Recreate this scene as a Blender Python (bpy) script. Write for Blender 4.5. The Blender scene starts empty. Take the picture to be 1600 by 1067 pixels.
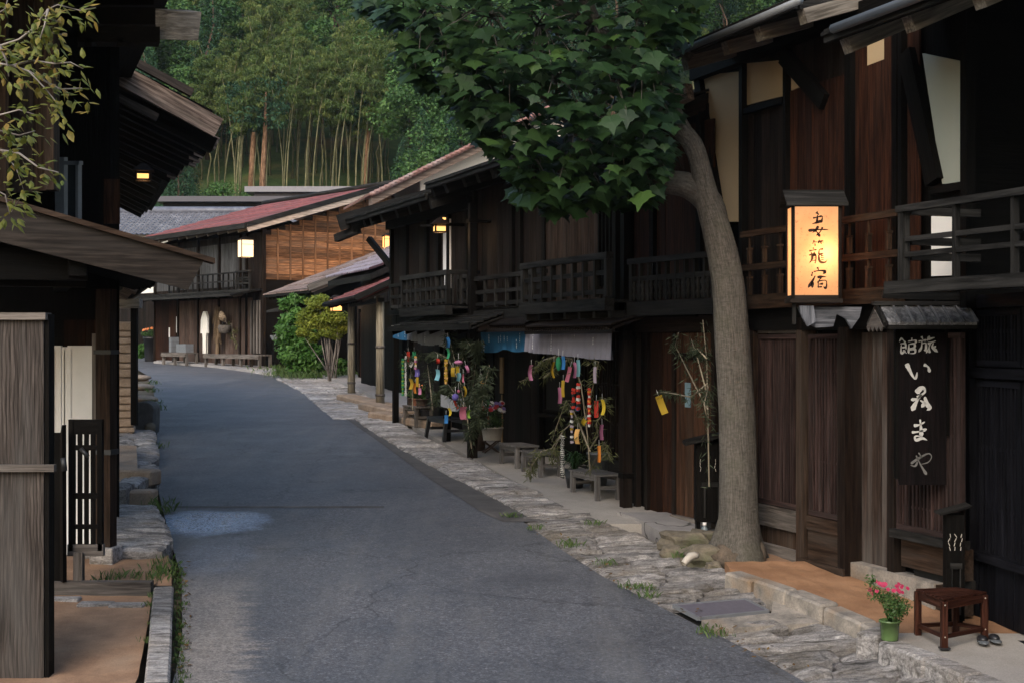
import bpy, math, random
import numpy as np
from mathutils import Vector, Matrix
R = random.Random(7)
SC = bpy.context.scene
COL = SC.collection
# ---------------------------------------------------------------- camera, sky, sun, exposure
CAMZ = 2.5
FOC = 2222.0
cam = bpy.data.objects.new('camera', bpy.data.cameras.new('camera'))
cam.data.lens = 50.0; cam.data.sensor_width = 36.0; cam.data.clip_end = 900; cam.data.clip_start = 0.1
cam.location = (0, 0, CAMZ); cam.rotation_euler = (math.radians(90), 0, 0)
COL.objects.link(cam); SC.camera = cam
W = bpy.data.worlds.new('World'); SC.world = W; W.use_nodes = True
wn = W.node_tree
sky = wn.nodes.new('ShaderNodeTexSky'); sky.sky_type = 'NISHITA'; sky.sun_disc = False
SUN_EL, SUN_AZ = math.radians(38), math.radians(200)
sky.sun_elevation = SUN_EL; sky.sun_rotation = SUN_AZ
sky.air_density = 1.6; sky.dust_density = 3.0; sky.ozone_density = 2.0
bg = wn.nodes['Background']; bg.inputs[1].default_value = 0.15
wn.links.new(sky.outputs[0], bg.inputs[0])
sl = bpy.data.lights.new('sun', 'SUN'); sl.energy = 0.9; sl.angle = math.radians(40); sl.color = (1, 0.93, 0.86)
so = bpy.data.objects.new('sun', sl); COL.objects.link(so)
# azimuth measured like the sky texture (0 = +Y, clockwise)
sd = Vector((math.sin(SUN_AZ) * math.cos(SUN_EL), math.cos(SUN_AZ) * math.cos(SUN_EL), math.sin(SUN_EL)))
so.rotation_euler = sd.to_track_quat('Z', 'Y').to_euler()
SC.view_settings.view_transform = 'Standard'; SC.view_settings.look = 'None'
SC.view_settings.gamma = 1.0; SC.view_settings.use_curve_mapping = False
SC.view_settings.exposure = 0.92
try:
    SC.cycles.use_denoising = True
    SC.cycles.max_bounces = 6; SC.cycles.diffuse_bounces = 3; SC.cycles.transmission_bounces = 4
    SC.cycles.sample_clamp_indirect = 4.0
except Exception: pass

# ---------------------------------------------------------------- ground profile and pixel rays
GP = [(-30, -4.0), (-5, -3.0), (0, -2.8), (6, -2.62), (10.2, -2.44), (13, -2.24), (16, -2.03), (22, -1.74), (30, -1.43), (40, -1.1), (55, -0.78), (70, -0.62), (95, -0.5), (200, -0.5)]
_gx = np.array([a for a, b in GP], float); _gy = np.array([b for a, b in GP], float)
_gm = np.gradient(_gy, _gx)
def HR(Y):
    i = int(np.clip(np.searchsorted(_gx, Y) - 1, 0, len(_gx) - 2))
    h = _gx[i+1] - _gx[i]; t = min(1, max(0, (Y - _gx[i]) / h))
    return float((2*t**3-3*t*t+1)*_gy[i] + (t**3-2*t*t+t)*h*_gm[i] + (-2*t**3+3*t*t)*_gy[i+1] + (t**3-t*t)*h*_gm[i+1])
def G(Y): return CAMZ + HR(Y)
def at(px, py, Y): return Vector((Y*(px-800)/FOC, Y, CAMZ - Y*(py-533.5)/FOC))
def xat(px, Y): return Y*(px-800)/FOC
def zat(py, Y): return CAMZ - Y*(py-533.5)/FOC
def gp(px, py, off=0.0):
    a, b = 4.0, 110.0
    for _ in range(50):
        m = (a+b)/2
        if 533.5 - FOC*(HR(m)+off)/m > py: a = m
        else: b = m
    return Vector((xat(px, a), a, G(a)+off))

# ---------------------------------------------------------------- mesh builder
SPLIT = {'posts': 'post', 'rafters': 'rafter', 'bracket_arms': 'bracket_arm', 'bracket': 'bracket_piece', 'railing_posts': 'post', 'arm_tips': 'arm_tip', 'grey_boards': 'grey_board', 'side_posts': 'side_post', 'paper_notices': 'paper_notice', 'pole_rings': 'pole_ring', 'plaster_strips': 'plaster_strip'}
class MB:
    def __init__(s): s.v = []; s.f = []; s.g = []; s.r = []; s.sm = []; s.mi = []; s.pc = []
    def add(s, vs, fs, gs=None, rnd=None, smooth=False, mi=0):
        n = len(s.v); s.pc.append((n, len(s.f))); s.v += [tuple(v) for v in vs]
        s.g += [tuple(g) for g in (gs if gs is not None else vs)]
        rr = R.random() if rnd is None else rnd
        s.r += [rr]*len(vs)
        s.f += [tuple(i+n for i in f) for f in fs]; s.sm += [smooth]*len(fs); s.mi += [mi]*len(fs)
        return s
    def box(s, x0, x1, y0, y1, z0, z1, rnd=None, M=None, mi=0, ch=0.0):
        x0, x1 = min(x0, x1), max(x0, x1); y0, y1 = min(y0, y1), max(y0, y1); z0, z1 = min(z0, z1), max(z0, z1)
        vs = [(x, y, z) for x in (x0, x1) for y in (y0, y1) for z in (z0, z1)]
        fs = [(0,1,3,2), (4,6,7,5), (0,4,5,1), (2,3,7,6), (0,2,6,4), (1,5,7,3)]
        L = (x1-x0, y1-y0, z1-z0); k = max(range(3), key=lambda i: L[i])
        o = [R.uniform(0, 50) for _ in range(3)]
        gs = [(v[k]+o[0], v[(k+1) % 3]+o[1], v[(k+2) % 3]+o[2]) for v in vs]
        if M is not None: vs = [tuple(M @ Vector(v)) for v in vs]
        return s.add(vs, fs, gs, rnd, mi=mi)
    def bar(s, p, q, w, h, up=(0, 0, 1), rnd=None, mi=0):
        p, q = Vector(p), Vector(q); d = q-p; L = d.length
        if L < 1e-6: return s
        x = d/L; u = Vector(up)
        if abs(x.dot(u)) > .98: u = Vector((0, 1, 0))
        y = u.cross(x).normalized(); z = x.cross(y)
        M = Matrix(((x.x, y.x, z.x, p.x), (x.y, y.y, z.y, p.y), (x.z, y.z, z.z, p.z), (0, 0, 0, 1)))
        return s.box(0, L, -w/2, w/2, -h/2, h/2, rnd, M, mi)
    def tube(s, pts, rad, n=8, rnd=None, caps=True, mi=0, smooth=True):
        pts = [Vector(p) for p in pts]
        if not hasattr(rad, '__len__'): rad = [rad]*len(pts)
        vs, gs, fs = [], [], []; o = R.uniform(0, 50); acc = 0; pu = None
        for i, p in enumerate(pts):
            d = (pts[min(i+1, len(pts)-1)] - pts[max(i-1, 0)]).normalized()
            if pu is None: pu = Vector((0, 0, 1)) if abs(d.z) < .9 else Vector((0, 1, 0))
            a = pu.cross(d)
            if a.length < 1e-4: a = Vector((1, 0, 0)).cross(d)
            a.normalize(); b = d.cross(a); pu = b if False else pu
            if i: acc += (p-pts[i-1]).length
            for j in range(n):
                t = 2*math.pi*j/n
                vs.append(p + (a*math.cos(t)+b*math.sin(t))*rad[i]); gs.append((acc+o, math.cos(t)*rad[i], math.sin(t)*rad[i]))
        for i in range(len(pts)-1):
            for j in range(n):
                k = (j+1) % n; fs.append((i*n+j, i*n+k, (i+1)*n+k, (i+1)*n+j))
        if caps: fs += [tuple(range(n-1, -1, -1)), tuple((len(pts)-1)*n+j for j in range(n))]
        return s.add(vs, fs, gs, rnd, smooth, mi)
    def lathe(s, prof, n=20, c=(0, 0, 0), rnd=None, mi=0, smooth=True):
        vs, fs = [], []
        for r, z in prof:
            for j in range(n):
                t = 2*math.pi*j/n; vs.append((c[0]+r*math.cos(t), c[1]+r*math.sin(t), c[2]+z))
        for i in range(len(prof)-1):
            for j in range(n):
                k = (j+1) % n; fs.append((i*n+j, i*n+k, (i+1)*n+k, (i+1)*n+j))
        return s.add(vs, fs, None, rnd, smooth, mi)
    def grid(s, fn, nu, nv, rnd=None, smooth=True, mi=0, two=0.0):
        vs = [fn(i/nu, j/nv) for j in range(nv+1) for i in range(nu+1)]
        fs = [(j*(nu+1)+i, j*(nu+1)+i+1, (j+1)*(nu+1)+i+1, (j+1)*(nu+1)+i) for j in range(nv) for i in range(nu)]
        return s.add(vs, fs, None, rnd, smooth, mi)
    def poly(s, pts, mi=0, rnd=None):
        return s.add(pts, [tuple(range(len(pts)))], None, rnd, mi=mi)
    def prism(s, pts, thick, mi=0, rnd=None):
        """closed outline pts (3D, coplanar) extruded by vector thick"""
        n = len(pts); t = Vector(thick); vs = [Vector(p) for p in pts] + [Vector(p)+t for p in pts]
        fs = [tuple(range(n-1, -1, -1)), tuple(range(n, 2*n))] + [(i, (i+1) % n, n+(i+1) % n, n+i) for i in range(n)]
        xs = [max(v[i] for v in vs)-min(v[i] for v in vs) for i in range(3)]; k = max(range(3), key=lambda i: xs[i])
        o = R.uniform(0, 50)
        return s.add(vs, fs, [(v[k]+o, v[(k+1) % 3]+o, v[(k+2) % 3]) for v in vs], rnd, mi=mi)
    def ell(s, c, r, n=12, m=8, noise=0.0, rnd=None, mi=0, M=None):
        vs, fs = [], []
        for i in range(m+1):
            ph = math.pi*i/m
            for j in range(n):
                t = 2*math.pi*j/n; k = 1+R.uniform(-noise, noise)
                v = Vector((r[0]*math.sin(ph)*math.cos(t)*k, r[1]*math.sin(ph)*math.sin(t)*k, r[2]*math.cos(ph)*k))
                if M is not None: v = M @ v
                vs.append(Vector(c)+v)
        for i in range(m):
            for j in range(n):
                k = (j+1) % n; fs.append((i*n+j, (i+1)*n+j, (i+1)*n+k, i*n+k))
        return s.add(vs, fs, None, rnd, True, mi)
    def mesh(s, name, mats):
        me = bpy.data.meshes.new(name); nv = len(s.v)
        me.from_pydata(s.v, [], s.f)
        a = me.attributes.new('gco', 'FLOAT_VECTOR', 'POINT'); a.data.foreach_set('vector', np.array(s.g, dtype=np.float32).ravel())
        a = me.attributes.new('rnd', 'FLOAT', 'POINT'); a.data.foreach_set('value', np.array(s.r, dtype=np.float32))
        for m in (mats if isinstance(mats, (list, tuple)) else [mats]): me.materials.append(m)
        me.polygons.foreach_set('use_smooth', s.sm); me.polygons.foreach_set('material_index', s.mi)
        me.update()
        return me
    def build(s, name, mats, parent=None, loc=None, rz=None, label=None, cat=None, group=None, kind=None, bevel=0, fixn=False):
        if name in SPLIT and len(s.pc) > 1:
            last = None; nm = SPLIT[name]
            for i, (v0, f0) in enumerate(s.pc):
                v1, f1 = s.pc[i+1] if i+1 < len(s.pc) else (len(s.v), len(s.f)); q = MB()
                q.v = s.v[v0:v1]; q.g = s.g[v0:v1]; q.r = s.r[v0:v1]; q.f = [tuple(k-v0 for k in f) for f in s.f[f0:f1]]; q.sm = s.sm[f0:f1]; q.mi = s.mi[f0:f1]
                last = q.build(nm, mats, parent, loc, rz, label, cat, group, kind, bevel)
            return last
        me = s.mesh(name, mats)
        o = bpy.data.objects.new(name, me); COL.objects.link(o)
        if fixn:
            import bmesh
            b = bmesh.new(); b.from_mesh(me); bmesh.ops.recalc_face_normals(b, faces=b.faces); b.to_mesh(me); b.free()
        if parent is not None: o.parent = parent
        if loc is not None: o.location = loc
        if rz is not None: o.rotation_euler = (0, 0, rz)
        if label: o['label'] = label
        if cat: o['category'] = cat
        if group: o['group'] = group
        if kind: o['kind'] = kind
        if bevel:
            m = o.modifiers.new('bevel', 'BEVEL'); m.width = bevel; m.segments = 1; m.limit_method = 'ANGLE'
        return o

def thing(name, label, cat, loc=(0, 0, 0), rz=0.0, group=None):
    o = bpy.data.objects.new(name, None); COL.objects.link(o)
    o.empty_display_size = .2; o.location = loc; o.rotation_euler = (0, 0, rz); o['label'] = label; o['category'] = cat
    if group: o['group'] = group
    return o
def dup(o, loc=None, rz=None, label=None, sc=None, parent=None):
    c = o.copy(); COL.objects.link(c)
    if parent is not None: c.parent = parent
    if loc is not None: c.location = loc
    if rz is not None: c.rotation_euler = (o.rotation_euler.x, o.rotation_euler.y, rz)
    if sc is not None: c.scale = (sc, sc, sc) if not hasattr(sc, '__len__') else sc
    if label: c['label'] = label
    for ch in list(o.children): dup(ch, parent=c)
    return c

# ---------------------------------------------------------------- materials
class NT:
    def __init__(s, name):
        s.m = bpy.data.materials.new(name); s.m.use_nodes = True; s.t = s.m.node_tree
        s.b = s.t.nodes['Principled BSDF']; s.out = s.t.nodes['Material Output']
    def n(s, ty, **kw):
        x = s.t.nodes.new(ty)
        for k, v in kw.items(): setattr(x, k, v)
        return x
    def l(s, a, b): s.t.links.new(a, b)
    def co(s, kind='Object', scale=(1, 1, 1)):
        if kind == 'gco': c = s.n('ShaderNodeAttribute', attribute_name='gco').outputs['Vector']
        else: c = s.n('ShaderNodeTexCoord').outputs[kind]
        mp = s.n('ShaderNodeMapping'); mp.inputs['Scale'].default_value = scale; s.l(c, mp.inputs[0]); return mp.outputs[0]
    def noise(s, vec, scale, detail=4, rough=.6, dist=0.0):
        x = s.n('ShaderNodeTexNoise'); x.inputs['Scale'].default_value = scale; x.inputs['Detail'].default_value = detail
        x.inputs['Roughness'].default_value = rough; x.inputs['Distortion'].default_value = dist
        if vec is not None: s.l(vec, x.inputs['Vector'])
        return x.outputs['Fac']
    def ramp(s, fac, stops):
        x = s.n('ShaderNodeValToRGB'); e = x.color_ramp.elements
        while len(e) < len(stops): e.new(.5)
        for i, (p, c) in enumerate(stops): e[i].position = p; e[i].color = (*c, 1) if hasattr(c, '__len__') else (c, c, c, 1)
        s.l(fac, x.inputs[0]); return x.outputs[0]
    def mix(s, fac, a, b, bt='MIX'):
        x = s.n('ShaderNodeMix', data_type='RGBA', blend_type=bt)
        for k, v in ((0, fac), (6, a), (7, b)):
            if hasattr(v, 'links') or hasattr(v, 'is_linked'): s.l(v, x.inputs[k])
            elif k == 0: x.inputs[0].default_value = v
            else: x.inputs[k].default_value = (*v, 1)
        return x.outputs[2]
    def math(s, op, a, b=0.0):
        x = s.n('ShaderNodeMath', operation=op)
        for i, v in enumerate((a, b)):
            if hasattr(v, 'is_linked'): s.l(v, x.inputs[i])
            else: x.inputs[i].default_value = v
        return x.outputs[0]
    def bump(s, h, st=.3, dist=.01):
        x = s.n('ShaderNodeBump'); x.inputs['Strength'].default_value = st; x.inputs['Distance'].default_value = dist
        s.l(h, x.inputs['Height']); s.l(x.outputs[0], s.b.inputs['Normal'])
    def rnd(s): return s.n('ShaderNodeAttribute', attribute_name='rnd').outputs['Fac']
    def fin(s, col, rough=.8, spec=.3):
        if hasattr(col, 'is_linked'): s.l(col, s.b.inputs['Base Color'])
        else: s.b.inputs['Base Color'].default_value = (*col, 1)
        if hasattr(rough, 'is_linked'): s.l(rough, s.b.inputs['Roughness'])
        else: s.b.inputs['Roughness'].default_value = rough
        s.b.inputs['Specular IOR Level'].default_value = spec
        return s.m
def wood(name, c1, c2, grey=None, gamt=.5, rough=.75, var=.5, gs=22, knots=False, k=1.0):
    """timber grained along each piece's own length"""
    t = NT(name); v = t.co('gco', (1.3, gs, gs)); n1 = t.noise(v, 1.6, 6, .65, .4)
    v2 = t.co('gco', (.6, 5, 5)); n2 = t.noise(v2, 1.1, 3)
    c = t.ramp(n1, [(.36, tuple(x*.7 for x in c1)), (.52, tuple((x+y)/2 for x, y in zip(c1, c2))), (.66, tuple(y*1.25 for y in c2))])
    if knots:
        w = t.n('ShaderNodeTexWave', wave_type='BANDS', bands_direction='Y'); w.inputs['Scale'].default_value = 7
        w.inputs['Distortion'].default_value = 9; w.inputs['Detail'].default_value = 2; w.inputs['Detail Scale'].default_value = .35
        t.l(t.co('gco', (.9, 1.6, .01)), w.inputs['Vector'])
        c = t.mix(t.math('MULTIPLY', t.ramp(w.outputs['Fac'], [(.0, 1.), (.35, .0)]), .6), c, tuple(x*.35 for x in c1))
    if grey is not None:
        g = t.math('MULTIPLY', t.ramp(n2, [(.42, 0.), (.68, 1.)]), gamt)
        c = t.mix(g, c, t.mix(n1, tuple(x*.6 for x in grey), grey))
    r = t.math('MULTIPLY', t.math('ADD', t.math('MULTIPLY', t.rnd(), var), 1-var/2), k)
    x = t.n('ShaderNodeVectorMath', operation='SCALE'); t.l(c, x.inputs[0]); t.l(r, x.inputs['Scale'])
    t.bump(n1, .7, .008)
    return t.fin(x.outputs[0], rough, .08)
def stone(name, c1, c2, c3=None, scale=6, rough=.85, bump=.5, coord='Object', c3pos=(.55, .72), fine=60, var=.3, bd=.02):
    t = NT(name); v = t.co(coord)
    n1 = t.noise(v, scale, 6, .65); n2 = t.noise(v, fine, 3, .7); n3 = t.noise(v, scale*.25, 3)
    c = t.ramp(n1, [(.3, c1), (.7, c2)])
    if c3: c = t.mix(t.ramp(n3, [(c3pos[0], 0.), (c3pos[1], 1.)]), c, c3)
    c = t.mix(.5, c, t.ramp(n2, [(.3, .35), (.7, 1.)]), 'MULTIPLY')
    r = t.math('ADD', t.math('MULTIPLY', t.rnd(), var), 1.25-var/2)
    x = t.n('ShaderNodeVectorMath', operation='SCALE'); t.l(c, x.inputs[0]); t.l(r, x.inputs['Scale'])
    t.bump(t.math('ADD', n1, t.math('MULTIPLY', n2, .3)), bump, bd)
    return t.fin(x.outputs[0], rough, .3)
def plain(name, c, rough=.6, var=.12, scale=9, spec=.4, metal=0.0, bump=.1):
    t = NT(name); n = t.noise(t.co('Object'), scale, 5)
    col = t.mix(n, tuple(x*(1-var*2) for x in c), tuple(min(1, x*(1+var)) for x in c))
    t.b.inputs['Metallic'].default_value = metal
    t.bump(n, bump, .004)
    return t.fin(col, rough, spec)
def leafmat(name, c1, c2, c3, rough=.55, trans=.25, spec=.4, scale=3.0):
    t = NT(name); n = t.noise(t.co('Object'), scale, 2)
    c = t.ramp(t.rnd(), [(0., c1), (.6, c2), (1., c3)])
    c = t.mix(.55, c, t.ramp(n, [(.35, c1), (.65, c2)]))
    m = t.fin(c, rough, spec)
    tr = t.n('ShaderNodeBsdfTranslucent'); t.l(c, tr.inputs[0]); ms = t.n('ShaderNodeMixShader'); ms.inputs[0].default_value = trans
    t.l(t.b.outputs[0], ms.inputs[1]); t.l(tr.outputs[0], ms.inputs[2]); t.l(ms.outputs[0], t.out.inputs[0])
    return m
def glow(name, c, st, c2=None, scale=14):
    t = NT(name); n = t.noise(t.co('Object'), scale, 5)
    col = t.mix(t.ramp(n, [(.35, 0.), (.6, 1.)]), c2 or c, c)
    t.l(col, t.b.inputs['Emission Color']); t.b.inputs['Emission Strength'].default_value = st
    return t.fin(tuple(x*.6 for x in c), .6)
BLACKW = wood('black_timber', (.010, .008, .007), (.024, .019, .016), (.06, .055, .05), .35, .7, k=.14)
DARKW = wood('dark_timber', (.016, .010, .008), (.042, .026, .019), (.09, .075, .065), .5, .7, 1.0, k=.32)
REDW = wood('red_brown_timber', (.035, .014, .008), (.10, .038, .018), (.07, .045, .035), .5, .7, .9, k=.36)
BROWNW = wood('brown_timber', (.04, .024, .016), (.095, .058, .04), (.16, .13, .11), .5, k=.5)
GREYW = wood('grey_weathered_timber', (.10, .085, .075), (.22, .19, .17), (.32, .29, .27), .6, k=.6)
BENCHW = wood('bench_grey_timber', (.07, .065, .063), (.16, .15, .15), (.25, .24, .24), .6, k=.8)
KNOTW = wood('knotty_fence_timber', (.10, .083, .075), (.24, .20, .18), (.26, .25, .245), .7, knots=True, var=.25, gs=30, k=.34)
PINKW = wood('bleached_barge_timber', (.12, .08, .065), (.42, .32, .27), (.16, .14, .12), .7, k=.7)
EAVEW = wood('eave_grey_timber', (.03, .028, .027), (.10, .095, .09), (.19, .18, .17), .5, .65, .8, k=.2)
BARGEW = wood('brown_grey_barge_timber', (.05, .040, .035), (.12, .095, .08), (.16, .14, .13), .5, k=.30)
LITW = wood('orange_cedar_siding', (.09, .042, .022), (.32, .165, .085), (.11, .075, .055), .9, .8, .9, 30, k=.9)
STOOLW = wood('red_stained_timber', (.03, .011, .008), (.09, .034, .022), None, 0, .4, .3, k=.6)
ENDW = wood('rafter_end_timber', (.10, .085, .07), (.24, .21, .18), (.3, .27, .24), .4)
BAMBOOW = wood('bamboo_pole', (.16, .13, .09), (.32, .28, .21), (.2, .19, .17), .5, .5)
CREAM = plain('cream_plaster', (.40, .29, .17), .9, .08, 2)
WHITEP = plain('white_plaster', (.74, .72, .68), .9, .06, 3)
PALEPL = plain('pale_green_plaster', (.30, .31, .26), .9, .08, 2)
BLACKM = plain('black_interior', (.008, .007, .006), .9)
IRON = plain('dark_iron', (.03, .032, .036), .5, .2, 20, .5, .4)
GREYMET = plain('grey_metal', (.20, .21, .23), .45, .15, 12, .5, .3)
WHITEM = plain('white_painted_board', (.88, .86, .85), .55, .1, 3, .4)
GLASS = plain('dark_window_glass', (.03, .035, .04), .08, .1, 3, .6)
REDROOF = stone('red_painted_sheet_roof', (.15, .045, .044), (.24, .075, .070), (.10, .055, .052), 3.2, .7, .3, c3pos=(.5, .75), fine=25, var=.6)
LAMPP = glow('lit_lamp_paper', (1.0, .50, .15), 1.0)
LAMPW = glow('lit_white_lamp_paper', (1.0, .74, .42), .75)
# ---------------------------------------------------------------- ground materials
def slabmat(k=1.0, dirt=(.20, .165, .13)):
    t = NT('grey_rough_granite'); v = t.co('Object', (1.6, 7, 7)); n1 = t.noise(v, 2.2, 8, .75, .6); n2 = t.noise(t.co('Object'), 55, 4, .8); n3 = t.noise(t.co('Object'), 1.6, 4)
    c = t.ramp(n1, [(.34, (.04, .038, .035)), (.45, (.22, .21, .21)), (.66, (.54, .51, .50))]); c = t.mix(t.ramp(n3, [(.42, 0.), (.68, .75 if k < 1 else .5)]), c, dirt); c = t.mix(.65, c, t.ramp(n2, [(.35, .35), (.62, 1.15)]), 'MULTIPLY')
    r = t.math('MULTIPLY', t.math('ADD', t.math('MULTIPLY', t.rnd(), .6), .9), k); x = t.n('ShaderNodeVectorMath', operation='SCALE'); t.l(c, x.inputs[0]); t.l(r, x.inputs['Scale'])
    t.bump(t.math('ADD', n1, t.math('MULTIPLY', n2, .25)), 1.0, .045); return t.fin(x.outputs[0], .85, .3)
t = NT('asphalt'); v = t.co('Object')
f0 = t.noise(v, 75, 4, .85)
va = t.n('ShaderNodeTexVoronoi'); va.inputs['Scale'].default_value = 95; t.l(v, va.inputs['Vector']); vb_ = t.n('ShaderNodeTexVoronoi'); vb_.inputs['Scale'].default_value = 38; t.l(v, vb_.inputs['Vector'])
sa = t.n('ShaderNodeSeparateXYZ'); t.l(va.outputs['Color'], sa.inputs[0]); sb = t.n('ShaderNodeSeparateXYZ'); t.l(vb_.outputs['Color'], sb.inputs[0])
f1 = t.math('ADD', t.math('MULTIPLY', f0, .45), t.math('ADD', t.math('MULTIPLY', sa.outputs[0], .33), t.math('MULTIPLY', sb.outputs[0], .22))); f2 = t.noise(v, 1.1, 5, .6); f3 = t.noise(v, .28, 3)
c = t.ramp(f1, [(.30, (.055, .056, .064)), (.55, (.103, .106, .121)), (.70, (.145, .15, .165)), (.86, (.36, .36, .39))])
c = t.mix(.55, c, t.ramp(f2, [(.3, .5), (.7, 1.)]), 'MULTIPLY')
c = t.mix(.5, c, t.ramp(f3, [(.35, .6), (.65, 1.)]), 'MULTIPLY')
sp = t.n('ShaderNodeSeparateXYZ'); t.l(t.co('Object'), sp.inputs[0]); X_, Y_ = sp.outputs[0], sp.outputs[1]
def lin(a, k, b): return t.math('ADD', t.math('MULTIPLY', a, k), b)
st_ = t.noise(t.co('Object', (1.2, 5, 1)), 1.5, 6, .75)         # streaky worn fringe of old concrete along the left gutter
e = t.math('ADD', X_, lin(Y_, .17, .0)); mk_ = t.math('ADD', t.math('MULTIPLY', st_, 1.9), t.math('MULTIPLY', e, -1.9))
mk_ = t.math('ADD', mk_, -1.15); mk_ = t.ramp(mk_, [(.0, 0.), (.35, 1.)]); near = t.ramp(lin(Y_, .5, -6.3), [(.0, 1.), (.5, 0.)])
mk_ = t.math('MULTIPLY', mk_, near)
cv_ = t.n('ShaderNodeTexVoronoi', feature='DISTANCE_TO_EDGE'); cv_.inputs['Scale'].default_value = .32; wv_ = t.n('ShaderNodeVectorMath', operation='ADD'); nz_ = t.n('ShaderNodeTexNoise'); nz_.inputs['Scale'].default_value = 1.7; nz_.inputs['Detail'].default_value = 5; t.l(v, nz_.inputs['Vector']); t.l(v, wv_.inputs[0]); t.l(nz_.outputs['Color'], wv_.inputs[1]); t.l(wv_.outputs[0], cv_.inputs['Vector'])
c = t.mix(t.math('MULTIPLY', t.ramp(cv_.outputs['Distance'], [(.001, 1.), (.006, 0.)]), .75), c, (.02, .02, .022))
c = t.mix(t.ramp(t.noise(t.co('Object', (1.5, .25, 1)), 1.2, 5, .7), [(.5, 0.), (.75, .5)]), c, (.15, .145, .14))
c = t.mix(t.math('MULTIPLY', mk_, .6), c, t.ramp(f1, [(.35, (.13, .115, .10)), (.65, (.33, .29, .26))]))
def ell_(cx, cy, rx, ry, amp):
    a = t.math('POWER', t.math('ABSOLUTE', lin(X_, 1/rx, -cx/rx)), 2.0); b = t.math('POWER', t.math('ABSOLUTE', lin(Y_, 1/ry, -cy/ry)), 2.0)
    return t.ramp(t.math('ADD', t.math('ADD', a, b), lin(f2, amp, -amp*.5)), [(.15, 1.), (1.0, 0.)])
pc = gp(320, 815); wet_sky_tint = ell_(pc.x, pc.y, .8, .75, 2.6); pc2 = gp(345, 865); wet_sky_tint2 = ell_(pc2.x, pc2.y, .4, .9, 3.6)
wt = t.math('MAXIMUM', wet_sky_tint, t.math('MULTIPLY', wet_sky_tint2, .12))
c = t.mix(t.math('MULTIPLY', wt, .75), c, t.ramp(f1, [(.35, (.05, .07, .12)), (.62, (.40, .52, .78))]))  # sky reflection painted as pale blue into the puddled asphalt's colour
t.bump(f1, .6, .006)
rg = t.math('ADD', t.ramp(f2, [(.3, .5), (.7, .75)]), t.math('MULTIPLY', wt, -.38))
ASPH = t.fin(c, rg, .5)
PATCH = stone('old_concrete_patch', (.15, .13, .12), (.27, .24, .22), (.06, .06, .062), 3, .85, .3, fine=120)
KERBC = stone('dark_kerb_band', (.05, .047, .047), (.095, .088, .086), (.13, .12, .115), 3, .8, .4, fine=120)
SLAB = slabmat()
SLABD = slabmat(.8, (.15, .125, .095))
CONC = stone('pale_concrete', (.23, .21, .19), (.33, .305, .28), (.22, .20, .19), 2.2, .85, .15, fine=90)
CONCP = stone('cracked_concrete', (.20, .19, .19), (.30, .28, .27), (.16, .15, .15), 1.6, .8, .3, fine=90)
EARTH = stone('red_earth', (.18, .09, .045), (.30, .165, .09), (.21, .14, .10), 2.5, .9, .4, fine=110)
EARTH2 = stone('brown_earth', (.14, .08, .05), (.30, .185, .115), (.20, .15, .11), 2.5, .9, .5, fine=90)
KERB = stone('granite_kerb', (.12, .11, .10), (.33, .29, .25), (.17, .12, .08), 7, .8, .6, fine=70)
MOSSY = stone('mossy_stone', (.06, .052, .04), (.17, .145, .11), (.05, .065, .025), 5, .9, .8)
TANST = stone('tan_stone', (.20, .14, .095), (.38, .29, .22), (.15, .13, .11), 4, .85, .6)
GRASSM = leafmat('grass_blades', (.03, .06, .015), (.07, .13, .03), (.16, .2, .06))

def poly_at(pts, Y):
    for a, b in zip(pts, pts[1:]):
        if (a[1]-Y)*(b[1]-Y) <= 0 and abs(a[1]-b[1]) > 1e-9: return a[0] + (b[0]-a[0])*(Y-a[1])/(b[1]-a[1])
    return (pts[0] if abs(pts[0][1]-Y) < abs(pts[-1][1]-Y) else pts[-1])[0]
def pl(*pp, off=0.0): return [tuple(gp(x, y, off))[:2] for x, y in pp]
def strip(name, left, right, mat, off=0.0, dy=.5, m=8, skirt=0.0, bumpy=0.0, kind='structure', label=None, wob=0.0, y0=None, y1=None, ext=None, **kw):
    ya = max(min(p[1] for p in left), min(p[1] for p in right)) if y0 is None else y0
    yb = min(max(p[1] for p in left), max(p[1] for p in right)) if y1 is None else y1
    n = max(2, int((yb-ya)/dy)); rows = []; vs = []; fs = []
    for i in range(n+1):
        Y = ya + (yb-ya)*i/n; xl, xr = poly_at(left, Y), poly_at(right, Y)
        xl += R.uniform(-wob, wob); xr += R.uniform(-wob, wob)
        row = []
        if skirt: row.append((xl, Y, G(Y)+off-skirt))
        for j in range(m+1):
            x = xl+(xr-xl)*j/m; row.append((x, Y, G(Y)+off + R.uniform(-bumpy, bumpy)))
        if skirt: row.append((xr, Y, G(Y)+off-skirt))
        rows.append(row)
    if skirt:
        for k, e in ((0, rows[0]), (1, rows[-1])):
            rr = [(x, y, z-skirt if 0 < i < len(e)-1 else z) for i, (x, y, z) in enumerate(e)]
            rows = [rr]+rows if k == 0 else rows+[rr]
    w = len(rows[0])
    for r_ in rows: vs += r_
    for i in range(len(rows)-1):
        for j in range(w-1): fs.append((i*w+j, i*w+j+1, (i+1)*w+j+1, (i+1)*w+j))
    mb = MB(); mb.add(vs, fs, None, .5, False)
    return mb.build(name, mat, kind=kind, label=label, **kw)

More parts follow.
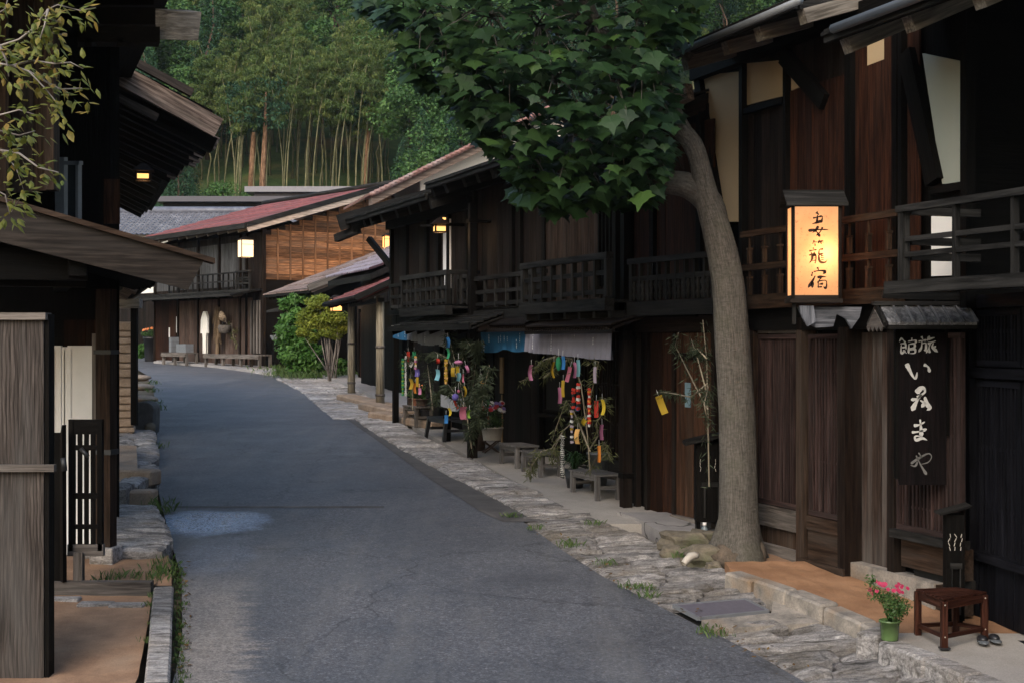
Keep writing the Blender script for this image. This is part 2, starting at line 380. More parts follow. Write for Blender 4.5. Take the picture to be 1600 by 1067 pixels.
# base earth sheet following the climb of the street, reaching far
mb = MB()
ys = [-30, -20, -12, -6, 0] + [2+i*1.5 for i in range(50)] + [80, 90, 110, 150, 300]
xs = [-150, -60, -30, -20, -14, -10, -7, -5, -3, -1, 1, 3, 5, 7, 10, 14, 20, 30, 60, 150]
vs = [(x, y, G(y)-.16) for y in ys for x in xs]; w = len(xs)
mb.add(vs, [(j*w+i, j*w+i+1, (j+1)*w+i+1, (j+1)*w+i) for j in range(len(ys)-1) for i in range(w-1)])
mb.build('ground', stone('dark_damp_soil', (.04, .032, .022), (.10, .08, .055), (.05, .06, .025), 3, .95, .5), kind='structure')
# road
roadL = pl((270, 1067), (285, 1000), (284, 900), (268, 850), (258, 810), (248, 770), (246, 700), (244, 640), (240, 610), (228, 585), (205, 572), (60, 561))
roadR = pl((1262, 1067), (1170, 1015), (1060, 962), (950, 905), (880, 860), (815, 813), (740, 765), (650, 708), (590, 668), (540, 635), (480, 600), (430, 585), (380, 575), (300, 566), (255, 561))
roadL = [(roadL[0][0]+.35, -28), (roadL[0][0]+.12, 4)] + roadL
roadR = [(4.2, -28), (3.2, 4)] + roadR
strip('road', roadL, roadR, ASPH, 0, .4, 14, y0=-28, y1=min(roadL[-1][1], roadR[-1][1]))
# the road bends away to the left in front of the far house
yb = gp(300, 563).y
mb = MB()
pts = [gp(275, 579), gp(150, 566), gp(-260, 561), gp(-260, 556.5), gp(120, 556.5), gp(300, 562), gp(420, 581)]
mb.poly([(p.x, p.y, G(p.y)+.004) for p in pts]); mb.build('road_bend', ASPH, kind='structure', label='asphalt of the street bending left at its far end')
# concrete patches / seam / manhole / wet patch
strip('road_seam', pl((250, 793.2), (250, 790.5)), pl((600, 793.2), (600, 790.5)), KERBC, .004, .04, 8)
strip('drain_band', pl((534, 650), (600, 696), (675, 751), (750, 799), (785, 815)), pl((570, 650), (625, 690), (720, 740), (850, 815)), KERBC, .006, .3, 4)

# ---------------------------------------------------------------- rough stone paving strips (slabs laid across the gutter)
def slabs(name, left, right, off, y0, y1, step, thick=.14, mat=SLAB, gap=.03, label=None, slope=0.0, rough=.013, skew=0.0):
    mb = MB(); Y = y0
    while Y < y1:
        d = min(step*R.uniform(.75, 1.3), y1-Y+.05); xl, xr = poly_at(left, Y+d/2), poly_at(right, Y+d/2)
        cuts = [xl-R.uniform(-.01, .025)]
        if xr-xl > .9 and R.random() < .75: cuts.append(xl+(xr-xl)*R.uniform(.3, .7))
        if xr-xl > 1.6 and R.random() < .3: cuts.append(xl+(xr-xl)*R.uniform(.75, .85)); 
        cuts = sorted(cuts)+[xr+R.uniform(-.03, .03)]
        sk = skew+R.uniform(-.02, .05)
        for a, b in zip(cuts, cuts[1:]):
            nx = max(3, int((b-a)/.055)); ny = max(3, int(d/.05)); zo = off+R.uniform(-.016, .014); tl = R.uniform(-.015, .035)
            ph = [R.uniform(0, 9) for _ in range(4)]
            vs, fs = [], []
            for j in range(-1, ny+2):
                for i in range(-1, nx+2):
                    ii, jj = min(max(i, 0), nx), min(max(j, 0), ny)
                    edge = i < 0 or j < 0 or i > nx or j > ny
                    u, v = ii/nx, jj/ny
                    x = a+gap/2+(b-a-gap)*u; y = Y+gap/2+(d-gap)*v; lx, rx_ = poly_at(left, y), poly_at(right, y); x = lx+(x-xl)/(xr-xl)*(rx_-lx)
                    ex = .010*math.sin(v*7+ph[0]); ey = .015*math.sin(u*6+ph[1])+.008*math.sin(u*17+ph[2])
                    rr = min(u, 1-u)*(b-a); rv = min(v, 1-v)*d; rnd_ = max(0, .04-min(rr, rv))*.6
                    z = G(y)+zo+tl*(v-.5)+slope*(u-.5) - rnd_ + rough*math.sin(v*d*38+u*3+ph[3])*.5*math.sin(u*5+v*9) + R.uniform(-rough, rough)*.45
                    if edge: z = G(y)+zo-thick
                    vs.append((x+ex*(1 if u < .5 else -1)*.5, y+ey*(.5-abs(v-.5) if 0 < v < 1 else 1)+sk*(x-a), z))
            w = nx+3
            for j in range(ny+2):
                for i in range(nx+2): fs.append((j*w+i, j*w+i+1, (j+1)*w+i+1, (j+1)*w+i))
            mb.add(vs, fs, None, None, False)
        Y += d
    return mb.build(name, mat, kind='structure', label=label)
yA = gp(850, 808).y; yB = gp(580, 650).y
slabs('stone_paving', pl((825, 810), (800, 795), (700, 744), (625, 702), (570, 668), (548, 650)), pl((905, 808), (895, 800), (800, 753), (710, 708), (625, 663), (600, 650)), .05, yA, yB, .24, label='rough pale stone strip between the road and the noren shops')
slabs('stone_gutter', pl((520, 655), (470, 612), (430, 592)), pl((650, 655), (575, 612), (490, 588)), .03, gp(560, 655).y, gp(500, 592).y, .45, label='rough stone strip beside the road near the gate porch')
yC = gp(1000, 872).y
slabs('stone_apron', pl((950, 905), (880, 860), (815, 813)), pl((1120, 905), (1060, 862), (930, 813)), .03, yC, yA-.05, .26, label='lichened stone strip beside the cracked concrete forecourt', slope=.05, mat=SLABD, gap=.035)
yD = gp(1100, 945).y
slabs('stone_step', pl((1040, 952), (950, 905), (900, 872)), pl((1215, 952), (1165, 905), (1075, 874)), .02, yD, yC-.02, .2, .2, label='thin rough stone slabs at the foot of the big tree', slope=.05, mat=SLABD, gap=.05)
yE = gp(1200, 972).y
slabs('stone_ramp', [(3.6, 5.5)]+pl((1262, 1067), (1170, 1015), (1090, 975)), [(4.95, 5.5)]+pl((1460, 1067), (1400, 1015), (1270, 975)), .02, 6, yE, .24, .2, label='thin rough stone slabs between the road and the kerb by the slatted stool', slope=.06, mat=SLABD, gap=.05)
# steel drain grate
q0, q1, q2, q3 = gp(1053, 946, .03), gp(1092, 966, .03), gp(1200, 955, .03), gp(1165, 937, .03)
t_ = thing('drain_grate', 'dark slotted steel drain grate set in the stone strip near the tree', 'drain grate', tuple(q1))
mb = MB()
P = lambda u, v: tuple((q0*(1-u)*(1-v)+q1*v*(1-u)+q3*u*(1-v)+q2*u*v)-q1)
for i in range(26):
    u = (i+.5)/26; mb.bar(P(u, .03), P(u, .97), .026, .02)
mb.build('bars', plain('worn_grate_steel', (.12, .11, .135), .5, .2, 20, .5), t_)
mb = MB()
for a, b in (((0, 0), (1, 0)), ((1, 0), (1, 1)), ((1, 1), (0, 1)), ((0, 1), (0, 0))): mb.bar(P(*a), P(*b), .03, .03)
mb.build('frame', GREYMET, t_)
mb = MB(); mb.poly([tuple(Vector(P(*a))-Vector((0, 0, .06))) for a in ((0, 0), (1, 0), (1, 1), (0, 1))]); mb.build('pit', BLACKM, t_)
mb = MB()
mb.prism([tuple(gp(x, y, .035)) for x, y in ((1096, 968), (1110, 982), (1282, 972), (1245, 944), (1208, 939), (1205, 957))], (0, 0, -.16)); mb.build('stone_sill', KERB, kind='structure', label='smooth pale stone slab beside the drain grate')

# ---------------------------------------------------------------- right forecourts
# pale concrete in front of the noren shops
strip('shop_forecourt', pl((905, 812), (830, 770), (745, 722), (672, 682), (600, 645)), [(2.9, 14.2), (2.55, 16), (-.1, 24.5), (-1.1, 28)], CONC, .03, .3, 6, .2, .002, label='pale concrete forecourt under the noren shops', y0=gp(900, 822).y, y1=gp(640, 662).y)
strip('gate_forecourt', pl((640, 662), (560, 612), (500, 590)), [(-.6, 28), (-1.7, 36), (-3.0, 42)], CONCP, .10, .4, 5, .25, .01, label='grey stone forecourt before the gate porch', y0=gp(640, 660).y)
mb = MB()
for i, (a, b, h) in enumerate((((590, 655), (690, 672), .16), ((575, 640), (640, 655), .16), ((540, 625), (600, 640), .14))):
    p, q = gp(*a), gp(*b); mb.bar(p+Vector((0, 0, h/2)), q+Vector((0, 0, h/2)), .45, h)
mb.build('stone_step_edge', TANST, kind='structure', label='low stone steps before the plant bench', bevel=.03)
# cracked concrete by the plank door
t = NT('cracked_forecourt'); v = t.co('Object'); n = t.noise(v, 2, 5); vo = t.n('ShaderNodeTexVoronoi', feature='DISTANCE_TO_EDGE'); vo.inputs['Scale'].default_value = .75
wv = t.n('ShaderNodeVectorMath', operation='ADD'); t.l(v, wv.inputs[0]); nn = t.n('ShaderNodeTexNoise'); nn.inputs['Scale'].default_value = 2.5; t.l(v, nn.inputs['Vector']); t.l(nn.outputs['Color'], wv.inputs[1]); t.l(wv.outputs[0], vo.inputs['Vector'])
c = t.mix(t.ramp(vo.outputs['Distance'], [(.004, 1.), (.014, 0.)]), t.ramp(n, [(.3, (.19, .18, .185)), (.7, (.32, .30, .29))]), (.05, .05, .045))
f = t.noise(v, 90, 3); c = t.mix(.4, c, t.ramp(f, [(.3, .5), (.7, 1.)]), 'MULTIPLY'); CRACK = t.fin(c, .8)
strip('plank_door_forecourt', pl((1100, 872), (1060, 856), (985, 812), (925, 800)), [(2.6, 12.8), (2.5, 14.5), (2.3, 16.3)], CRACK, .06, .3, 6, .15, label='cracked concrete forecourt before the plank doors', y0=gp(1085, 866).y, y1=16.3)
strip('earth_verge', pl((1190, 905), (1100, 872), (1060, 866)), [(3.2, 11.5), (2.7, 13.8)], EARTH2, .05, .2, 5, .15, .02, y0=gp(1150, 900).y, y1=gp(1090, 862).y, label='bare earth round the foot of the tree')
# red earth terrace of the inn behind its kerb
tl = pl((1400, 985), (1340, 955), (1240, 915), (1140, 885), off=.16)
yT0, yT1 = gp(1400, 992, .16).y, gp(1150, 880, .12).y
strip('earth_terrace', tl, [(4.6, 8), (4.0, 11), (3.2, 12.5), (2.6, 14.2)], EARTH, .14, .15, 10, .25, .006, label='reddish packed earth terrace before the inn', y0=yT0, y1=yT1)
mb = MB()
kp = [(1130, 893), (1172, 907), (1225, 925), (1285, 948), (1345, 974), (1362, 985)]
for a, b in zip(kp, kp[1:]):
    p, q = gp(a[0], a[1], .15), gp(b[0], b[1], .15); d = (q-p).normalized()*.012
    w = .17+R.uniform(-.02, .03); hh = R.uniform(-.012, .012)
    mb.bar(p+d+Vector((.08, .05, -.11+hh)), q-d+Vector((.08, .05, -.11+hh)), w, .24)
mb.build('kerb', KERB, kind='structure', label='tan kerb stones edging the reddish terrace', bevel=.02)
# concrete terrace with its own kerb where the slatted stool stands
tl2 = [(4.3, 5)] + pl((1600, 1084), (1500, 1043), (1392, 1000), (1370, 990), off=.16)
strip('stool_terrace', tl2, [(7, 5), (5.2, 8), (4.25, 11.5)], CONC, .15, .25, 8, .2, .003, label='pale concrete terrace under the slatted stool', y0=5, y1=yT0+.1)
mb = MB(); kp = [(1366, 1002), (1440, 1030), (1500, 1056), (1580, 1090), (1700, 1145)]
for a, b in zip(kp, kp[1:]):
    p, q = gp(a[0], a[1], .16), gp(b[0], b[1], .16); d = (q-p).normalized()*.01
    mb.bar(p+d+Vector((.1, .04, -.115)), q-d+Vector((.1, .04, -.115)), .2, .25)
mb.bar(gp(1345, 985, .16)+Vector((.03, 0, -.1)), gp(1385, 992, .16)+Vector((0, 0, -.1)), .3, .24)
mb.build('terrace_kerb', SLAB, kind='structure', label='grey kerb stones edging the concrete terrace', bevel=.02)

# ---------------------------------------------------------------- left margin
strip('left_earth', [(-6, 4), (-6, 13)], [(-2.15, 4)]+pl((215, 1067), (232, 975), (240, 918)), EARTH2, .03, .2, 12, 0, .012, y0=4, y1=gp(200, 912).y, label='brown packed earth strip left of the kerb')
mb = MB(); kp = [(245, 1110), (245, 1067), (250, 1010), (252, 965), (256, 918)]
for a, b in zip(kp, kp[1:]):
    p, q = gp(a[0], a[1], .1), gp(b[0], b[1], .1); d = (q-p).normalized()*.006
    mb.bar(p+d+Vector((0, 0, -.08)), q-d+Vector((0, 0, -.08)), .17, .2)
mb.build('left_kerb', SLAB, kind='structure', label='long grey kerb stones left of the road', bevel=.015)
mb = MB()
p, q = gp(60, 918, .08), gp(238, 918, .08); mb.bar(p, q, .12, .12)
mb.build('earth_edging', GREYW, kind='structure', label='low timber edging across the brown earth strip')
mb = MB()
for px, py, w, d in ((95, 934, .34, .12), (200, 944, .3, .16), (150, 942, .3, .14)):
    p = gp(px, py, .04); mb.box(p.x-w/2, p.x+w/2, p.y-d/2, p.y+d/2, p.z-.05, p.z+.01)
mb.build('flat_stones', SLAB, kind='structure', label='flat grey stones let into the brown earth strip', bevel=.01)
strip('left_verge', [(-5.5, 12), (-6, 14.5)], pl((268, 915), (268, 885), (262, 870)), EARTH2, .02, .15, 8, 0, .02, y0=gp(200, 915).y, y1=gp(200, 868).y, label='grassy earth before the left stone ramp')
slabs('left_stone_ramp', pl((150, 860), (150, 792)), pl((272, 862), (262, 835), (240, 792)), .12, gp(200, 862, .1).y, gp(200, 790, .1).y, .2, .3, label='rough grey stone ramp beside the gate post')
mb = MB()
for (a, b, w, h, zo) in (((160, 784), (243, 784), .3, .2, .05), ((160, 765), (245, 768), .3, .2, .18)):
    p, q = gp(*a), gp(*b); mb.bar(p+Vector((0, 0, zo)), q+Vector((0, 0, zo)), w, h)
mb.build('left_stone_steps', TANST, kind='structure', label='two tan stone steps beside the left edge of the road', bevel=.025)
strip('left_pad', pl((150, 765), (150, 722)), pl((215, 765), (213, 722)), TANST, .25, .2, 5, .2, .003, label='smooth tan stone pad above the two steps')
slabs('left_stone_strip', pl((212, 762), (212, 724)), pl((248, 762), (246, 724)), .22, gp(230, 765, .2).y, gp(230, 727, .2).y, .35, .3, label='short rough stone strip beside the tan pad')
slabs('left_upper_paving', pl((150, 722), (150, 674)), pl((250, 728), (240, 674)), .14, gp(200, 724, .15).y, gp(200, 674, .1).y, .4, .3, label='rough stone paving in front of the stone trough')
# ---------------------------------------------------------------- facade frames
class FR:
    """a facade plane: local x along it (p0 to p1), local y out towards the street, local z up from 0 = world 0"""
    def __init__(s, p0, p1, name, label, cat, group=None):
        s.p = Vector((p0[0], p0[1])); d = Vector((p1[0]-p0[0], p1[1]-p0[1])); s.L = d.length; s.d = d/s.L; s.n = Vector((-s.d.y, s.d.x))
        s.rz = math.atan2(s.d.y, s.d.x)
        s.root = thing(name, label, cat, (p0[0], p0[1], 0), s.rz, group)
    def uv(s, px, py, off=0.0):
        r = Vector(((px-800)/FOC, 1)); t = (off+s.p.dot(s.n))/r.dot(s.n)
        q = r*t
        return (q-s.p).dot(s.d), CAMZ - t*(py-533.5)/FOC
    def u(s, px, off=0.0): return s.uv(px, 533, off)[0]
    def z(s, px, py, off=0.0): return s.uv(px, py, off)[1]
    def w(s, u, off, z): q = s.p+s.d*u+s.n*off; return Vector((q.x, q.y, z))
    def loc(s, P): q = Vector((P[0], P[1]))-s.p; return Vector((q.dot(s.d), q.dot(s.n), P[2]))
    def gz(s, u, off=0): return G((s.p+s.d*u+s.n*off).y)
def boards(mb, u0, u1, z0, z1, y=0.0, w=.2, t=.02, z0b=None, z1b=None, jit=.006):
    """vertical boards; z may run linearly to z0b / z1b at u1"""
    if u1 < u0: u0, u1 = u1, u0; z0, z0b = (z0b if z0b is not None else z0), z0; z1, z1b = (z1b if z1b is not None else z1), z1
    z0b = z0 if z0b is None else z0b; z1b = z1 if z1b is None else z1b
    n = max(1, round((u1-u0)/w)); d = (u1-u0)/n
    for i in range(n):
        k0, k1 = i/n, (i+1)/n; a, b = u0+d*i+.002, u0+d*(i+1)-.002; j = R.uniform(0, jit)
        za0, zb0 = z0+(z0b-z0)*k0, z0+(z0b-z0)*k1; za1, zb1 = z1+(z1b-z1)*k0, z1+(z1b-z1)*k1
        vs = [(a, y, za0), (b, y, zb0), (b, y, zb1), (a, y, za1), (a, y+t+j, za0), (b, y+t+j, zb0), (b, y+t+j, zb1), (a, y+t+j, za1)]
        o = R.uniform(0, 99)
        mb.add(vs, [(0,1,2,3), (7,6,5,4), (0,4,5,1), (2,6,7,3), (1,5,6,2), (0,3,7,4)], [(v[2]+o, v[0]+o, v[1]) for v in vs])
    return mb
def hboards(mb, u0, u1, z0, z1, y=0.0, w=.2, t=.02):
    n = max(1, round((z1-z0)/w)); d = (z1-z0)/n
    for i in range(n): mb.box(u0, u1, y, y+t+R.uniform(0, .006), z0+d*i+.002, z0+d*(i+1)-.002)
    return mb
def slats(mb, u0, u1, z0, z1, y=0.0, pitch=.06, w=.028, t=.03, rails=(), rh=.03):
    n = max(1, int(abs(u1-u0)/pitch)); a, b = min(u0, u1), max(u0, u1)
    for i in range(n+1):
        u = a+(b-a)*i/n; mb.box(u-w/2, u+w/2, y, y+t+R.uniform(0, .003), z0, z1)
    for r in rails: mb.box(a, b, y-.012, y+t-.008, r-rh/2, r+rh/2)
    return mb
def frame(mb, u0, u1, z0, z1, y=0.0, w=.06, t=.05):
    mb.box(u0, u1, y, y+t, z1-w, z1); mb.box(u0, u1, y, y+t, z0, z0+w)
    mb.box(u0, u0+w, y, y+t-.002, z0+w, z1-w); mb.box(u1-w, u1, y, y+t-.002, z0+w, z1-w)
    return mb
def roof(fr, u0, u1, zr, yr, ze, ye, mat, parent=None, thick=.09, name='roof', both=True, rafter=True, rmat=None, gap=.45, rh=.12, rw=.09, back=None, fascia=True, fmat=None):
    """pitched roof: ridge at (yr, zr), street eave at (ye, ze). returns roof object"""
    parent = parent or fr.root; mb = MB()
    n = max(2, int((u1-u0)/.35)); m = 8
    for i in range(n):
        a, b = u0+(u1-u0)*i/n, u0+(u1-u0)*(i+1)/n
        for j in range(m):
            k0, k1 = j/m, (j+1)/m+.012; lift = .018
            y0_, y1_ = yr+(ye-yr)*k0, yr+(ye-yr)*k1; z0_, z1_ = zr+(ze-zr)*k0, zr+(ze-zr)*k1
            q = R.uniform(0, .012)
            vs = [(a+.002, y0_, z0_), (b-.002, y0_, z0_), (b-.002, y1_, z1_+lift+q), (a+.002, y1_, z1_+lift+q)]
            vs += [(x, y, z-thick*.3) for x, y, z in vs]
            mb.add(vs, [(0,1,2,3), (7,6,5,4), (0,4,5,1), (1,5,6,2), (2,6,7,3), (3,7,4,0)], [(v[1]*1.1+i*7, v[0]+j*3, v[2]) for v in vs])
    d = Vector((0, ye-yr, ze-zr)); nn = Vector((0, -(ze-zr), ye-yr)).normalized()
    if nn.z < 0: nn = -nn
    mb.prism([Vector((u0+.01, yr, zr))-nn*.03, Vector((u1-.01, yr, zr))-nn*.03, Vector((u1-.01, ye, ze))-nn*.03-d.normalized()*.02, Vector((u0+.01, ye, ze))-nn*.03-d.normalized()*.02], -nn*(thick-.03))
    if both:
        yb = back if back is not None else yr-(ye-yr); zb = zr-abs((zr-ze)*(yb-yr)/(ye-yr))
        mb.prism([(u0, yr-.002, zr), (u1, yr-.002, zr), (u1, yb, zb), (u0, yb, zb)], -nn*thick)
    o = mb.build(name, mat, parent)
    if rafter:
        mr = MB(); k = int((u1-u0)/gap)
        for i in range(k+1):
            u = u0+.06+(u1-u0-.12)*i/k; e = R.uniform(-.05, .05)
            A = Vector((u, yr*.35+ye*.65, zr*.35+ze*.65))-nn*(thick+rh/2); B = Vector((u, ye, ze))-nn*(thick+rh/2)+d.normalized()*(-.06+e)
            mr.bar(A, B, rw, rh, nn)
        mr.build('rafters', rmat or DARKW, parent)
    if fascia:
        mf = MB(); mf.box(u0, u1, ye-.012, ye+.02, ze-thick*.9, ze+.03); mf.build('eave_board', fmat or EAVEW, parent)
    return o
def shell(fr, u0, u1, z0, z1, depth, mat, name='wall', parent=None, y=0.0, gable=None):
    """plain timber body behind the facade: back, ends; facade skin at y"""
    mb = MB(); 
    boards(mb, u0, u1, z0, z1, y-.045, .24, .02)
    mb.box(u0+.01, u1-.01, y-.12, y-.05, z0, z1)
    mb.box(u0, u0+.06, -depth, y-.05, z0, z1); mb.box(u1-.06, u1, -depth, y-.05, z0, z1); mb.box(u0, u1, -depth-.06, -depth, z0, z1)
    if gable:
        for u in (u0, u1-.06): mb.prism([(u, y-.05, z1), (u, -depth, z1), (u, gable[0], gable[1])], (.06, 0, 0))
    return mb.build(name, mat, parent or fr.root)
def railing(mb, u0, u1, zf, zt, y, n=8, rails=(.5,), pw=.05, hand=.07, ends=True, z0b=0, sw=.035, rt_=.028):
    mb.box(u0-.05, u1+.05, y-.045, y+.045, zt-hand, zt)
    for r in rails:
        z = zf+(zt-zf)*r; mb.box(u0, u1, y-.018, y+.018, z-rt_, z+rt_)
    for i in range(n+1):
        u = u0+(u1-u0)*i/n; e = i in (0, n); w = pw if e else sw
        mb.box(u-w/2, u+w/2, y-w/2-(0 if e else .006), y+w/2+(0 if e else .006), zf, zt-hand)
    return mb
def lantern(name, label, loc, w, h, rz=0, hood=True, e=8, col=(1, .6, .28), group='lit lanterns along the street', mat=None, bars=True):
    t = thing(name, label, 'lantern', loc, rz, group); a = w/2
    mb = MB()
    for sx in (-1, 1):
        for sy in (-1, 1): mb.box(sx*a-.012, sx*a+.012, sy*a-.012, sy*a+.012, 0, h)
    for z in (0, h-.02):
        for s_ in (-1, 1):
            mb.box(-a, a, s_*a-.011, s_*a+.011, z, z+.02); mb.box(s_*a-.011, s_*a+.011, -a, a, z+.001, z+.019)
    if bars:
        for s_ in (-1, 1): mb.box(-a, a, s_*a-.008, s_*a+.008, h*.72, h*.72+.012)
    mb.build('frame', DARKW, t)
    mb = MB()
    for s_ in (-1, 1):
        mb.box(-a+.01, a-.01, s_*(a-.006)-.002, s_*(a-.006)+.002, .015, h-.015); mb.box(s_*(a-.006)-.002, s_*(a-.006)+.002, -a+.012, a-.012, .015, h-.015)
    mb.build('paper_shade', mat or LAMPP, t)
    if hood:
        mb = MB(); k = a+.05
        mb.add([(-k, -k, h+.005), (k, -k, h+.005), (k, k, h+.005), (-k, k, h+.005), (-k*.25, 0, h+.1), (k*.25, 0, h+.1)], [(0,1,5,4), (1,2,5), (2,3,4,5), (3,0,4), (3,2,1,0)]); mb.build('hood', DARKW, t)
    if e:
        l = bpy.data.lights.new('lamp', 'POINT'); l.energy = e; l.color = col; l.shadow_soft_size = .06
        o = bpy.data.objects.new('lamp', l); COL.objects.link(o); o.parent = t; o.location = (0, 0, -.03 if not hood else -.04)
    return t

# ================================================================ NOREN HOUSES (right middle)
pC0, pC1 = gp(985, 792), gp(742, 708)
dC = (pC1-pC0); dC.z = 0; dC.normalize()
C = FR((pC0.x, pC0.y), (pC1.x, pC1.y), 'townhouse', 'dark timber townhouse with a long grey noren beside a blue one', 'house', 'townhouses along the right of the street')
LC = C.L; gC = C.gz(0); gC1 = C.gz(LC)
zE = C.z(742, 265, .7)                    # eave height
OH = .75
rt = C.root
RC = -.9
shell(C, 0, LC, C.z(870, 505)-.1, zE+.15, 6, BLACKW, gable=(-3, zE+1.25))
shell(C, 0, LC, gC-.6, C.z(870, 505)-.1, 5.9, BLACKW, name='lower_body', y=RC-.03)
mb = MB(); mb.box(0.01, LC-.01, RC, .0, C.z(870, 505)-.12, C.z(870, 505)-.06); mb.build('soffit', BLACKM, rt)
roof(C, -.25, LC+.12, zE+1.35, -3, zE, OH, EAVEW, rh=.13, gap=.62, rw=.12, rmat=EAVEW)
# upper storey skin
z1, z2 = C.z(880, 480), zE+.1
zfl = C.z(945, 470, .35)
mb = MB(); boards(mb, C.u(968), C.u(748), zfl, z2-.05, .0, .22); mb.build('upper_wall', DARKW, rt)
mb = MB(); boards(mb, C.u(943), C.u(857), zfl, z2-.1, .03, .1, .015)
mb.build('brown_shutter', BROWNW, rt)
mb = MB(); slats(mb, C.u(962), C.u(944), zfl+.2, z2-.1, .05, .09, .03); mb.build('upper_lattice', BLACKW, rt)
mb = MB()
for px in (968, 856, 818, 805, 747):
    u = C.u(px); mb.box(u-.05, u+.05, .0, .07+R.uniform(0, .01), zfl-.1, z2)
mb.box(0, LC, .0, .1, z2-.2, z2); mb.box(0, LC, .0, .12, zfl-.16, zfl)
mb.box(-.02, LC+.02, .0, .16, C.z(870, 497, .1)-.1, C.z(870, 497, .1)+.14)
mb.build('beams', BLACKW, rt)
# balcony: right half stands out, left half flush
pr = .55
b = MB(); ua, ub = C.u(950, pr), C.u(819, pr); zt = C.z(885, 403, pr); zf = C.z(885, 468, pr)
railing(b, ua, ub, zf, zt, pr, 8, (.12, .55), .075, .075, sw=.05)
b.box(ua-.04, ub+.04, pr-.06, pr+.06, zf-.16, zf-.02)
b.box(ua, ub, .1, pr-.06, zf-.06, zf-.03)
for i in range(7):
    u = ua+(ub-ua)*i/6; b.box(u-.04, u+.04, .05, pr-.02, zf-.24, zf-.16)
railing(b, ub+.06, C.u(742, .25), zf-.02, zt-.06, .25, 6, (.12, .5), .06, .06)
b.box(ub, C.u(742, .25), .1, .3, zf-.2, zf-.06)
b.build('balcony', EAVEW, rt)
# little slatted pent roof over the noren
mb = MB()
for (xa, xb, ya, yo) in ((957, 824, 514, .62), (822, 748, 512, .5)):
    u0, u1 = C.u(xa, yo), C.u(xb, yo); ze = C.z((xa+xb)/2, ya, yo); zz = ze+.2
    n = int((u1-u0)/.075)
    for i in range(n+1):
        u = u0+(u1-u0)*i/n; mb.bar((u, .0, zz), (u, yo, ze), .035, .03)
    mb.box(u0-.04, u1+.04, yo, yo+.025, ze-.06, ze-.015)
    mb.prism([(u0, 0, zz+.03), (u1, 0, zz+.03), (u1, yo+.02, ze+.03), (u0, yo+.02, ze+.03)], (0, 0, .02))
mb.build('pent_roof', DARKW, rt)
# ground floor skin, set back under the balcony
O = RC
zg = C.z(870, 505)-.05; ug = lambda x: C.u(x, O); zgf = lambda x, y: C.z(x, y, O)
mb = MB(); boards(mb, ug(846), ug(775), C.gz(ug(846))-.1, zg, O+.02, .34, .02); mb.build('plank_door', DARKW, rt)
mb = MB(); boards(mb, ug(905), ug(858), C.gz(ug(900))-.1, zgf(880, 645), O+.02, .3); boards(mb, ug(775), C.L, C.gz(ug(775))-.1, zg, O, .2)
mb.build('lower_wall', BLACKW, rt)
mb = MB(); u0, u1 = ug(905), ug(852); z0 = zgf(880, 648)
mb.box(u0, u1, O+.02, O+.18, z0-.05, z0); frame(mb, u0, u1, z0, z0+1.0, O, .06, .04); wf_ = mb.build('window', DARKW, rt)
mb = MB(); mb.box(u0+.06, u1-.06, O-.01, O+.01, z0+.06, z0+.94); mb.build('pane', BLACKM, wf_)
mb = MB(); slats(mb, .1, ug(942), zgf(958, 715), zg, O+.06, .085, .03, .03, (zgf(958, 600), zgf(958, 660))); slats(mb, ug(938), ug(910), zgf(925, 690), zg, O+.03, .09, .03)
mb.build('lattice', DARKW, rt)
mb = MB(); mb.box(.05, ug(942), O+.03, O+.1, zgf(958, 738), zgf(958, 716)); mb.build('lattice_board', EAVEW, rt)
mb = MB()
for px in (848, 775, 760, 908, 940): u = ug(px); mb.box(u-.045, u+.045, O, O+.07+R.uniform(0, .01), C.gz(u)-.1, zg)
mb.box(0, C.L, O, O+.12, C.gz(0)-.3, C.gz(3.5)+.04)
mb.build('posts', BLACKW, rt)
mb = MB(); u0, u1 = ug(792), ug(787); mb.box(u0, u1, O+.05, O+.07, zgf(789, 614), zgf(789, 558)); mb.box(ug(790.5), ug(788.5), O+.05, O+.065, zgf(789, 695), zgf(789, 616)); mb.build('tall_name_board', wood('gold_brown_board', (.16, .10, .05), (.30, .20, .11), None), rt)

# ---- the house beyond, same line
pD0 = C.w(LC, 0, 0); uu = LC
pD1 = C.w(C.u(612), 0, 0)
D = FR((pD0.x, pD0.y), (pD1.x, pD1.y), 'townhouse', 'dark timber townhouse with a lit balcony lantern and an arched grey noren', 'house', 'townhouses along the right of the street')
LD = D.L; rd = D.root; zE2 = zE-.14
shell(D, .02, LD, D.z(670, 510)-.05, zE2+.1, 6, BLACKW, gable=(-3, zE2+1.15))
shell(D, .02, LD-.1, D.gz(LD/2)-.6, D.z(670, 510)-.05, 5.9, BLACKW, name='lower_body', y=-.85)
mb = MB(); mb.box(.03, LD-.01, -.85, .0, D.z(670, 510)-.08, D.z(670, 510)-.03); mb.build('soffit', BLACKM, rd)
roof(D, .1, LD+.38, zE2+1.2, -3, zE2-.02, OH, EAVEW, rh=.14, gap=.62, rw=.13, rmat=EAVEW)
mb = MB()   # thick barge boards at the far gable, kinked eave end
mb.bar((LD+.41, -3, zE2+1.14), (LD+.41, OH+.15, zE2-.08), .08, .3); mb.bar((LD+.3, OH-.2, zE2-.2), (LD+.8, OH+.1, zE2-.34), .12, .14)
mb.bar((LD, 0, zE2-.9), (LD+.5, .3, zE2-.35), .09, .1)
mb.build('barge_board', EAVEW, rd)
zfd = D.z(650, 480)
mb = MB(); boards(mb, .1, LD, zfd, zE2, .0, .25); mb.build('upper_wall', DARKW, rd)
mb = MB(); mb.box(D.u(704, .04), D.u(694, .04), .03, .06, D.z(698, 452), D.z(698, 345)); mb.build('white_board', WHITEM, rd)
mb = MB()
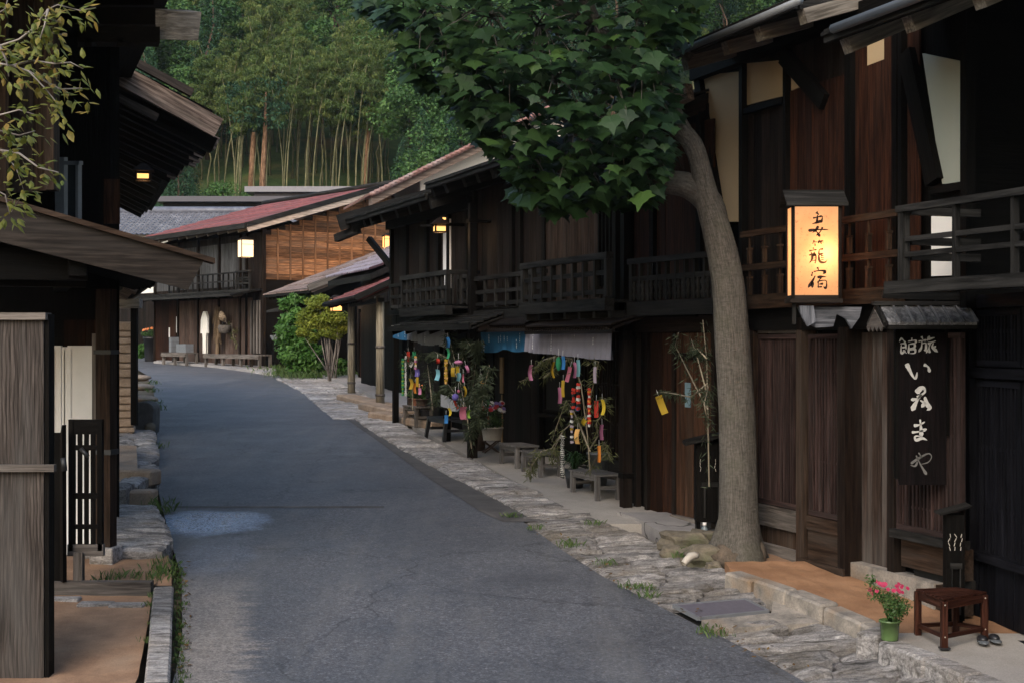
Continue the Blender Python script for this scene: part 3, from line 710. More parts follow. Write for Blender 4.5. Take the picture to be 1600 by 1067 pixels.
for px in (735, 706, 690, 672, 640, 616): u = D.u(px); mb.box(u-.05, u+.05, .0, .08, zfd-.1, zE2)
mb.box(0, LD, 0, .11, zfd-.12, zfd); mb.box(0.02, LD, 0, .12, zE2-.22, zE2-.03); mb.build('beams', BLACKW, rd)
mb = MB(); ua, ub = D.u(700, .6), D.u(630, .6); zt = D.z(665, 427, .6); zf = D.z(665, 478, .6)
railing(mb, ua, ub, zf, zt, .6, 9, (.12, .5), .07, .07); mb.box(ua-.03, ub+.03, .54, .66, zf-.16, zf-.02); mb.box(ua, ub, .1, .54, zf-.06, zf-.03)
railing(mb, ub+.08, D.u(612, .2), zf, zt-.05, .2, 4, (.12, .5), .05, .06); railing(mb, .2, ua-.1, zf, zt-.05, .2, 3, (.12, .5), .05, .06)
for i in range(4): mb.box(ua-.02, ua+.02, .15+i*.12, .18+i*.12, zf, zt-.06)
mb.box(ua-.04, ua+.04, .1, .6, zt-.06, zt-.002)
mb.build('balcony', EAVEW, rd)
roof(D, D.u(735, .8), D.u(607, .8), D.z(670, 487, .0), .0, D.z(670, 511, .8), .8, EAVEW, both=False, gap=.6, rh=.07, rw=.06, name='pent_roof', thick=.06)
mb = MB(); boards(mb, D.u(694, -.8), D.u(645, -.8), D.gz(2)-.1, D.z(670, 520), -.82, .3); mb.build('lower_wall', DARKW, rd)
mb = MB()
for px in (694, 645, 735): u = D.u(px, -.8); mb.box(u-.055, u+.055, -.8, -.7, D.gz(u)-.1, D.z(670, 510))
for px in (694, 614): u = D.u(px, .0); mb.box(u-.05, u+.05, -.1, .0, D.gz(u)-.1, D.z(670, 510))
mb.build('posts', BLACKW, rd)
# tall downpipes / posts at the party lines
def downpipe(fr, px, off, y0, y1, w, label, lean=0):
    t_ = thing('downpipe', label, 'downpipe', tuple(fr.w(fr.u(px, off), off, fr.gz(fr.u(px, off), off))), fr.rz, 'dark square downpipes on the right house fronts')
    H = y1-fr.gz(fr.u(px, off), off)
    mb = MB(); mb.box(-w/2, w/2, -w/2, w/2, .0, H*.52); mb.build('lower_pipe', DARKW, t_)
    mb = MB(); mb.box(-w*.43, w*.43, -w*.43, w*.43, H*.52, H); mb.build('upper_pipe', BLACKW, t_)
    mb = MB()
    for k in (.1, .5, .93): mb.box(-w*.6, w*.6, -w*.6, w*.6, H*k-.03, H*k+.03)
    mb.box(-w/2, w/2, -off, -w/2, H*.93-.02, H*.93+.02); mb.box(-w/2, w/2, -off, -w/2, H*.5-.02, H*.5+.02)
    mb.build('bracket', BLACKW, t_)
    return t_
downpipe(C, 978, .12, 0, zE-.35, .115, 'tall dark square downpipe between the noren shop and the plank doors')
downpipe(C, 738, .3, 0, zE-.35, .125, 'dark square downpipe between the two noren houses')

# ================================================================ PLANK DOOR HOUSE (behind the tree)
pB0 = gp(1185, 852); pB1 = gp(986, 790)
B = FR((pB0.x, pB0.y), (pB1.x-.05, pB1.y+.1), 'townhouse', 'dark timber house with red brown plank doors and a curved balcony behind the big tree', 'house', 'townhouses along the right of the street')
LB = B.L; rb = B.root; zEB = B.z(1045, 165, .6)
UB = B.u(1102)
shell(B, UB, LB-.02, B.z(1050, 500), zEB+.1, 6, BLACKW, gable=(-3, zEB+1.2))
shell(B, 0, LB-.02, B.gz(0)-.4, B.z(1050, 500), 5.9, BLACKW, name='lower_body')
roof(B, UB, LB+.05, zEB+1.3, -3, zEB, .65, EAVEW, rh=.13, gap=.6)
mb = MB(); q = B.uv(1045, 158, .7); mb.bar((q[0]-.28, .62, q[1]+.06), (q[0]+.25, .72, q[1]-.05), .1, .17); mb.build('barge_board', PINKW, rb)
zfB = B.z(1050, 480)
mb = MB(); boards(mb, B.u(1118), B.u(988), zfB, zEB-.1, .0, .19); mb.build('upper_wall', REDW, rb)
mb = MB()
for px in (990, 1026, 1100): u = B.u(px); mb.box(u-.045, u+.045, .0, .08, zfB-.1, zEB)
mb.box(UB, LB, 0, .12, zfB-.12, zfB); mb.build('beams', BLACKW, rb)
mb = MB(); ua, ub = B.u(1118, .4), B.u(988, .4); zt = B.z(1050, 399, .4); zf = B.z(1050, 468, .4)
railing(mb, ua, ub, zf, zt, .4, 9, (.52,), .06, .06); mb.box(ua-.03, ub+.03, .34, .46, zf-.17, zf-.01); mb.box(ua, ub, .1, .34, zf-.06, zf-.03)
for i in range(18):
    u = ua+(ub-ua)*(i+.5)/18; k = (zt-zf)
    mb.lathe([(.014, 0), (.03, k*.12), (.014, k*.22), (.03, k*.36), (.014, k*.46)], 6, (u, .4, zf)); 
mb.build('balcony', EAVEW, rb)
zgB = B.z(1050, 505)
mb = MB(); boards(mb, B.u(1058), B.u(1018), B.gz(1), B.z(1040, 520), .0, .3); mb.build('door_panel', REDW, rb, label='red brown plank door panel')
mb = MB(); boards(mb, B.u(1120), B.u(1060), B.gz(1), B.z(1090, 520), .02, .17); mb.build('plank_door', wood('worn_brown_door', (.055, .026, .015), (.13, .06, .035), (.12, .085, .06), .5, k=.6), rb)
mb = MB(); mb.box(B.u(1078, .06), B.u(1070, .06), .045, .06, B.z(1072, 635), B.z(1072, 597)); mb.build('name_plate', plain('blue_plate', (.16, .25, .30), .5), rb)
mb = MB()
for px in (1060, 1017, 1122, 1000): u = B.u(px); mb.box(u-.03, u+.03, .0, .07, B.gz(u), B.z(1050, 515))
mb.box(B.u(1122), B.u(1062), .045, .09, B.z(1090, 562), B.z(1090, 551)); mb.box(0, LB, .0, .1, zgB-.1, zgB+.08)
mb.build('door_frame', DARKW, rb)
mb = MB(); mb.box(B.u(1125), B.u(1060), -.02, .12, B.gz(1.2)-.1, B.gz(1.2)+.09); mb.build('sill', GREYW, rb)

REDWD = wood('deep_red_shutter', (.030, .012, .008), (.075, .028, .015), (.04, .03, .025), .4, .7, .6, k=.5)
# ================================================================ THE INN
A1 = gp(1190, 857); dirI = Vector((-.36, 1)).normalized()
A0 = Vector((A1.x, A1.y)) - dirI*3.05
I = FR((A0.x, A0.y), (A1.x, A1.y), 'inn', 'dark timber inn with plaster panels, lattice front and balconies beside the big tree', 'inn', 'townhouses along the right of the street')
LI = I.L; ri = I.root
zEI = I.z(1160, 100, .0)+.1
UEND = I.u(1092, 0)                          # upper storey runs on behind the trunk
shell(I, 0, LI, I.gz(LI)-.5, zEI, 6, BLACKW, gable=(-3, zEI+1.1), y=-.05)
mb = MB(); mb.box(LI-.02, UEND, -.3, -.06, I.z(1130, 348), zEI); mb.build('upper_wall_backing', BLACKW, ri)
def ipoly(nm, pts, mat, off=0.0, th=.03, fr=None):
    fr = fr or I; m_ = MB(); m_.prism([(fr.u(x, off), off, fr.z(x, y, off)) for x, y in pts], (0, -th, 0)); return m_.build(nm, mat, fr.root)
ipoly('plaster_panel', [(1096, 118), (1160, 112), (1160, 347), (1132, 347), (1112, 250)], CREAM, .012)
ipoly('plaster_panel', [(1162, 100), (1226, 94), (1226, 150), (1162, 166)], CREAM, .012)
ipoly('plaster_panel', [(1236, 92), (1262, 132), (1236, 142)], CREAM, .012)
ipoly('plaster_panel', [(1342, 40), (1400, 40), (1400, 86), (1342, 108)], CREAM, .012)
ipoly('plaster_panel', [(1441, 84), (1511, 98), (1511, 286), (1472, 288)], PALEPL, .012)
ipoly('paper_screen', [(1455, 326), (1506, 328), (1506, 430), (1455, 432)], WHITEP, .012)
zf2 = I.z(1280, 470)
mb = MB(); boards(mb, I.u(1330), I.u(1164), zf2, zEI-.05, -.03, .16, .02, z1b=None); mb.build('upper_wall', DARKW, ri)
mb = MB(); boards(mb, I.u(1438), I.u(1332), zf2, zEI-.3, -.01, .13, .02); mb.build('shutter', REDWD, ri)
mb = MB(); boards(mb, I.u(1320), I.u(1236), I.z(1280, 470), I.z(1280, 130), -.005, .13, .018); mb.build('shutter', REDWD, ri)
mb = MB(); boards(mb, 0, I.u(1512), I.z(1540, 440), zEI, -.03, .2, .02); mb.build('end_wall', BLACKW, ri)
mb = MB()
def dia(xa, ya, xb, yb, w): a, b_ = I.uv(xa, ya, .03), I.uv(xb, yb, .03); mb.bar((a[0], .03, a[1]), (b_[0], .03, b_[1]), .09, w, (0, 0, 1))
dia(1226, 88, 1290, 160, .16); dia(1418, 82, 1462, 285, .17); dia(1092, 118, 1128, 345, .12)
for px, w in ((1162, .07), (1231, .05), (1330, .09), (1404, .07), (1513, .08), (1412, .05)):
    u = I.u(px, .03); mb.box(u-w/2, u+w/2, -.01, .07+R.uniform(0, .01), zf2-.12, zEI)
mb.box(0, UEND, -.02, .12, zEI-.12, zEI+.02); mb.box(0, I.u(1160), -.02, .13, zf2-.2, zf2)
mb.box(I.u(1230), I.u(1162), .0, .06, I.z(1200, 166)-.03, I.z(1200, 166)+.03); mb.box(I.u(1512), I.u(1462), .0, .06, I.z(1490, 300), I.z(1490, 288))
mb.build('beams', BLACKW, ri)
# upper railings
mb = MB(); o_ = .22; ua, ub = I.u(1405, o_), I.u(1160, o_); zt = I.z(1340, 340, o_); zf = I.z(1340, 462, o_)
mb.box(ua, ub, o_-.03, o_+.03, zt-.04, zt+.02); mb.box(ua, ub, o_-.025, o_+.025, I.z(1340, 402, o_)-.03, I.z(1340, 402, o_)+.03)
mb.box(ua, ub, o_-.06, o_+.05, zf-.08, zf+.06)
for i in range(9):
    u = ua+(ub-ua)*(i+.5)/9; k = (zt-zf)
    mb.box(u-.022, u+.022, o_-.018, o_+.018, zf+.05, zf+.05+k*.26); mb.box(u-.03, u+.03, o_-.022, o_+.022, zf+.05+k*.26, zf+.05+k*.29); mb.box(u-.008, u+.008, o_-.008, o_+.008, zf, zt)
    mb.box(u-.02, u+.02, o_-.018, o_+.018, zf+k*.55, zf+k*.75); mb.box(u-.03, u+.03, o_-.022, o_+.022, zf+k*.75, zf+k*.78)
mb.build('railing', wood('warm_rail_timber', (.05, .026, .017), (.13, .075, .045), (.10, .08, .06), .4, k=.3), ri)
mb = MB(); o_ = .75; ub, ua = I.u(1412, o_), I.u(1412, o_)-4.5; zt = I.z(1500, 313, o_)+.02; zf = I.z(1500, 436, o_)
railing(mb, ua, ub, zf, zt, o_, 7, (.36, .56), .065, .05, sw=.035, rt_=.019); mb.box(ua-.05, ub+.12, o_-.08, o_+.1, zf-.085, zf+.01)
mb.box(ua, ub, .05, o_-.08, zf-.05, zf-.02)
for z_ in (zt-.04, zf+(zt-zf)*.54, zf+(zt-zf)*.34): mb.box(ub-.03, ub+.03, .05, o_-.05, z_-.03, z_+.03)
mb.build('balcony', EAVEW, ri)
# eaves
eye = .75
roof(I, I.u(1245, eye), I.u(1058, eye), zEI+1.15, -3, I.z(1100, 62, eye), eye, EAVEW, rmat=ENDW, gap=.75, rh=.13, rw=.12)
mb = MB(); u0, u1 = I.u(1250, eye+.1), I.u(1055, eye+.1); zz = I.z(1150, 44, eye+.1)
mb.tube([(u0, eye+.1, zz), (u1, eye+.1, zz)], .035, 8); mb.build('gutter', GREYMET, ri)
roof(I, -5, I.u(1290, 1.05), zEI+1.25, -3, I.z(1400, 12, 1.05), 1.05, EAVEW, rmat=ENDW, gap=.8, rh=.13, rw=.12, name='front_roof')
mb = MB(); zz = I.z(1360, 30, 1.12)+.03; mb.tube([(-5, 1.12, zz), (I.u(1302, 1.12), 1.12, zz)], .04, 8); mb.build('gutter', GREYMET, ri)
# ground floor
zs = I.z(1300, 512); 
LATW = wood('plum_lattice_timber', (.04, .024, .022), (.11, .066, .06), (.12, .10, .095), .4, .7, .7, k=.42)
def panel(fr, xa, xb, yt, yb, off, parent, kick=(0, 0), pitch=.032, mat=LATW, rails=(.3, .55, .8)):
    """lattice panel with frame, kick boards: pixel x range, top y and bottom y at xa"""
    u0, u1 = sorted((fr.u(xa, off), fr.u(xb, off))); zt, zb = fr.z((xa+xb)/2, yt, off), fr.z((xa+xb)/2, yb, off)
    m_ = MB(); frame(m_, u0, u1, zb, zt, off, .045, .05); parent = m_.build('lattice_window', mat, parent)
    m_ = MB(); slats(m_, u0+.05, u1-.05, zb+.04, zt-.04, off+.005, pitch, pitch*.55, .02, [zb+(zt-zb)*r for r in rails], .022); m_.build('lattice', mat, parent)
    m_ = MB(); m_.box(u0+.03, u1-.03, off-.03, off-.01, zb, zt); m_.build('backing', BLACKM, parent)
    return u0, u1, zb, zt
o1 = .06
u0, u1, zb, zt = panel(I, 1190, 1257, 522, 790, o1, ri, rails=(.33, .6, .85))
mb = MB(); mb.box(u0, u1, o1, o1+.06, zb-.22, zb-.01); mb.box(u0, u1, o1-.01, o1+.07, zb-.7, zb-.4); mb.box(u0, u1, o1, o1+.05, zt+.01, zt+.14); mb.build('grey_boards', GREYW, ri)
mb = MB(); boards(mb, u0, u1, zb-.4, zb-.22, o1-.02, .12); mb.build('kick_board', BROWNW, ri)
mb = MB()
for px, w in ((1187, .09), (1262, .1)): u = I.u(px, o1); mb.box(u-w/2, u+w/2, 0, o1+.1, I.gz(u)-.1, zs+.1)
mb.build('posts', BROWNW, ri)
mb = MB(); mb.box(0, LI, 0, .16, zs-.02, zs+.16); mb.build('lintel', BLACKW, ri)
# second panel faces the camera more frontally: a shallow box bay
u0, u1, zb, zt = panel(I, 1270, 1322, 522, 808, .12, ri, pitch=.05)
mb = MB(); mb.box(u0, u1, .1, .19, zb-.14, zb-.01); mb.box(u0, u1, .1, .175, zb-.42, zb-.14); mb.box(u0-.1, u1+.1, .0, .22, zb-.58, zb-.42)
mb.build('kick_board', BROWNW, ri)
mb = MB(); 
for px, w in ((1329, .12),): u = I.u(px, .1); mb.box(u-w/2, u+w/2, 0, .2, I.gz(u)-.1, zs)
mb.build('posts', DARKW, ri)
mb = MB(); boards(mb, I.u(1398), I.u(1336), I.z(1365, 880), zs-.05, .0, .17); mb.build('plank_door', wood('worn_door', (.025, .016, .012), (.06, .04, .032), (.13, .115, .105), .8), ri)
mb = MB(); u = I.u(1402, .05); mb.box(u-.05, u+.05, 0, .12, I.gz(u)-.1, zs-.002)
mb.build('posts', DARKW, ri)
mb = MB(); mb.box(0, I.u(1334), -.02, .14, I.z(1365, 905)-.2, I.z(1365, 880)); mb.build('sill', KERB, ri)
u0, u1, zb, zt = panel(I, 1408, 1508, 520, 835, .1, ri, pitch=.05, rails=(.12, .5, .78))
mb = MB(); mb.box(u0, u1+.03, .05, .2, zb-.07, zb); mb.build('window_sill', EAVEW, ri)
mb = MB(); mb.box(u0, u1, .02, .1, zb-.32, zb-.07); mb.box(u0, u1, .02, .12, zb-.6, zb-.4); mb.build('kick_board', BROWNW, ri)
mb = MB(); mb.box(u0, u1-.1, .0, .04, zb-.4, zb-.32); mb.build('vent_slot', BLACKM, ri)

# ================================================================ BLACK HOUSE AT THE RIGHT EDGE
pR = gp(1528, 962, .1); dR = Vector((-.16, 1)).normalized()
q0_ = Vector((pR.x, pR.y))-dR*3.2
E_ = FR((q0_.x, q0_.y), (pR.x, pR.y), 'townhouse', 'near black lattice fronted house at the right edge behind the slatted stool', 'house', 'townhouses along the right of the street')
re_ = E_.root; LE = E_.L; zEE = I.z(1500, 440, .7)-.12
INKW = wood('ink_black_timber', (.008, .008, .011), (.018, .018, .024), (.03, .032, .045), .5, .55, k=.5)
shell(E_, 0, LE, E_.gz(LE)-.6, zEE, 4, INKW, y=-.03)
mb = MB(); mb.box(0, LE, -4, .0, zEE+.002, zEE+.05); mb.build('roof', INKW, re_)
def epanel(ua, ub, zb, zt):
    m_ = MB(); frame(m_, ua, ub, zb, zt, .02, .05, .04); slats(m_, ua+.05, ub-.05, zb, zt, .02, .05, .022, .022, [zb+(zt-zb)*k for k in (.28, .62)]); return m_
ul = LE-.06; zmid = E_.z(1570, 583); zk = E_.z(1570, 878)
for k in range(3):
    a, b_ = ul-.72*(k+1), ul-.72*k-.03
    ew_ = epanel(a, b_, zk, zmid-.06).build('lattice_window', INKW, re_)
    epanel(a, b_, zmid+.05, zmid+.5).build('transom', INKW, re_)
mb = MB(); boards(mb, ul-2.2, ul, zk-.5, zk-.02, .0, .14); mb.build('kick_board', INKW, re_)
mb = MB(); mb.box(0, LE, .0, .11, zmid-.04, zmid+.04); mb.box(0, LE, .0, .13, zk-.7, zk-.52); mb.box(0, LE, 0, .1, zmid+.52, zmid+.62)
mb.box(LE-.05, LE+.09, -.02, .1, E_.gz(LE)-.1, zEE); mb.box(0, LE, .0, .075, zk-.03, zk+.03)
mb.build('beams', INKW, re_)
# ================================================================ FAR HOUSE with red roof
pf = gp(411, 575); dF = Vector((-.615, .788))
F = FR((pf.x, pf.y), (pf.x+dF.x*8.9, pf.y+dF.y*8.9), 'farmhouse', 'two storey timber house with red sheet roof and orange lit plank gable at the bend', 'house')
rf = F.root; LF = F.L; gF = F.gz(0)
zEF = F.z(400, 362, .0)-.05; zRF = CAMZ+5.62
shell(F, 0, LF, gF-.6, zEF, 9.5, DARKW, gable=(-4.9, zRF-.25))
roof(F, -.55, LF+.3, zRF, -4.9, F.z(385, 352, .8), .85, REDROOF, rafter=True, rmat=ENDW, gap=.75, rh=.11, rw=.1, thick=.12, back=-10.4)
mb = MB(); z1_ = F.z(385, 352, .8); nn = .22
mb.prism([(-.60, .9, z1_-.1), (-.60, -4.9, zRF-.08), (-.60, -10.4, zRF-1.75), (-.60, -10.4, zRF-1.95), (-.60, -4.9, zRF-.28), (-.60, .85, z1_-.24)], (.045, 0, 0)); mb.build('barge_board', wood('pale_barge', (.30, .23, .19), (.55, .44, .37), None), rf)
mb = MB(); mb.prism([(-.63, .95, z1_+.06), (-.63, -4.9, zRF+.1), (-.63, -10.4, zRF-1.6), (-.63, -10.4, zRF-1.74), (-.63, -4.9, zRF-.07), (-.63, .9, z1_-.09)], (.14, 0, 0)); mb.box(-.55, LF+.3, .82, .98, z1_-.12, z1_+.05); mb.build('roof_edge', EAVEW, rf)
mb = MB(); mb.tube([(-.6, -4.9, zRF+.06), (LF+.3, -4.9, zRF+.06)], .09, 8); mb.build('ridge_cap', EAVEW, rf)
# orange plank gable wall with battens
slope = (zRF-.2-zEF)/4.9
mb = MB(); zb = gF+3.0; k = 0
while zb < zRF-.35:
    hh = .19; top = zb+hh; ylim = -max(0, (top-zEF)/slope); yb_ = -9.8-(ylim if top > zEF else 0)
    mb.box(-.03-R.uniform(0, .012), -.005, ylim, yb_, zb+.004, top-.004); zb += hh
mb.build('gable_planks', LITW, rf)
mb = MB(); y_ = -.02
for i in range(20):
    y_ = -.05-i*.49; zt = min(zEF+slope*-y_, zEF+slope*(9.8+y_))-.05; mb.box(-.06, -.02, y_-.03, y_+.03, gF+3.0, zt)
mb.build('battens', LITW, rf)
mb = MB(); mb.box(-.1, .02, -.06, .08, gF-.1, zEF+.1); mb.build('corner_post', DARKW, rf)
mb = MB(); mb.box(-.04, -.01, -9.8, -.1, gF-.3, gF+2.98); mb.build('lower_gable_wall', BLACKW, rf)
mb = MB(); boards(mb, 0.02, 1.1, F.z(400, 458), zEF-.25, -.02, .2); mb.build('shutter', DARKW, rf)
mb = MB(); boards(mb, 1.15, LF-.2, F.z(340, 450), zEF-.25, -.03, .45, .015); mb.build('upper_wall', wood('grey_board_wall', (.05, .05, .052), (.12, .12, .125), (.16, .16, .165), .6, k=.6), rf)
mb = MB(); 
for u in (0.04, 1.12, 1.6, 3.2, 4.9, 6.6, 8.7): mb.box(u-.05, u+.05, 0, .08, gF, zEF)
mb.build('posts', DARKW, rf)
mb = MB(); zf = F.z(380, 452, .45); zt = F.z(380, 424, .45); railing(mb, .05, 6.5, zf, zt, .45, 16, (.5,), .05, .05); mb.box(0, 6.6, .4, .5, zf-.1, zf); mb.box(0, 6.6, .05, .45, zf-.05, zf-.03)
railing(mb, 0, .95, zf, zt+.02, .5, 2, (.3, .6), .06, .06)
mb.build('balcony', EAVEW, rf)
roof(F, -.1, LF+.8, F.z(370, 452, 0)-.02, 0, F.z(370, 460, 1.2), 1.25, EAVEW, both=False, gap=1.0, rh=.06, rw=.05, name='pent_roof', thick=.06)
mb = MB(); boards(mb, .75, LF-2.2, gF-.1, F.z(340, 468), .0, .2); mb.build('lower_wall', wood('plum_brown_boards', (.045, .028, .022), (.10, .065, .052), (.13, .11, .1), .5, k=.95), rf)
mb = MB(); slats(mb, .06, .7, gF+.5, F.z(400, 470), .06, .16, .09, .04); mb.build('lattice', GREYW, rf)
mb = MB(); boards(mb, LF-2.1, LF-.2, gF-.1, F.z(270, 470), .02, .6); mb.build('door', REDW, rf)
mb = MB()
for px, ya, yb_, w in ((277, 495, 520, .09), (265, 512, 527, .07), (316, 499, 521, .09)):
    u = F.u(px, .05); mb.box(u-w/2, u+w/2, .05, .07, F.z(px, yb_, .05), F.z(px, ya, .05))
mb.build('paper_notices', WHITEM, rf)
# stone edging before it
mb = MB(); p, q, r_ = gp(250, 566), gp(330, 571), gp(425, 586)
mb.bar(p, q, .3, .16); mb.bar(q, r_, .3, .16); mb.build('far_kerb', SLAB, kind='structure', label='low stone kerb before the far red roofed house')
mb = MB(); mb.prism([tuple(gp(x, y, .08)) for x, y in ((240, 564), (330, 570), (430, 583), (432, 574), (300, 561))], (0, 0, -.2)); mb.build('far_apron', CONCP, kind='structure', label='grey apron before the far red roofed house')
# ================================================================ slatted yard fence left of it
pg0, pg1 = gp(263, 563), gp(205, 561)
Gt = FR((pg0.x, pg0.y+3), (pg1.x-.8, pg1.y+4.2), 'yard_fence', 'dark slatted yard fence left of the far red roofed house', 'fence')
mb = MB(); z0, z1 = Gt.gz(0), Gt.z(235, 478); slats(mb, .1, Gt.L*.62, z0+1.3, z1, 0, .15, .07, .03); frame(mb, .0, Gt.L*.64, z0+.2, z1+.05, 0, .09, .05); mb.build('slats', BROWNW, Gt.root)
mb = MB(); boards(mb, .1, Gt.L*.62, z0, z0+1.2, .0, .25); boards(mb, Gt.L*.65, Gt.L*2.6, z0, z1+.55, 0, .25); mb.build('boards', DARKW, Gt.root)
# ================================================================ grey tiled house behind
def tiled(u0, u1, y0, z0, y1, z1, nt, nr, mat, nm, parent, amp=.05):
    mb = MB(); vs, fs = [], []; nu = nt*6
    for j in range(nr):
        for e in (0, 1):
            k = (j+e)/nr; lift = .045 if e else 0.0
            for i in range(nu+1):
                x = (i/6) % 1.0; prof = amp*(math.cos(2*math.pi*x)*.5+.5)**.7
                vs.append((u0+(u1-u0)*i/nu, y0+(y1-y0)*k, z0+(z1-z0)*k+lift+prof))
    w = nu+1
    for j in range(2*nr-1):
        for i in range(nu): fs.append((j*w+i, j*w+i+1, (j+1)*w+i+1, (j+1)*w+i))
    mb.add(vs, fs, None, .5, False); return mb.build(nm, mat, parent)
TILEB = stone('blue_grey_tile', (.06, .063, .085), (.13, .135, .165), (.22, .22, .25), 3, .35, .1, fine=20)
TILER = stone('red_brown_tile', (.14, .07, .06), (.26, .13, .11), (.3, .26, .25), 3, .45, .1, fine=20)
hb = thing('tiled_house', 'house under a blue grey tiled roof behind the left eaves at the bend', 'house', (xat(310, 64), 64, 0))
ya, yb_ = 4.2, 0
tiled(-5.2, 5.4, ya, CAMZ+6.15, yb_, CAMZ+4.75, 44, 13, TILEB, 'roof', hb)
mb = MB(); mb.tube([(-5.3, ya, CAMZ+6.25), (5.5, ya, CAMZ+6.25)], .2, 8); mb.build('ridge_cap', TILEB, hb)
mb = MB(); mb.box(-5, 5.2, .6, 7.6, G(64)-.5, CAMZ+4.85); mb.prism([(-5, .6, CAMZ+4.8), (-5, 7.6, CAMZ+4.8), (-5, ya, CAMZ+6.05)], (10.2, 0, 0)); mb.build('wall', WHITEP, hb)
mb = MB(); mb.prism([(-5.2, ya, CAMZ+6.2), (5.4, ya, CAMZ+6.2), (5.4, ya+4.2, CAMZ+4.75), (-5.2, ya+4.2, CAMZ+4.75)], (0, 0, -.05)); mb.build('rear_roof', TILEB, hb)
SLATE = plain('dusky_violet_sheet', (.085, .08, .095), .6, .1, 3)
hb = thing('flat_roofed_shed', 'low dusky grey building behind the red roof under the bamboo', 'building', (xat(490, 76), 76, 0))
mb = MB(); mb.box(-3.2, 2.9, 0, 6, G(76)-.5, CAMZ+7.9); mb.build('wall', SLATE, hb)
mb = MB(); mb.box(-3.6, 3.2, -.5, 6.4, CAMZ+7.93, CAMZ+8.22); mb.build('roof', plain('grey_roof_sheet', (.20, .19, .21), .5), hb)
hb = thing('flat_roofed_shed', 'long low dark roofed building behind the tiled roof at the bend', 'building', (xat(360, 72), 72, 0))
mb = MB(); mb.box(-3.4, 4.4, 0, 3.4, G(72)-.5, CAMZ+7.0); mb.build('wall', BLACKM, hb)
mb = MB(); mb.box(-3.7, 4.8, -.4, 3.7, CAMZ+7.03, CAMZ+7.3); mb.build('roof', SLATE, hb)
# white gabled storehouse behind the noren houses
q = at(870, 533, 38); Wg = FR((q.x, q.y), (q.x-.96*5.3, q.y-.27*5.3), 'storehouse', 'pale plastered storehouse gable with red brown tiled verge above the noren houses', 'building')
rw_ = Wg.root; zl = Wg.z(576, 311); zr_ = Wg.z(860, 172)
uL, uR = Wg.u(576), 0.0
mb = MB(); mb.prism([(Wg.u(657), -.0, G(38)), (Wg.u(657), 0, Wg.z(657, 276)), (Wg.u(860), 0, Wg.z(860, 180)), (uR-4, 0, Wg.z(622, 300)), (uR-4, 0, G(38))], (0, -3.4, 0)); mb.build('wall', plain('warm_white_plaster', (.82, .74, .64), .9, .05, 2), rw_)
mb = MB(); mb.prism([(uL, .0, zl-.0), (Wg.u(860), 0, zr_), (Wg.u(860), 0, zr_-.2), (uL, 0, zl-.2)], (0, .5, 0)); mb.build('verge', wood('dusty_barge', (.20, .14, .115), (.36, .27, .22), None, k=.75), rw_)
# tiles along the verge and roof surface
mb = MB(); n = 40; ut = Wg.u(860)
for i in range(n):
    k = (i+.5)/n; mb.tube([(uL+(ut-uL)*k+.12, .58, zl+(zr_-zl)*k+.02), (uL+(ut-uL)*k-.08, .58, zl+(zr_-zl)*k+.09)], .06, 7)
    mb.tube([(uL+(ut-uL)*k+.12, -.3, zl+(zr_-zl)*k+.02), (uL+(ut-uL)*k-.08, -.3, zl+(zr_-zl)*k+.09)], .06, 7)
mb.prism([(uL+.1, .5, zl+.02), (ut, .5, zr_+.02), (ut, .5, zr_+.08), (uL+.1, .5, zl+.08)], (0, -4, 0)); mb.prism([(ut, .5, zr_+.02), (ut-4.5, .5, zl), (ut-4.5, .5, zl+.06), (ut, .5, zr_+.08)], (0, -4, 0))
mb.build('roof_tiles', TILER, rw_)
mb = MB(); mb.box(Wg.u(657)+.002, Wg.u(657)+.04, -3.3, -.1, G(38), Wg.z(657, 280)); mb.build('shaded_side_wall', plain('eave_shaded_plaster', (.16, .14, .13), .9), rw_)  # shade under the eave put into a darker colour for the plastered side

# ================================================================ low house with plank roof (beyond the gate)
p7 = Vector((xat(519, 42), 42)); H7 = FR((p7.x, p7.y), (p7.x-.42*4.2, p7.y+.907*4.2), 'low_house', 'low house with weathered plank roof between the shrub and the red roofed house', 'house')
r7 = H7.root; ze7 = zat(453, 41.5); 
ROOFW = wood('weathered_roof_plank', (.10, .065, .055), (.26, .18, .155), (.3, .27, .25), .6, gs=14)
shell(H7, 0, H7.L-.3, H7.gz(0)-.6, ze7+.1, 6.5, BLACKW, gable=(-3.2, ze7+1.4))
roof(H7, -.7, H7.L, ze7+2.15, -4.6, ze7, .9, ROOFW, rmat=EAVEW, thick=.12, rh=.1, gap=.6, back=-8)
mb = MB(); mb.bar((-.72, -4.6, ze7+2.18), (-.72, .95, ze7+.02), .1, .16); mb.bar((-.6, -4.5, ze7+2.24), (-.6, .9, ze7+.12), .12, .05); mb.build('barge_board', GREYW, r7)
mb = MB(); mb.prism([(H7.L-1.2, .0, H7.gz(3)+2.1), (H7.L+.2, .0, H7.gz(3)+2.1), (H7.L+.2, .8, H7.gz(3)+1.9), (H7.L-1.2, .8, H7.gz(3)+1.9)], (0, 0, .07)); mb.build('door_hood', EAVEW, r7)
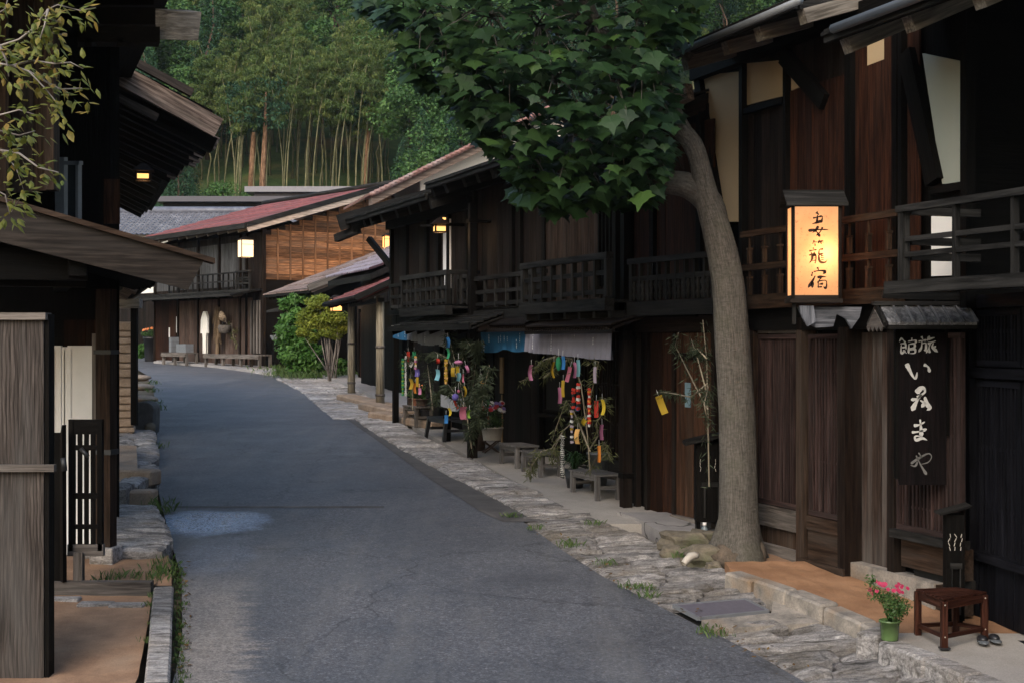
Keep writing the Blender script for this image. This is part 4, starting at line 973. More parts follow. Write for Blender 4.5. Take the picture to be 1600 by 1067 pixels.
# ================================================================ tile eaved house between
p6 = Vector((xat(600, 33.5), 33.5)); H6 = FR((p6.x+.4, p6.y), (p6.x+.4-.34*4.0, p6.y+.94*4.0), 'low_house', 'low black house with pale tiled eaves behind the gate porch', 'house')
r6 = H6.root; ze6 = zat(431, 35)
shell(H6, 0, H6.L, H6.gz(0)-.5, ze6, 5.5, BLACKW, gable=(-3, ze6+1.2))
TL6 = tiled(-.5, H6.L+.1, -3.2, ze6+1.85, .9, ze6-.02, 26, 11, stone('lilac_tile', (.14, .12, .14), (.27, .23, .26), (.38, .35, .38), 3, .4, .1, fine=20), 'roof', r6, .06)
mb = MB(); mb.prism([(-.45, -3.2, ze6+1.8), (-.45, .85, ze6-.06), (-.45, .85, ze6-.2), (-.45, -3.2, ze6+1.65)], (H6.L+.5, 0, 0)); mb.prism([(-.45, -3.2, ze6+1.85), (-.45, -6, ze6+.9), (-.45, -6, ze6+.8), (-.45, -3.2, ze6+1.7)], (H6.L+.5, 0, 0)); mb.build('eave', EAVEW, r6)
mb = MB(); 
for i in range(5): mb.box(.3+i*.45, .3+i*.45+.36, .0, .02, ze6-.65, ze6-.22)
mb.build('plaster_strips', plain('dull_plaster', (.22, .21, .2), .9), r6)
# ================================================================ gate porch
pg0, pg1 = gp(594, 636, .05), gp(549, 610, .1)
P_ = FR((pg0.x, pg0.y), (pg1.x, pg1.y), 'gate_porch', 'small gate porch with dull red sheet roof on two grey posts', 'porch')
rp = P_.root; LP_ = P_.L; zp = P_.z(594, 466)
mb = MB()
for u, h in ((0, 0), (LP_, 0)): mb.tube([(u, 0, P_.gz(u)-.05), (u, 0, zp+.05)], [.095, .085], 10)
mb.build('posts', BAMBOOW, rp)
mb = MB()
for u in (0, LP_):
    for k in (.12, .55): z = P_.gz(u)+(zp-P_.gz(u))*k; mb.tube([(u, 0, z), (u, 0, z+.05)], .105, 10)
mb.build('pole_rings', GREYW, rp)
roof(P_, -.45, LP_+.9, zp+.95, -1.5, zp+.02, .55, REDROOF, both=False, rh=.06, rw=.06, gap=.5, thick=.1)
mb = MB(); mb.tube([(-.45, .62, zp-.02), (LP_+.35, .62, zp-.02)], .05, 8); mb.box(-.2, LP_+.2, -.06, .06, zp-.08, zp+.0); mb.bar((-.45, -1.5, zp+.95), (-.45, .6, zp-.02), .06, .12); mb.build('eave_beam', EAVEW, rp)
ua, ub = P_.u(592, -1.0), P_.u(562, -1.0)
mb = MB(); boards(mb, ua-2.2, ub+1.0, P_.gz(0)-.2, zp+.5, -1.1, .22); mb.build('wall', BROWNW, rp)
mb = MB();  boards(mb, ua, ub, P_.gz(1)-.1, zp-.1, -1.04, .3, .03); mb.build('door', REDW, rp)
mb = MB(); mb.box(-.3, ub+.6, -1.2, .35, P_.gz(0)-.3, P_.gz(1)+.05); mb.build('step', CONCP, rp)
mb = MB(); 
for u in (ua-.05, (ua+ub)/2, ub+.05): mb.box(u-.05, u+.05, -1.1, -.97, P_.gz(1)-.1, zp)
mb.build('door_frame', BLACKW, rp)
# small board fence to the right of the porch
fb = P_; mb = MB()
pz = thing('board_screen', 'low black board screen with curved grey cap right of the gate porch', 'fence', tuple(P_.w(-.9, -.9, P_.gz(-.5))), P_.rz)
mb = MB(); boards(mb, -1.4, .6, -.1, 1.15, 0, .3); mb.build('boards', BLACKM, pz)
mb = MB(); mb.tube([(-1.45, .02, 1.08), (-.9, .02, 1.2), (-.2, .02, 1.22), (.65, .02, 1.12)], .045, 6); mb.build('cap_rail', GREYW, pz)

# ================================================================ LEFT SIDE
# second house on the left (its barge boards and rafters)
s2 = Vector((-.31, 1)).normalized(); e0 = at(325, 533, 17.6); OV = 1.4; w1 = Vector((e0.x-OV, e0.y+.1))
w0 = w1+s2*15
L2 = FR((w0.x, w0.y), (w1.x, w1.y), 'townhouse', 'dark timber house on the left with bleached barge board and stepped rafters under its eaves', 'house')
r2 = L2.root; LL = L2.L; ze2 = CAMZ+2.95+.05
shell(L2, 0, LL, L2.gz(LL)-.6, ze2+.2, 6, BLACKW, gable=(-3, ze2+1.9))
roof(L2, -.2, LL-.45, ze2+2.17, -3, ze2+.02, OV, BLACKW, rmat=EAVEW, rh=.17, rw=.14, gap=.9, fascia=False)
mb = MB(); uE = LL-.42
def fz(off): return ze2+.02+(OV-off)*.49
mb.bar((uE+.1, -2.6, fz(-2.6)-.12), (uE+.1, OV+.12, fz(OV+.12)-.2), .07, .26, (0, 0, 1)); mb.build('bleached_barge_board', PINKW, r2)
mb = MB(); mb.bar((uE+.16, -2.9, fz(-2.9)+.1), (uE+.16, OV-.22, fz(OV-.22)+.06), .12, .1); mb.bar((uE+.05, -2.2, fz(-2.2)-.5), (uE+.05, OV-.65, fz(OV-.65)-.47), .08, .1); mb.build('verge_board', BARGEW, r2)
mb = MB()
for i in range(9):
    uu_ = uE-.35-i*.6; o_ = OV+.10-i*.03
    mb.bar((uu_, -.1, fz(-.1)-.42), (uu_, o_, fz(o_)-.33-R.uniform(0, .1)), .17, .2)
mb.build('bracket_arms', BLACKW, r2)
mb = MB()
for i in range(9):
    uu_ = uE-.35-i*.6; o_ = OV+.10-i*.03; mb.bar((uu_, o_-.16, fz(o_)-.28), (uu_+R.uniform(-.02, .02), o_+R.uniform(0, .1), fz(o_)-.36), .16, .17)
mb.build('arm_tips', PINKW, r2)
mb = MB()
for i in range(14): mb.box(LL-1.2-i, LL-1.1-i, 0, .12, L2.gz(LL)-.3, ze2+.1)
mb.box(0, LL, 0, .14, ze2-.3, ze2-.1); mb.box(0, LL, 0, .16, ze2-2.2, ze2-2.0); mb.build('posts', DARKW, r2)
mb = MB(); 
roof(L2, 0, LL-.2, ze2-2.0, .1, ze2-2.25, .6, EAVEW, both=False, rh=.08, rw=.08, gap=.7, rmat=PINKW, name='pent_roof')
# beam stub
mb = MB(); q = at(222, 478, 17.2); mb.bar(q+Vector((-.35, .1, -.02)), q+Vector((.1, -.05, .04)), .2, .2); mb.build('beam_end', PINKW).parent = r2
r2.children[-1].matrix_parent_inverse = Matrix.LocRotScale(r2.location, r2.rotation_euler, None).inverted()
# near house on the left: pent roof with its big barge board
s1 = Vector((-.355, 1)).normalized(); e1 = at(315, 533, 12.0); v1 = Vector((e1.x-.98, e1.y-.25)); v0 = v1+s1*5.0
L1 = FR((v0.x, v0.y), (v1.x, v1.y), 'townhouse', 'near dark timber house on the left with a wide brown barge board over the gate', 'house')
r1 = L1.root; L_ = L1.L
def bz(off): return CAMZ+(533.5-403)/FOC*11.75 + (1.0-off)*.275
roof(L1, 0, L_, bz(-3.2), -3.2, bz(1.0), 1.0, EAVEW, rmat=BLACKW, rh=.07, rw=.05, gap=.16, both=False, name='pent_roof', thick=.05)
mb = MB(); mb.prism([(L_+.0, 1.03, bz(1.03)+.0), (L_+.0, -3.6, bz(-3.6)), (L_, -3.6, bz(-3.6)-.40), (L_, .9, bz(.95)-.27)], (.05, 0, 0)); mb.build('barge_board', BARGEW, r1)
mb = MB(); mb.prism([(L_-.1, 1.12, bz(1.12)+.045), (L_-.1, -3.6, bz(-3.6)+.045), (L_-.1, -3.6, bz(-3.6)+.0), (L_-.1, 1.12, bz(1.12)+.002)], (.2, 0, 0)); mb.build('verge_board', BROWNW, r1)
mb = MB(); mb.box(0, L_-.05, -.06, .08, bz(.0)-.42, bz(0)-.12); mb.box(.2, L_-.05, -3.4, -3.2, bz(0)-.4, bz(0)+.4); mb.box(L_-.35, L_-.2, -3.3, .1, bz(0)-.45, bz(0)-.12); mb.box(L_-.6, L_-.45, -3.3, .1, bz(0)-.5, bz(0)-.2)
mb.box(L_-1.2, L_-.2, -3.3, -.1, bz(0)-.2, bz(0)-.15)
mb.build('beams', BLACKW, r1)
mb = MB(); boards(mb, 0, L_-.45, bz(0)+.1, CAMZ+4.2, -.55, .2); mb.build('upper_side_wall', DARKW, r1)
# upper gable end of boards, facing the lens side
Yw = 12.45; xw = xat(84, Yw)
def lw(x, y, z): return tuple(L1.loc((x, y, z)))
mb = MB(); x = xw
while x > xw-2.6:
    d_ = R.uniform(.13, .22); j = R.uniform(0, .03)
    za, zb = zat(298, Yw)-R.uniform(0, .03), CAMZ+4.6
    vs = [(xx, yy, zz) for xx in (x-d_+.004, x) for yy in (Yw-j, Yw+.04) for zz in (za, zb)]
    o = R.uniform(0, 90); mb.add([lw(*v_) for v_ in vs], [(0,1,3,2), (4,6,7,5), (0,4,5,1), (2,3,7,6), (0,2,6,4), (1,5,7,3)], [(v_[2]+o, v_[0]+o, v_[1]) for v_ in vs]); x -= d_
mb.build('upper_gable_boards', BROWNW, r1)
mb = MB(); mb.prism([lw(xw-.06, Yw-.06, zat(298, Yw)), lw(xw+.02, Yw-.06, zat(298, Yw)), lw(xw+.02, Yw+.1, zat(298, Yw)), lw(xw-.06, Yw+.1, zat(298, Yw))], (0, 0, 3)); mb.build('corner_post', BROWNW, r1)
# its upper eave: stack of dark beams
mb = MB(); Ye = 13.0
for (xa, xb, ya, yb_, dy) in ((122, 250, 42, 66, 0), (60, 262, 12, 38, .25), (100, 240, -30, 8, .6)):
    a_, b_ = at(xa, ya, Ye+dy), at(xb, yb_, Ye+dy)
    mb.prism([lw(a_.x, Ye+dy, a_.z), lw(b_.x, Ye+dy, a_.z), lw(b_.x, Ye+dy, b_.z), lw(a_.x, Ye+dy, b_.z)], L1.root.matrix_basis.inverted().to_3x3() @ Vector((-.07, .22, 0)))
for xa, yb_ in ((138, 73), (188, 73)):
    a_ = at(xa, 60, Ye); mb.prism([lw(a_.x-.03, Ye, a_.z), lw(a_.x+.03, Ye, a_.z), lw(a_.x+.03, Ye, zat(yb_, Ye)), lw(a_.x-.03, Ye, zat(yb_, Ye))], (0, .05, 0))
mb.build('eave_beams', BLACKW, r1)
mb = MB(); a_ = at(243, 14, Ye+.1); b_ = at(262, 62, Ye+.1)
mb.prism([lw(a_.x, a_.y, a_.z), lw(b_.x, a_.y, a_.z-.02), lw(b_.x-.03, a_.y, b_.z), lw(a_.x, a_.y, b_.z)], (0.05, .3, 0)); mb.build('rafter_end', ENDW, r1)
mb = MB(); mb.box(-1.5, L_+1.5, -3.6, .95, CAMZ+3.35, CAMZ+3.45); mb.build('upper_eave', BLACKW, r1)
# window on the second house's gable, seen between
mb = MB(); Yc = 15.6
for xa, xb, ya, yb_ in ((86, 100, 246, 345), (100, 124, 252, 258), (118, 122, 252, 345)):
    a_, b_ = at(xa, ya, Yc), at(xb, yb_, Yc); mb.prism([lw(a_.x, Yc, a_.z), lw(b_.x, Yc, a_.z), lw(b_.x, Yc, b_.z), lw(a_.x, Yc, b_.z)], (0, .04, 0))
wf_ = mb.build('window', GREYMET, r1)
mb = MB(); a_, b_ = at(100, 258, Yc+.03), at(118, 345, Yc+.03); mb.prism([lw(a_.x, a_.y, a_.z), lw(b_.x, a_.y, a_.z), lw(b_.x, a_.y, b_.z), lw(a_.x, a_.y, b_.z)], (0, .02, 0)); mb.build('pane', GLASS, wf_)
mb = MB(); a_, b_ = at(-200, 150, Yc+.1), at(172, 520, Yc+.1); mb.prism([lw(a_.x, a_.y, CAMZ+4), lw(b_.x, a_.y, CAMZ+4), lw(b_.x, a_.y, G(Yc)-.3), lw(a_.x, a_.y, G(Yc)-.3)], (0, .1, 0)); mb.build('inner_wall', BLACKW, r1)
mb = MB(); a_ = at(162, 280, 14.8); b_ = at(172, 350, 14.8); mb.prism([lw(a_.x, a_.y, a_.z), lw(b_.x, a_.y, a_.z), lw(b_.x, a_.y, b_.z), lw(a_.x, a_.y, b_.z)], (0, .1, 0)); mb.build('bracket_post', REDW, r1)
# gate post / downpipe, board ends, white shutters
mb = MB(); a_ = gp(166, 872, .05); 
for za, zb, w in ((a_.z+.12, zat(500, a_.y)+.3, .15),):
    vs = None; mb.box(-w/2, w/2, -w/2, w/2, za-a_.z, zb-a_.z)
tp = thing('gate_post', 'dark brown square gate post with iron band on a stone block at the left roadside', 'post', tuple(a_), math.radians(-10))
mb.build('shaft', BROWNW, tp)
mb = MB(); mb.box(-.09, .09, -.09, .09, 1.02, 1.07); mb.box(-.09, .09, -.09, .09, 2.0, 2.04); mb.build('iron_band', IRON, tp)
mb = MB(); mb.box(-.12, .12, -.12, .12, -.08, .12); mb.build('foot_block', SLAB, tp, bevel=.01)
mb = MB(); mb.box(-.16, -.1, .02, .08, .3, 2.2); mb.build('side_batten', GREYW, tp)
b0 = gp(30, 1075); kb = thing('plank_fence', 'near grey knotty plank fence with cap and cross rail at the left edge', 'fence', (xat(70, 10.2), 10.2, G(10.2)))
mb = MB(); H = zat(500, 10.2)-G(10.2)
for i in range(4): mb.box(-.32-.33*i, -.005-.33*i, 0-R.uniform(0, .01), .05, 0, H)
mb.build('planks', KNOTW, kb)
mb = MB(); mb.box(-1.4, .02, -.05, .09, H, H+.05); mb.build('cap', GREYW, kb)
mb = MB(); zc = zat(734, 10.0)-G(10.2); mb.box(-1.4, .085, -.06, -.005, zc-.025, zc+.025); mb.build('cross_rail', GREYW, kb)
mb = MB(); mb.box(.0, .03, .0, .12, -.05, H+.04); mb.build('post', BLACKW, kb)
# gate: solid leaf and slatted leaf
gb = gp(135, 880); gt = thing('wooden_gate', 'dark two leaf wooden gate with one slatted leaf beside the gate post', 'gate', (xat(105, 12.7), 12.7, G(12.7)))
s_ = FOC/12.7; zz = lambda y: zat(y, 12.7)-G(12.7); xx = lambda x: xat(x, 12.7)-xat(105, 12.7)
mb = MB(); boards(mb, xx(66), xx(98), zz(908), zz(675), -.05, .12); mb.build('solid_leaf', BLACKW, gt)
mb = MB(); mb.prism([(xx(98), -.08, zz(905)), (xx(98), -.08, zz(678)), (xx(106), -.16, zz(662)), (xx(107), -.16, zz(905))], (.02, .05, 0)); mb.build('swung_stile', DARKW, gt)
mb = MB(); x0_, x1_ = xx(109), xx(160)
mb.box(x0_, x1_, 0, .04, zz(678), zz(655)); mb.box(x0_, x1_, -.005, .035, zz(703), zz(695)); mb.box(x0_, x1_, -.005, .035, zz(779), zz(770)); mb.box(x0_, x1_, -.005, .035, zz(826), zz(819))
for i in range(5): u = x0_+(x1_-x0_)*(i+.5)/5; mb.box(u-.018, u+.018, .0, .03, zz(850), zz(678))
mb.box(x0_-.01, x0_+.03, -.01, .05, zz(860), zz(655)); mb.box(x1_-.04, x1_, -.01, .05, zz(860), zz(655)); mb.build('slatted_leaf', BLACKW, gt)
mb = MB(); mb.box(x0_-.02, x1_+.01, -.01, .05, zz(868), zz(850)); mb.box(xx(117), xx(131), -.05, .03, zz(912), zz(862)); mb.build('bottom_rail', GREYW, gt)
mb = MB(); mb.tube([(xx(128), -.03, zz(700)), (xx(140), -.05, zz(712))], .02, 8); mb.tube([(xx(110), -.2, zz(712)), (xx(112), -.2, zz(732))], .025, 8); mb.build('latch', IRON, gt)
# white boards stacked inside the gate
def wpanel(xa, xb, ya, yb_, Y, label, dz=0):
    z0, z1 = zat(yb_, Y), zat(ya, Y); w = xat(xb, Y)-xat(xa, Y)
    t_ = thing('storm_shutter', label, 'shutter', (xat(xa, Y), Y, z0), 0, 'white shutters stacked behind the gate')
    m_ = MB(); m_.box(0, w, 0, .03, 0, z1-z0); m_.build('panel', WHITEM, t_)
    m_ = MB(); frame(m_, .0, w, 0, z1-z0, -.012, .035, .012); m_.build('rim', WHITEM, t_)
wpanel(106, 154, 540, 880, 14.6, 'widest white shutter, standing frontmost behind the slatted gate leaf')
wpanel(97, 106, 542, 880, 14.7, 'narrow white shutter edge just left of the widest one')
wpanel(80, 96, 540, 880, 14.8, 'cream shutter in the middle of the stack behind the gate')
wpanel(66, 79, 548, 880, 14.9, 'leftmost cream shutter next to the knotty plank fence')
mb = MB(); 
for xa, xb in ((100, 132), (134, 152)):
    a_, b_ = at(xa, 500, 15.2), at(xb, 545, 15.2); mb.prism([lw(a_.x, a_.y, a_.z), lw(b_.x, a_.y, a_.z), lw(b_.x, a_.y, b_.z-1), lw(a_.x, a_.y, b_.z-1)], (0, .05, 0))
mb.build('inner_boards', REDW, r1)
# ================================================================ FOLIAGE HELPERS
NR = np.random.default_rng(5)
def cloud(mb, centers, radii, n, size, aspect=.5, up=.5, droop=0.0, shell_=.55, shade=None, jit=1.0, flat=1.0, cup=0.0):
    """n little quads round each centre; colour value per clump with scatter"""
    C_ = np.repeat(np.array(centers, float), n, 0); Rr = np.repeat(np.array(radii, float).reshape(len(centers), -1), n, 0)
    if Rr.shape[1] == 1: Rr = np.repeat(Rr, 3, 1)
    N = len(C_); d = NR.normal(size=(N, 3)); d /= np.linalg.norm(d, axis=1)[:, None]
    rad = shell_+(1-shell_)*NR.random(N)**.6
    p = C_+d*Rr*rad[:, None]*np.array([1, 1, flat])
    nrm = d*(1-up)+np.array([0, 0, up])+NR.normal(size=(N, 3))*.45*jit; nrm /= np.linalg.norm(nrm, axis=1)[:, None]
    a = NR.normal(size=(N, 3)); a[:, 2] -= droop*3; a = a-nrm*(a*nrm).sum(1)[:, None]; a /= np.linalg.norm(a, axis=1)[:, None]
    b = np.cross(nrm, a); s = size*(.6+.8*NR.random(N))[:, None]
    q = np.stack([p-a*s*.5, p+b*s*aspect*.5, p+a*s*.5, p-b*s*aspect*.5], 1).reshape(-1, 3)
    v = (NR.random(len(centers)) if shade is None else np.array(shade, float))
    v = np.clip(np.repeat(v, n)+NR.normal(size=N)*.13, 0, 1)
    n0 = len(mb.v); mb.v += [tuple(x) for x in q]; mb.g += [tuple(x) for x in q]; mb.r += list(np.repeat(v, 4))
    mb.f += [(n0+4*i, n0+4*i+1, n0+4*i+2, n0+4*i+3) for i in range(N)]; mb.sm += [False]*N; mb.mi += [0]*N
    return mb
BARKF = wood('forest_bark', (.06, .04, .03), (.15, .10, .07), None, gs=10)
CONF = leafmat('cedar_foliage', (.016, .045, .022), (.032, .080, .038), (.06, .125, .055), .7, .15, .2, .5)
BROADF = leafmat('broadleaf_foliage', (.030, .075, .022), (.065, .145, .038), (.15, .25, .07), .65, .2, .2, .5)
YELF = leafmat('bamboo_foliage', (.045, .085, .024), (.125, .175, .045), (.29, .30, .09), .65, .3, .2, .6)
CULM = wood('bamboo_culm', (.14, .15, .07), (.30, .28, .15), (.36, .30, .20), .5, gs=8, k=.62)
def conifer(H, Rb, seed):
    r = random.Random(seed); mb = MB(); cs, rs = [], []
    nl = int(H*1.5)
    for i in range(nl):
        k = i/nl; z = H*(.16+.84*k); rr = Rb*(1-k)**.75*(.85+.3*r.random()); m = max(2, int(7*(1-k)+2))
        for j in range(m):
            a = 2*math.pi*(j+r.random()*.8)/m; q = rr*(.55+.3*r.random()); cs.append((q*math.cos(a), q*math.sin(a), z-q*.28)); rs.append((rr*.36+.2, rr*.36+.2, .45+.12*rr))
    cloud(mb, cs, rs, 46, .30, .34, .45, .5); return mb
def broad(H, Rb, seed, n=34):
    r = random.Random(seed); mb = MB(); cs, rs = [], []
    for i in range(n):
        a = r.uniform(0, 6.28); ph = r.uniform(-.5, 1.5); q = Rb*math.cos(ph)*r.uniform(.55, .9); cs.append((q*math.cos(a), q*math.sin(a), H*.62+H*.34*math.sin(ph)*r.uniform(.7, 1))); s = Rb*r.uniform(.22, .42); rs.append((s, s, s*.72))
    cloud(mb, cs, rs, 150, .27, .6, .6, .15); return mb
def plume(H, Rb, seed):
    """feathery bamboo head: arching sprays"""
    r = random.Random(seed); mb = MB(); cs, rs = [], []
    for i in range(26):
        a = r.uniform(0, 6.28); k = r.random(); L = Rb*(1-.5*k)*r.uniform(.5, 1.1)
        for t in (.3, .6, .9): cs.append((L*t*math.cos(a), L*t*math.sin(a), H*(.55+.42*k)+L*(.5*t-.75*t*t))); rs.append((.34, .34, .2))
    cloud(mb, cs, rs, 40, .30, .22, .5, .8, .2); return mb
protos = []
TR = MB(); 
def trunkmb(H, r0, seed):
    r = random.Random(seed); m = MB(); pts = [(r.uniform(-.1, .1)*i, r.uniform(-.1, .1)*i, H*i/6-.4) for i in range(7)]
    m.tube(pts, [r0*(1-.8*i/6) for i in range(7)], 7); return m
for i in range(4): protos.append(('cedar_tree', 'dark blue green cedar in the forest on the hillside', conifer(11+i, 2.3+.25*i, i).mesh('crown', CONF), trunkmb(10+i, .2, i).mesh('trunk', BARKF), 'cedar'))
for i in range(4): protos.append(('leafy_tree', 'mid green round crowned tree in the forest on the hillside', broad(9+i*.7, 2.6+.2*i, 10+i).mesh('crown', BROADF), trunkmb(7, .18, 20+i).mesh('trunk', BARKF), 'tree'))
for i in range(3): protos.append(('bamboo', 'yellow green feathery bamboo clump in the forest on the hillside', plume(8.5+i, 2.4, 30+i).mesh('crown', YELF), trunkmb(8, .07, 30+i).mesh('culm', CULM), 'bamboo'))
def HZ(X, Y): return CAMZ + (-.5 + (Y-79)*1.0 if Y < 86 else 6.5+(Y-86)*.5) + .5*math.sin(X*.3+Y*.2) + .02*max(0, Y-100)
mb = MB(); ys = [76+2*i for i in range(8)]+[94+6*i for i in range(28)]; xs = [-120+8*i for i in range(31)]
vs = [(x, y, HZ(x, y) if y > 79 else CAMZ-.6) for y in ys for x in xs]; w = len(xs)
mb.add(vs, [(j*w+i, j*w+i+1, (j+1)*w+i+1, (j+1)*w+i) for j in range(len(ys)-1) for i in range(w-1)], None, .5, True)
mb.build('hillside', stone('forest_floor', (.025, .05, .015), (.07, .11, .03), (.14, .09, .04), .8, .95, .5, fine=12), kind='structure')
rf_ = random.Random(3)
def place(kind, X, Y, sc, dz=0):
    c = [p for p in protos if p[4] == kind]; nm, lab, cm, tm, k_ = c[rf_.randrange(len(c))]
    t_ = thing(nm, lab, {'cedar': 'cedar tree', 'tree': 'tree', 'bamboo': 'bamboo'}[k_], (X, Y, HZ(X, Y)+dz), rf_.uniform(0, 6.28), {'cedar': 'cedars on the wooded hillside', 'tree': 'round crowned trees on the wooded hillside', 'bamboo': 'bamboo clumps on the wooded hillside'}[k_])
    t_.scale = (sc, sc, sc*rf_.uniform(.9, 1.1))
    for nm2, me in (('crown', cm), ('culm' if k_ == 'bamboo' else 'trunk', tm)):
        o = bpy.data.objects.new(nm2, me); COL.objects.link(o); o.parent = t_
    return t_
Y = 85.0; row = 0
while Y < 150:
    st = 3.3 if Y < 110 else 4.2
    X = -.31*Y-4 + (row % 2)*st/2
    while X < .23*Y+2:
        xx_ = X+rf_.uniform(-1, 1); yy = Y+rf_.uniform(-1.2, 1.2); px = 800+FOC*xx_/yy
        hidden = (Y < 104 and px > 780)
        if not hidden:
            if Y < 98 and 325 < px < 640: pass                       # the open bamboo grove stands here
            else:
                wv = math.sin(xx_*.16+1.3)+math.sin(yy*.11+xx_*.07)
                if Y < 98: kind = 'cedar' if (px < 330 or px > 690) and rf_.random() < .7 else 'tree'
                elif 300 < px < 700 and Y < 122 and rf_.random() < .62: kind = 'bamboo'
                else: kind = 'cedar' if wv > .1 and rf_.random() < .8 else ('bamboo' if rf_.random() < .2 else 'tree')
                place(kind, xx_, yy, rf_.uniform(.8, 1.15)*(.78 if Y < 92 else 1))
        X += st
    Y += st*.95; row += 1
for px, Y_, sc in ((255, 82, .45), (300, 83, .5), (345, 84, .5), (385, 84, .42), (660, 84, .6), (700, 84, .7), (740, 84, .6), (630, 86, .5)):
    place('tree' if px % 2 else 'cedar', xat(px, Y_), Y_, sc, .3)
# open bamboo grove: each culm its own
for i in range(44):
    px = 315+300*((i*.618) % 1.0); Y_ = 91+9*rf_.random(); place('bamboo', xat(px, Y_), Y_, rf_.uniform(.7, .95))
for i in range(22):
    px = 330+290*i/21+rf_.uniform(-8, 8); Y_ = 83+rf_.uniform(-1, 1.5); place('tree' if i % 3 else 'bamboo', xat(px, Y_), Y_, rf_.uniform(.18, .34), .3)
heads = [plume(0.0001, 1.5, 50+i) for i in range(3)]
def gmesh(H, seed):
    r = random.Random(seed); lean = r.uniform(.3, 1.9); m = MB(); pts = []
    for i in range(9): k = i/8; pts.append((lean*k**2.2, r.uniform(-.03, .03), H*k))
    m.tube(pts, [.058*(1-.75*(i/8)) for i in range(9)], 6)
    for i in range(1, 22): k = i/24; m.tube([(lean*k**2.2, 0, H*k-.012), (lean*k**2.2, 0, H*k+.012)], .064*(1-.7*k), 6)
    f = MB(); cs, rs = [], []
    for i in range(16):
        k = r.uniform(.68, 1.0); a = r.uniform(0, 6.28); L = r.uniform(.5, 1.5)*(1.15-k*.5)
        for t_ in (.4, .85): cs.append((lean*k**2.2+L*t_*math.cos(a)+(k-.7)*.8, L*t_*math.sin(a), H*k+.3*t_*L-.5*L*t_*t_)); rs.append((.3, .3, .17))
    cloud(f, cs, rs, 34, .26, .22, .5, .8, .2)
    return m.mesh('culm', CULM), f.mesh('foliage', YELF)
gm = [gmesh(7.6+.6*i, 60+i) for i in range(5)]
CL = [352, 368, 372, 395, 412, 416, 420, 441, 462, 478, 482, 512, 520, 528, 545, 566, 572, 590]
for i in range(52):
    px = CL[(i*7) % len(CL)]+rf_.gauss(0, 4); Y_ = 86.5+9*rf_.random(); X = xat(px, Y_)
    cm_, fm_ = gm[rf_.randrange(5)]
    t_ = thing('bamboo', 'tall slender bamboo with a bare pale culm in the grove above the roofs', 'bamboo', (X, Y_, HZ(X, Y_)-.1), rf_.uniform(-.7, .7) if rf_.random() < .75 else math.pi+rf_.uniform(-.5, .5), 'bamboo culms in the open grove')
    t_.scale = (1, 1, rf_.uniform(.85, 1.1))
    for nm2, me in (('culm', cm_), ('foliage', fm_)): o = bpy.data.objects.new(nm2, me); COL.objects.link(o); o.parent = t_
for px, Y_, h in ((408, 88, .66), (392, 91, .62), (570, 92, .6)):
    X = xat(px, Y_); t_ = thing('cedar_tree', {408: 'thick orange brown bare trunked cedar among the pale bamboo culms', 392: 'slimmer brown trunked cedar just left of the thickest trunk in the bamboo grove', 570: 'brown trunked cedar at the right side of the bamboo grove'}[px], 'cedar tree', (X, Y_, HZ(X, Y_)-.2))
    m = MB(); m.tube([(0, 0, 0), (.1, 0, 4*h), (.25, 0, 8*h), (.3, 0, 12*h)], [.24, .19, .15, .05], 9); m.build('trunk', wood('orange_bark', (.13, .07, .04), (.30, .18, .11), None, gs=9), t_)
    f = MB(); cloud(f, [(rf_.uniform(-1.5, 1.5), rf_.uniform(-1.5, 1.5), (8+rf_.uniform(0, 4.5))*h) for _ in range(30)], [(.7, .7, .4)]*30, 60, .28, .35, .5, .5); f.build('crown', CONF, t_)

# ================================================================ THE BIG STREET TREE
t = NT('street_tree_bark'); v = t.co('gco', (1, 1, 1)); n1 = t.noise(t.co('gco', (3, 30, 30)), 2.2, 6, .7); n2 = t.noise(t.co('gco', (26, 9, 9)), 1.6, 4); n3 = t.noise(t.co('Object'), 2.4, 3)
c = t.ramp(n1, [(.3, (.045, .04, .034)), (.7, (.165, .15, .132))]); c = t.mix(.5, c, t.ramp(n2, [(.35, .45), (.6, 1.)]), 'MULTIPLY'); c = t.mix(t.ramp(n3, [(.5, 0.), (.75, .5)]), c, (.10, .10, .07))
t.bump(t.math('ADD', n1, n2), .8, .02); BARK = t.fin(c, .9, .2)
tb = gp(1150, 880); Yt = tb.y
path = [(1148, 890, .27), (1151, 862, .235), (1153, 830, .205), (1154, 780, .190), (1152, 700, .182), (1147, 600, .176), (1143, 520, .174), (1138, 450, .163), (1129, 395, .152), (1118, 350, .14), (1107, 315, .126), (1100, 285, .106), (1093, 255, .098), (1082, 225, .10), (1062, 203, .095), (1030, 178, .10), (990, 140, .09), (950, 80, .08), (915, 0, .07), (890, -110, .055), (880, -230, .03)]
big = thing('street_tree', 'large grey barked tree with big lobed dark green leaves arching over the street', 'tree', tuple(tb))
def rel(px, py, Y_): return at(px, py, Y_)-tb
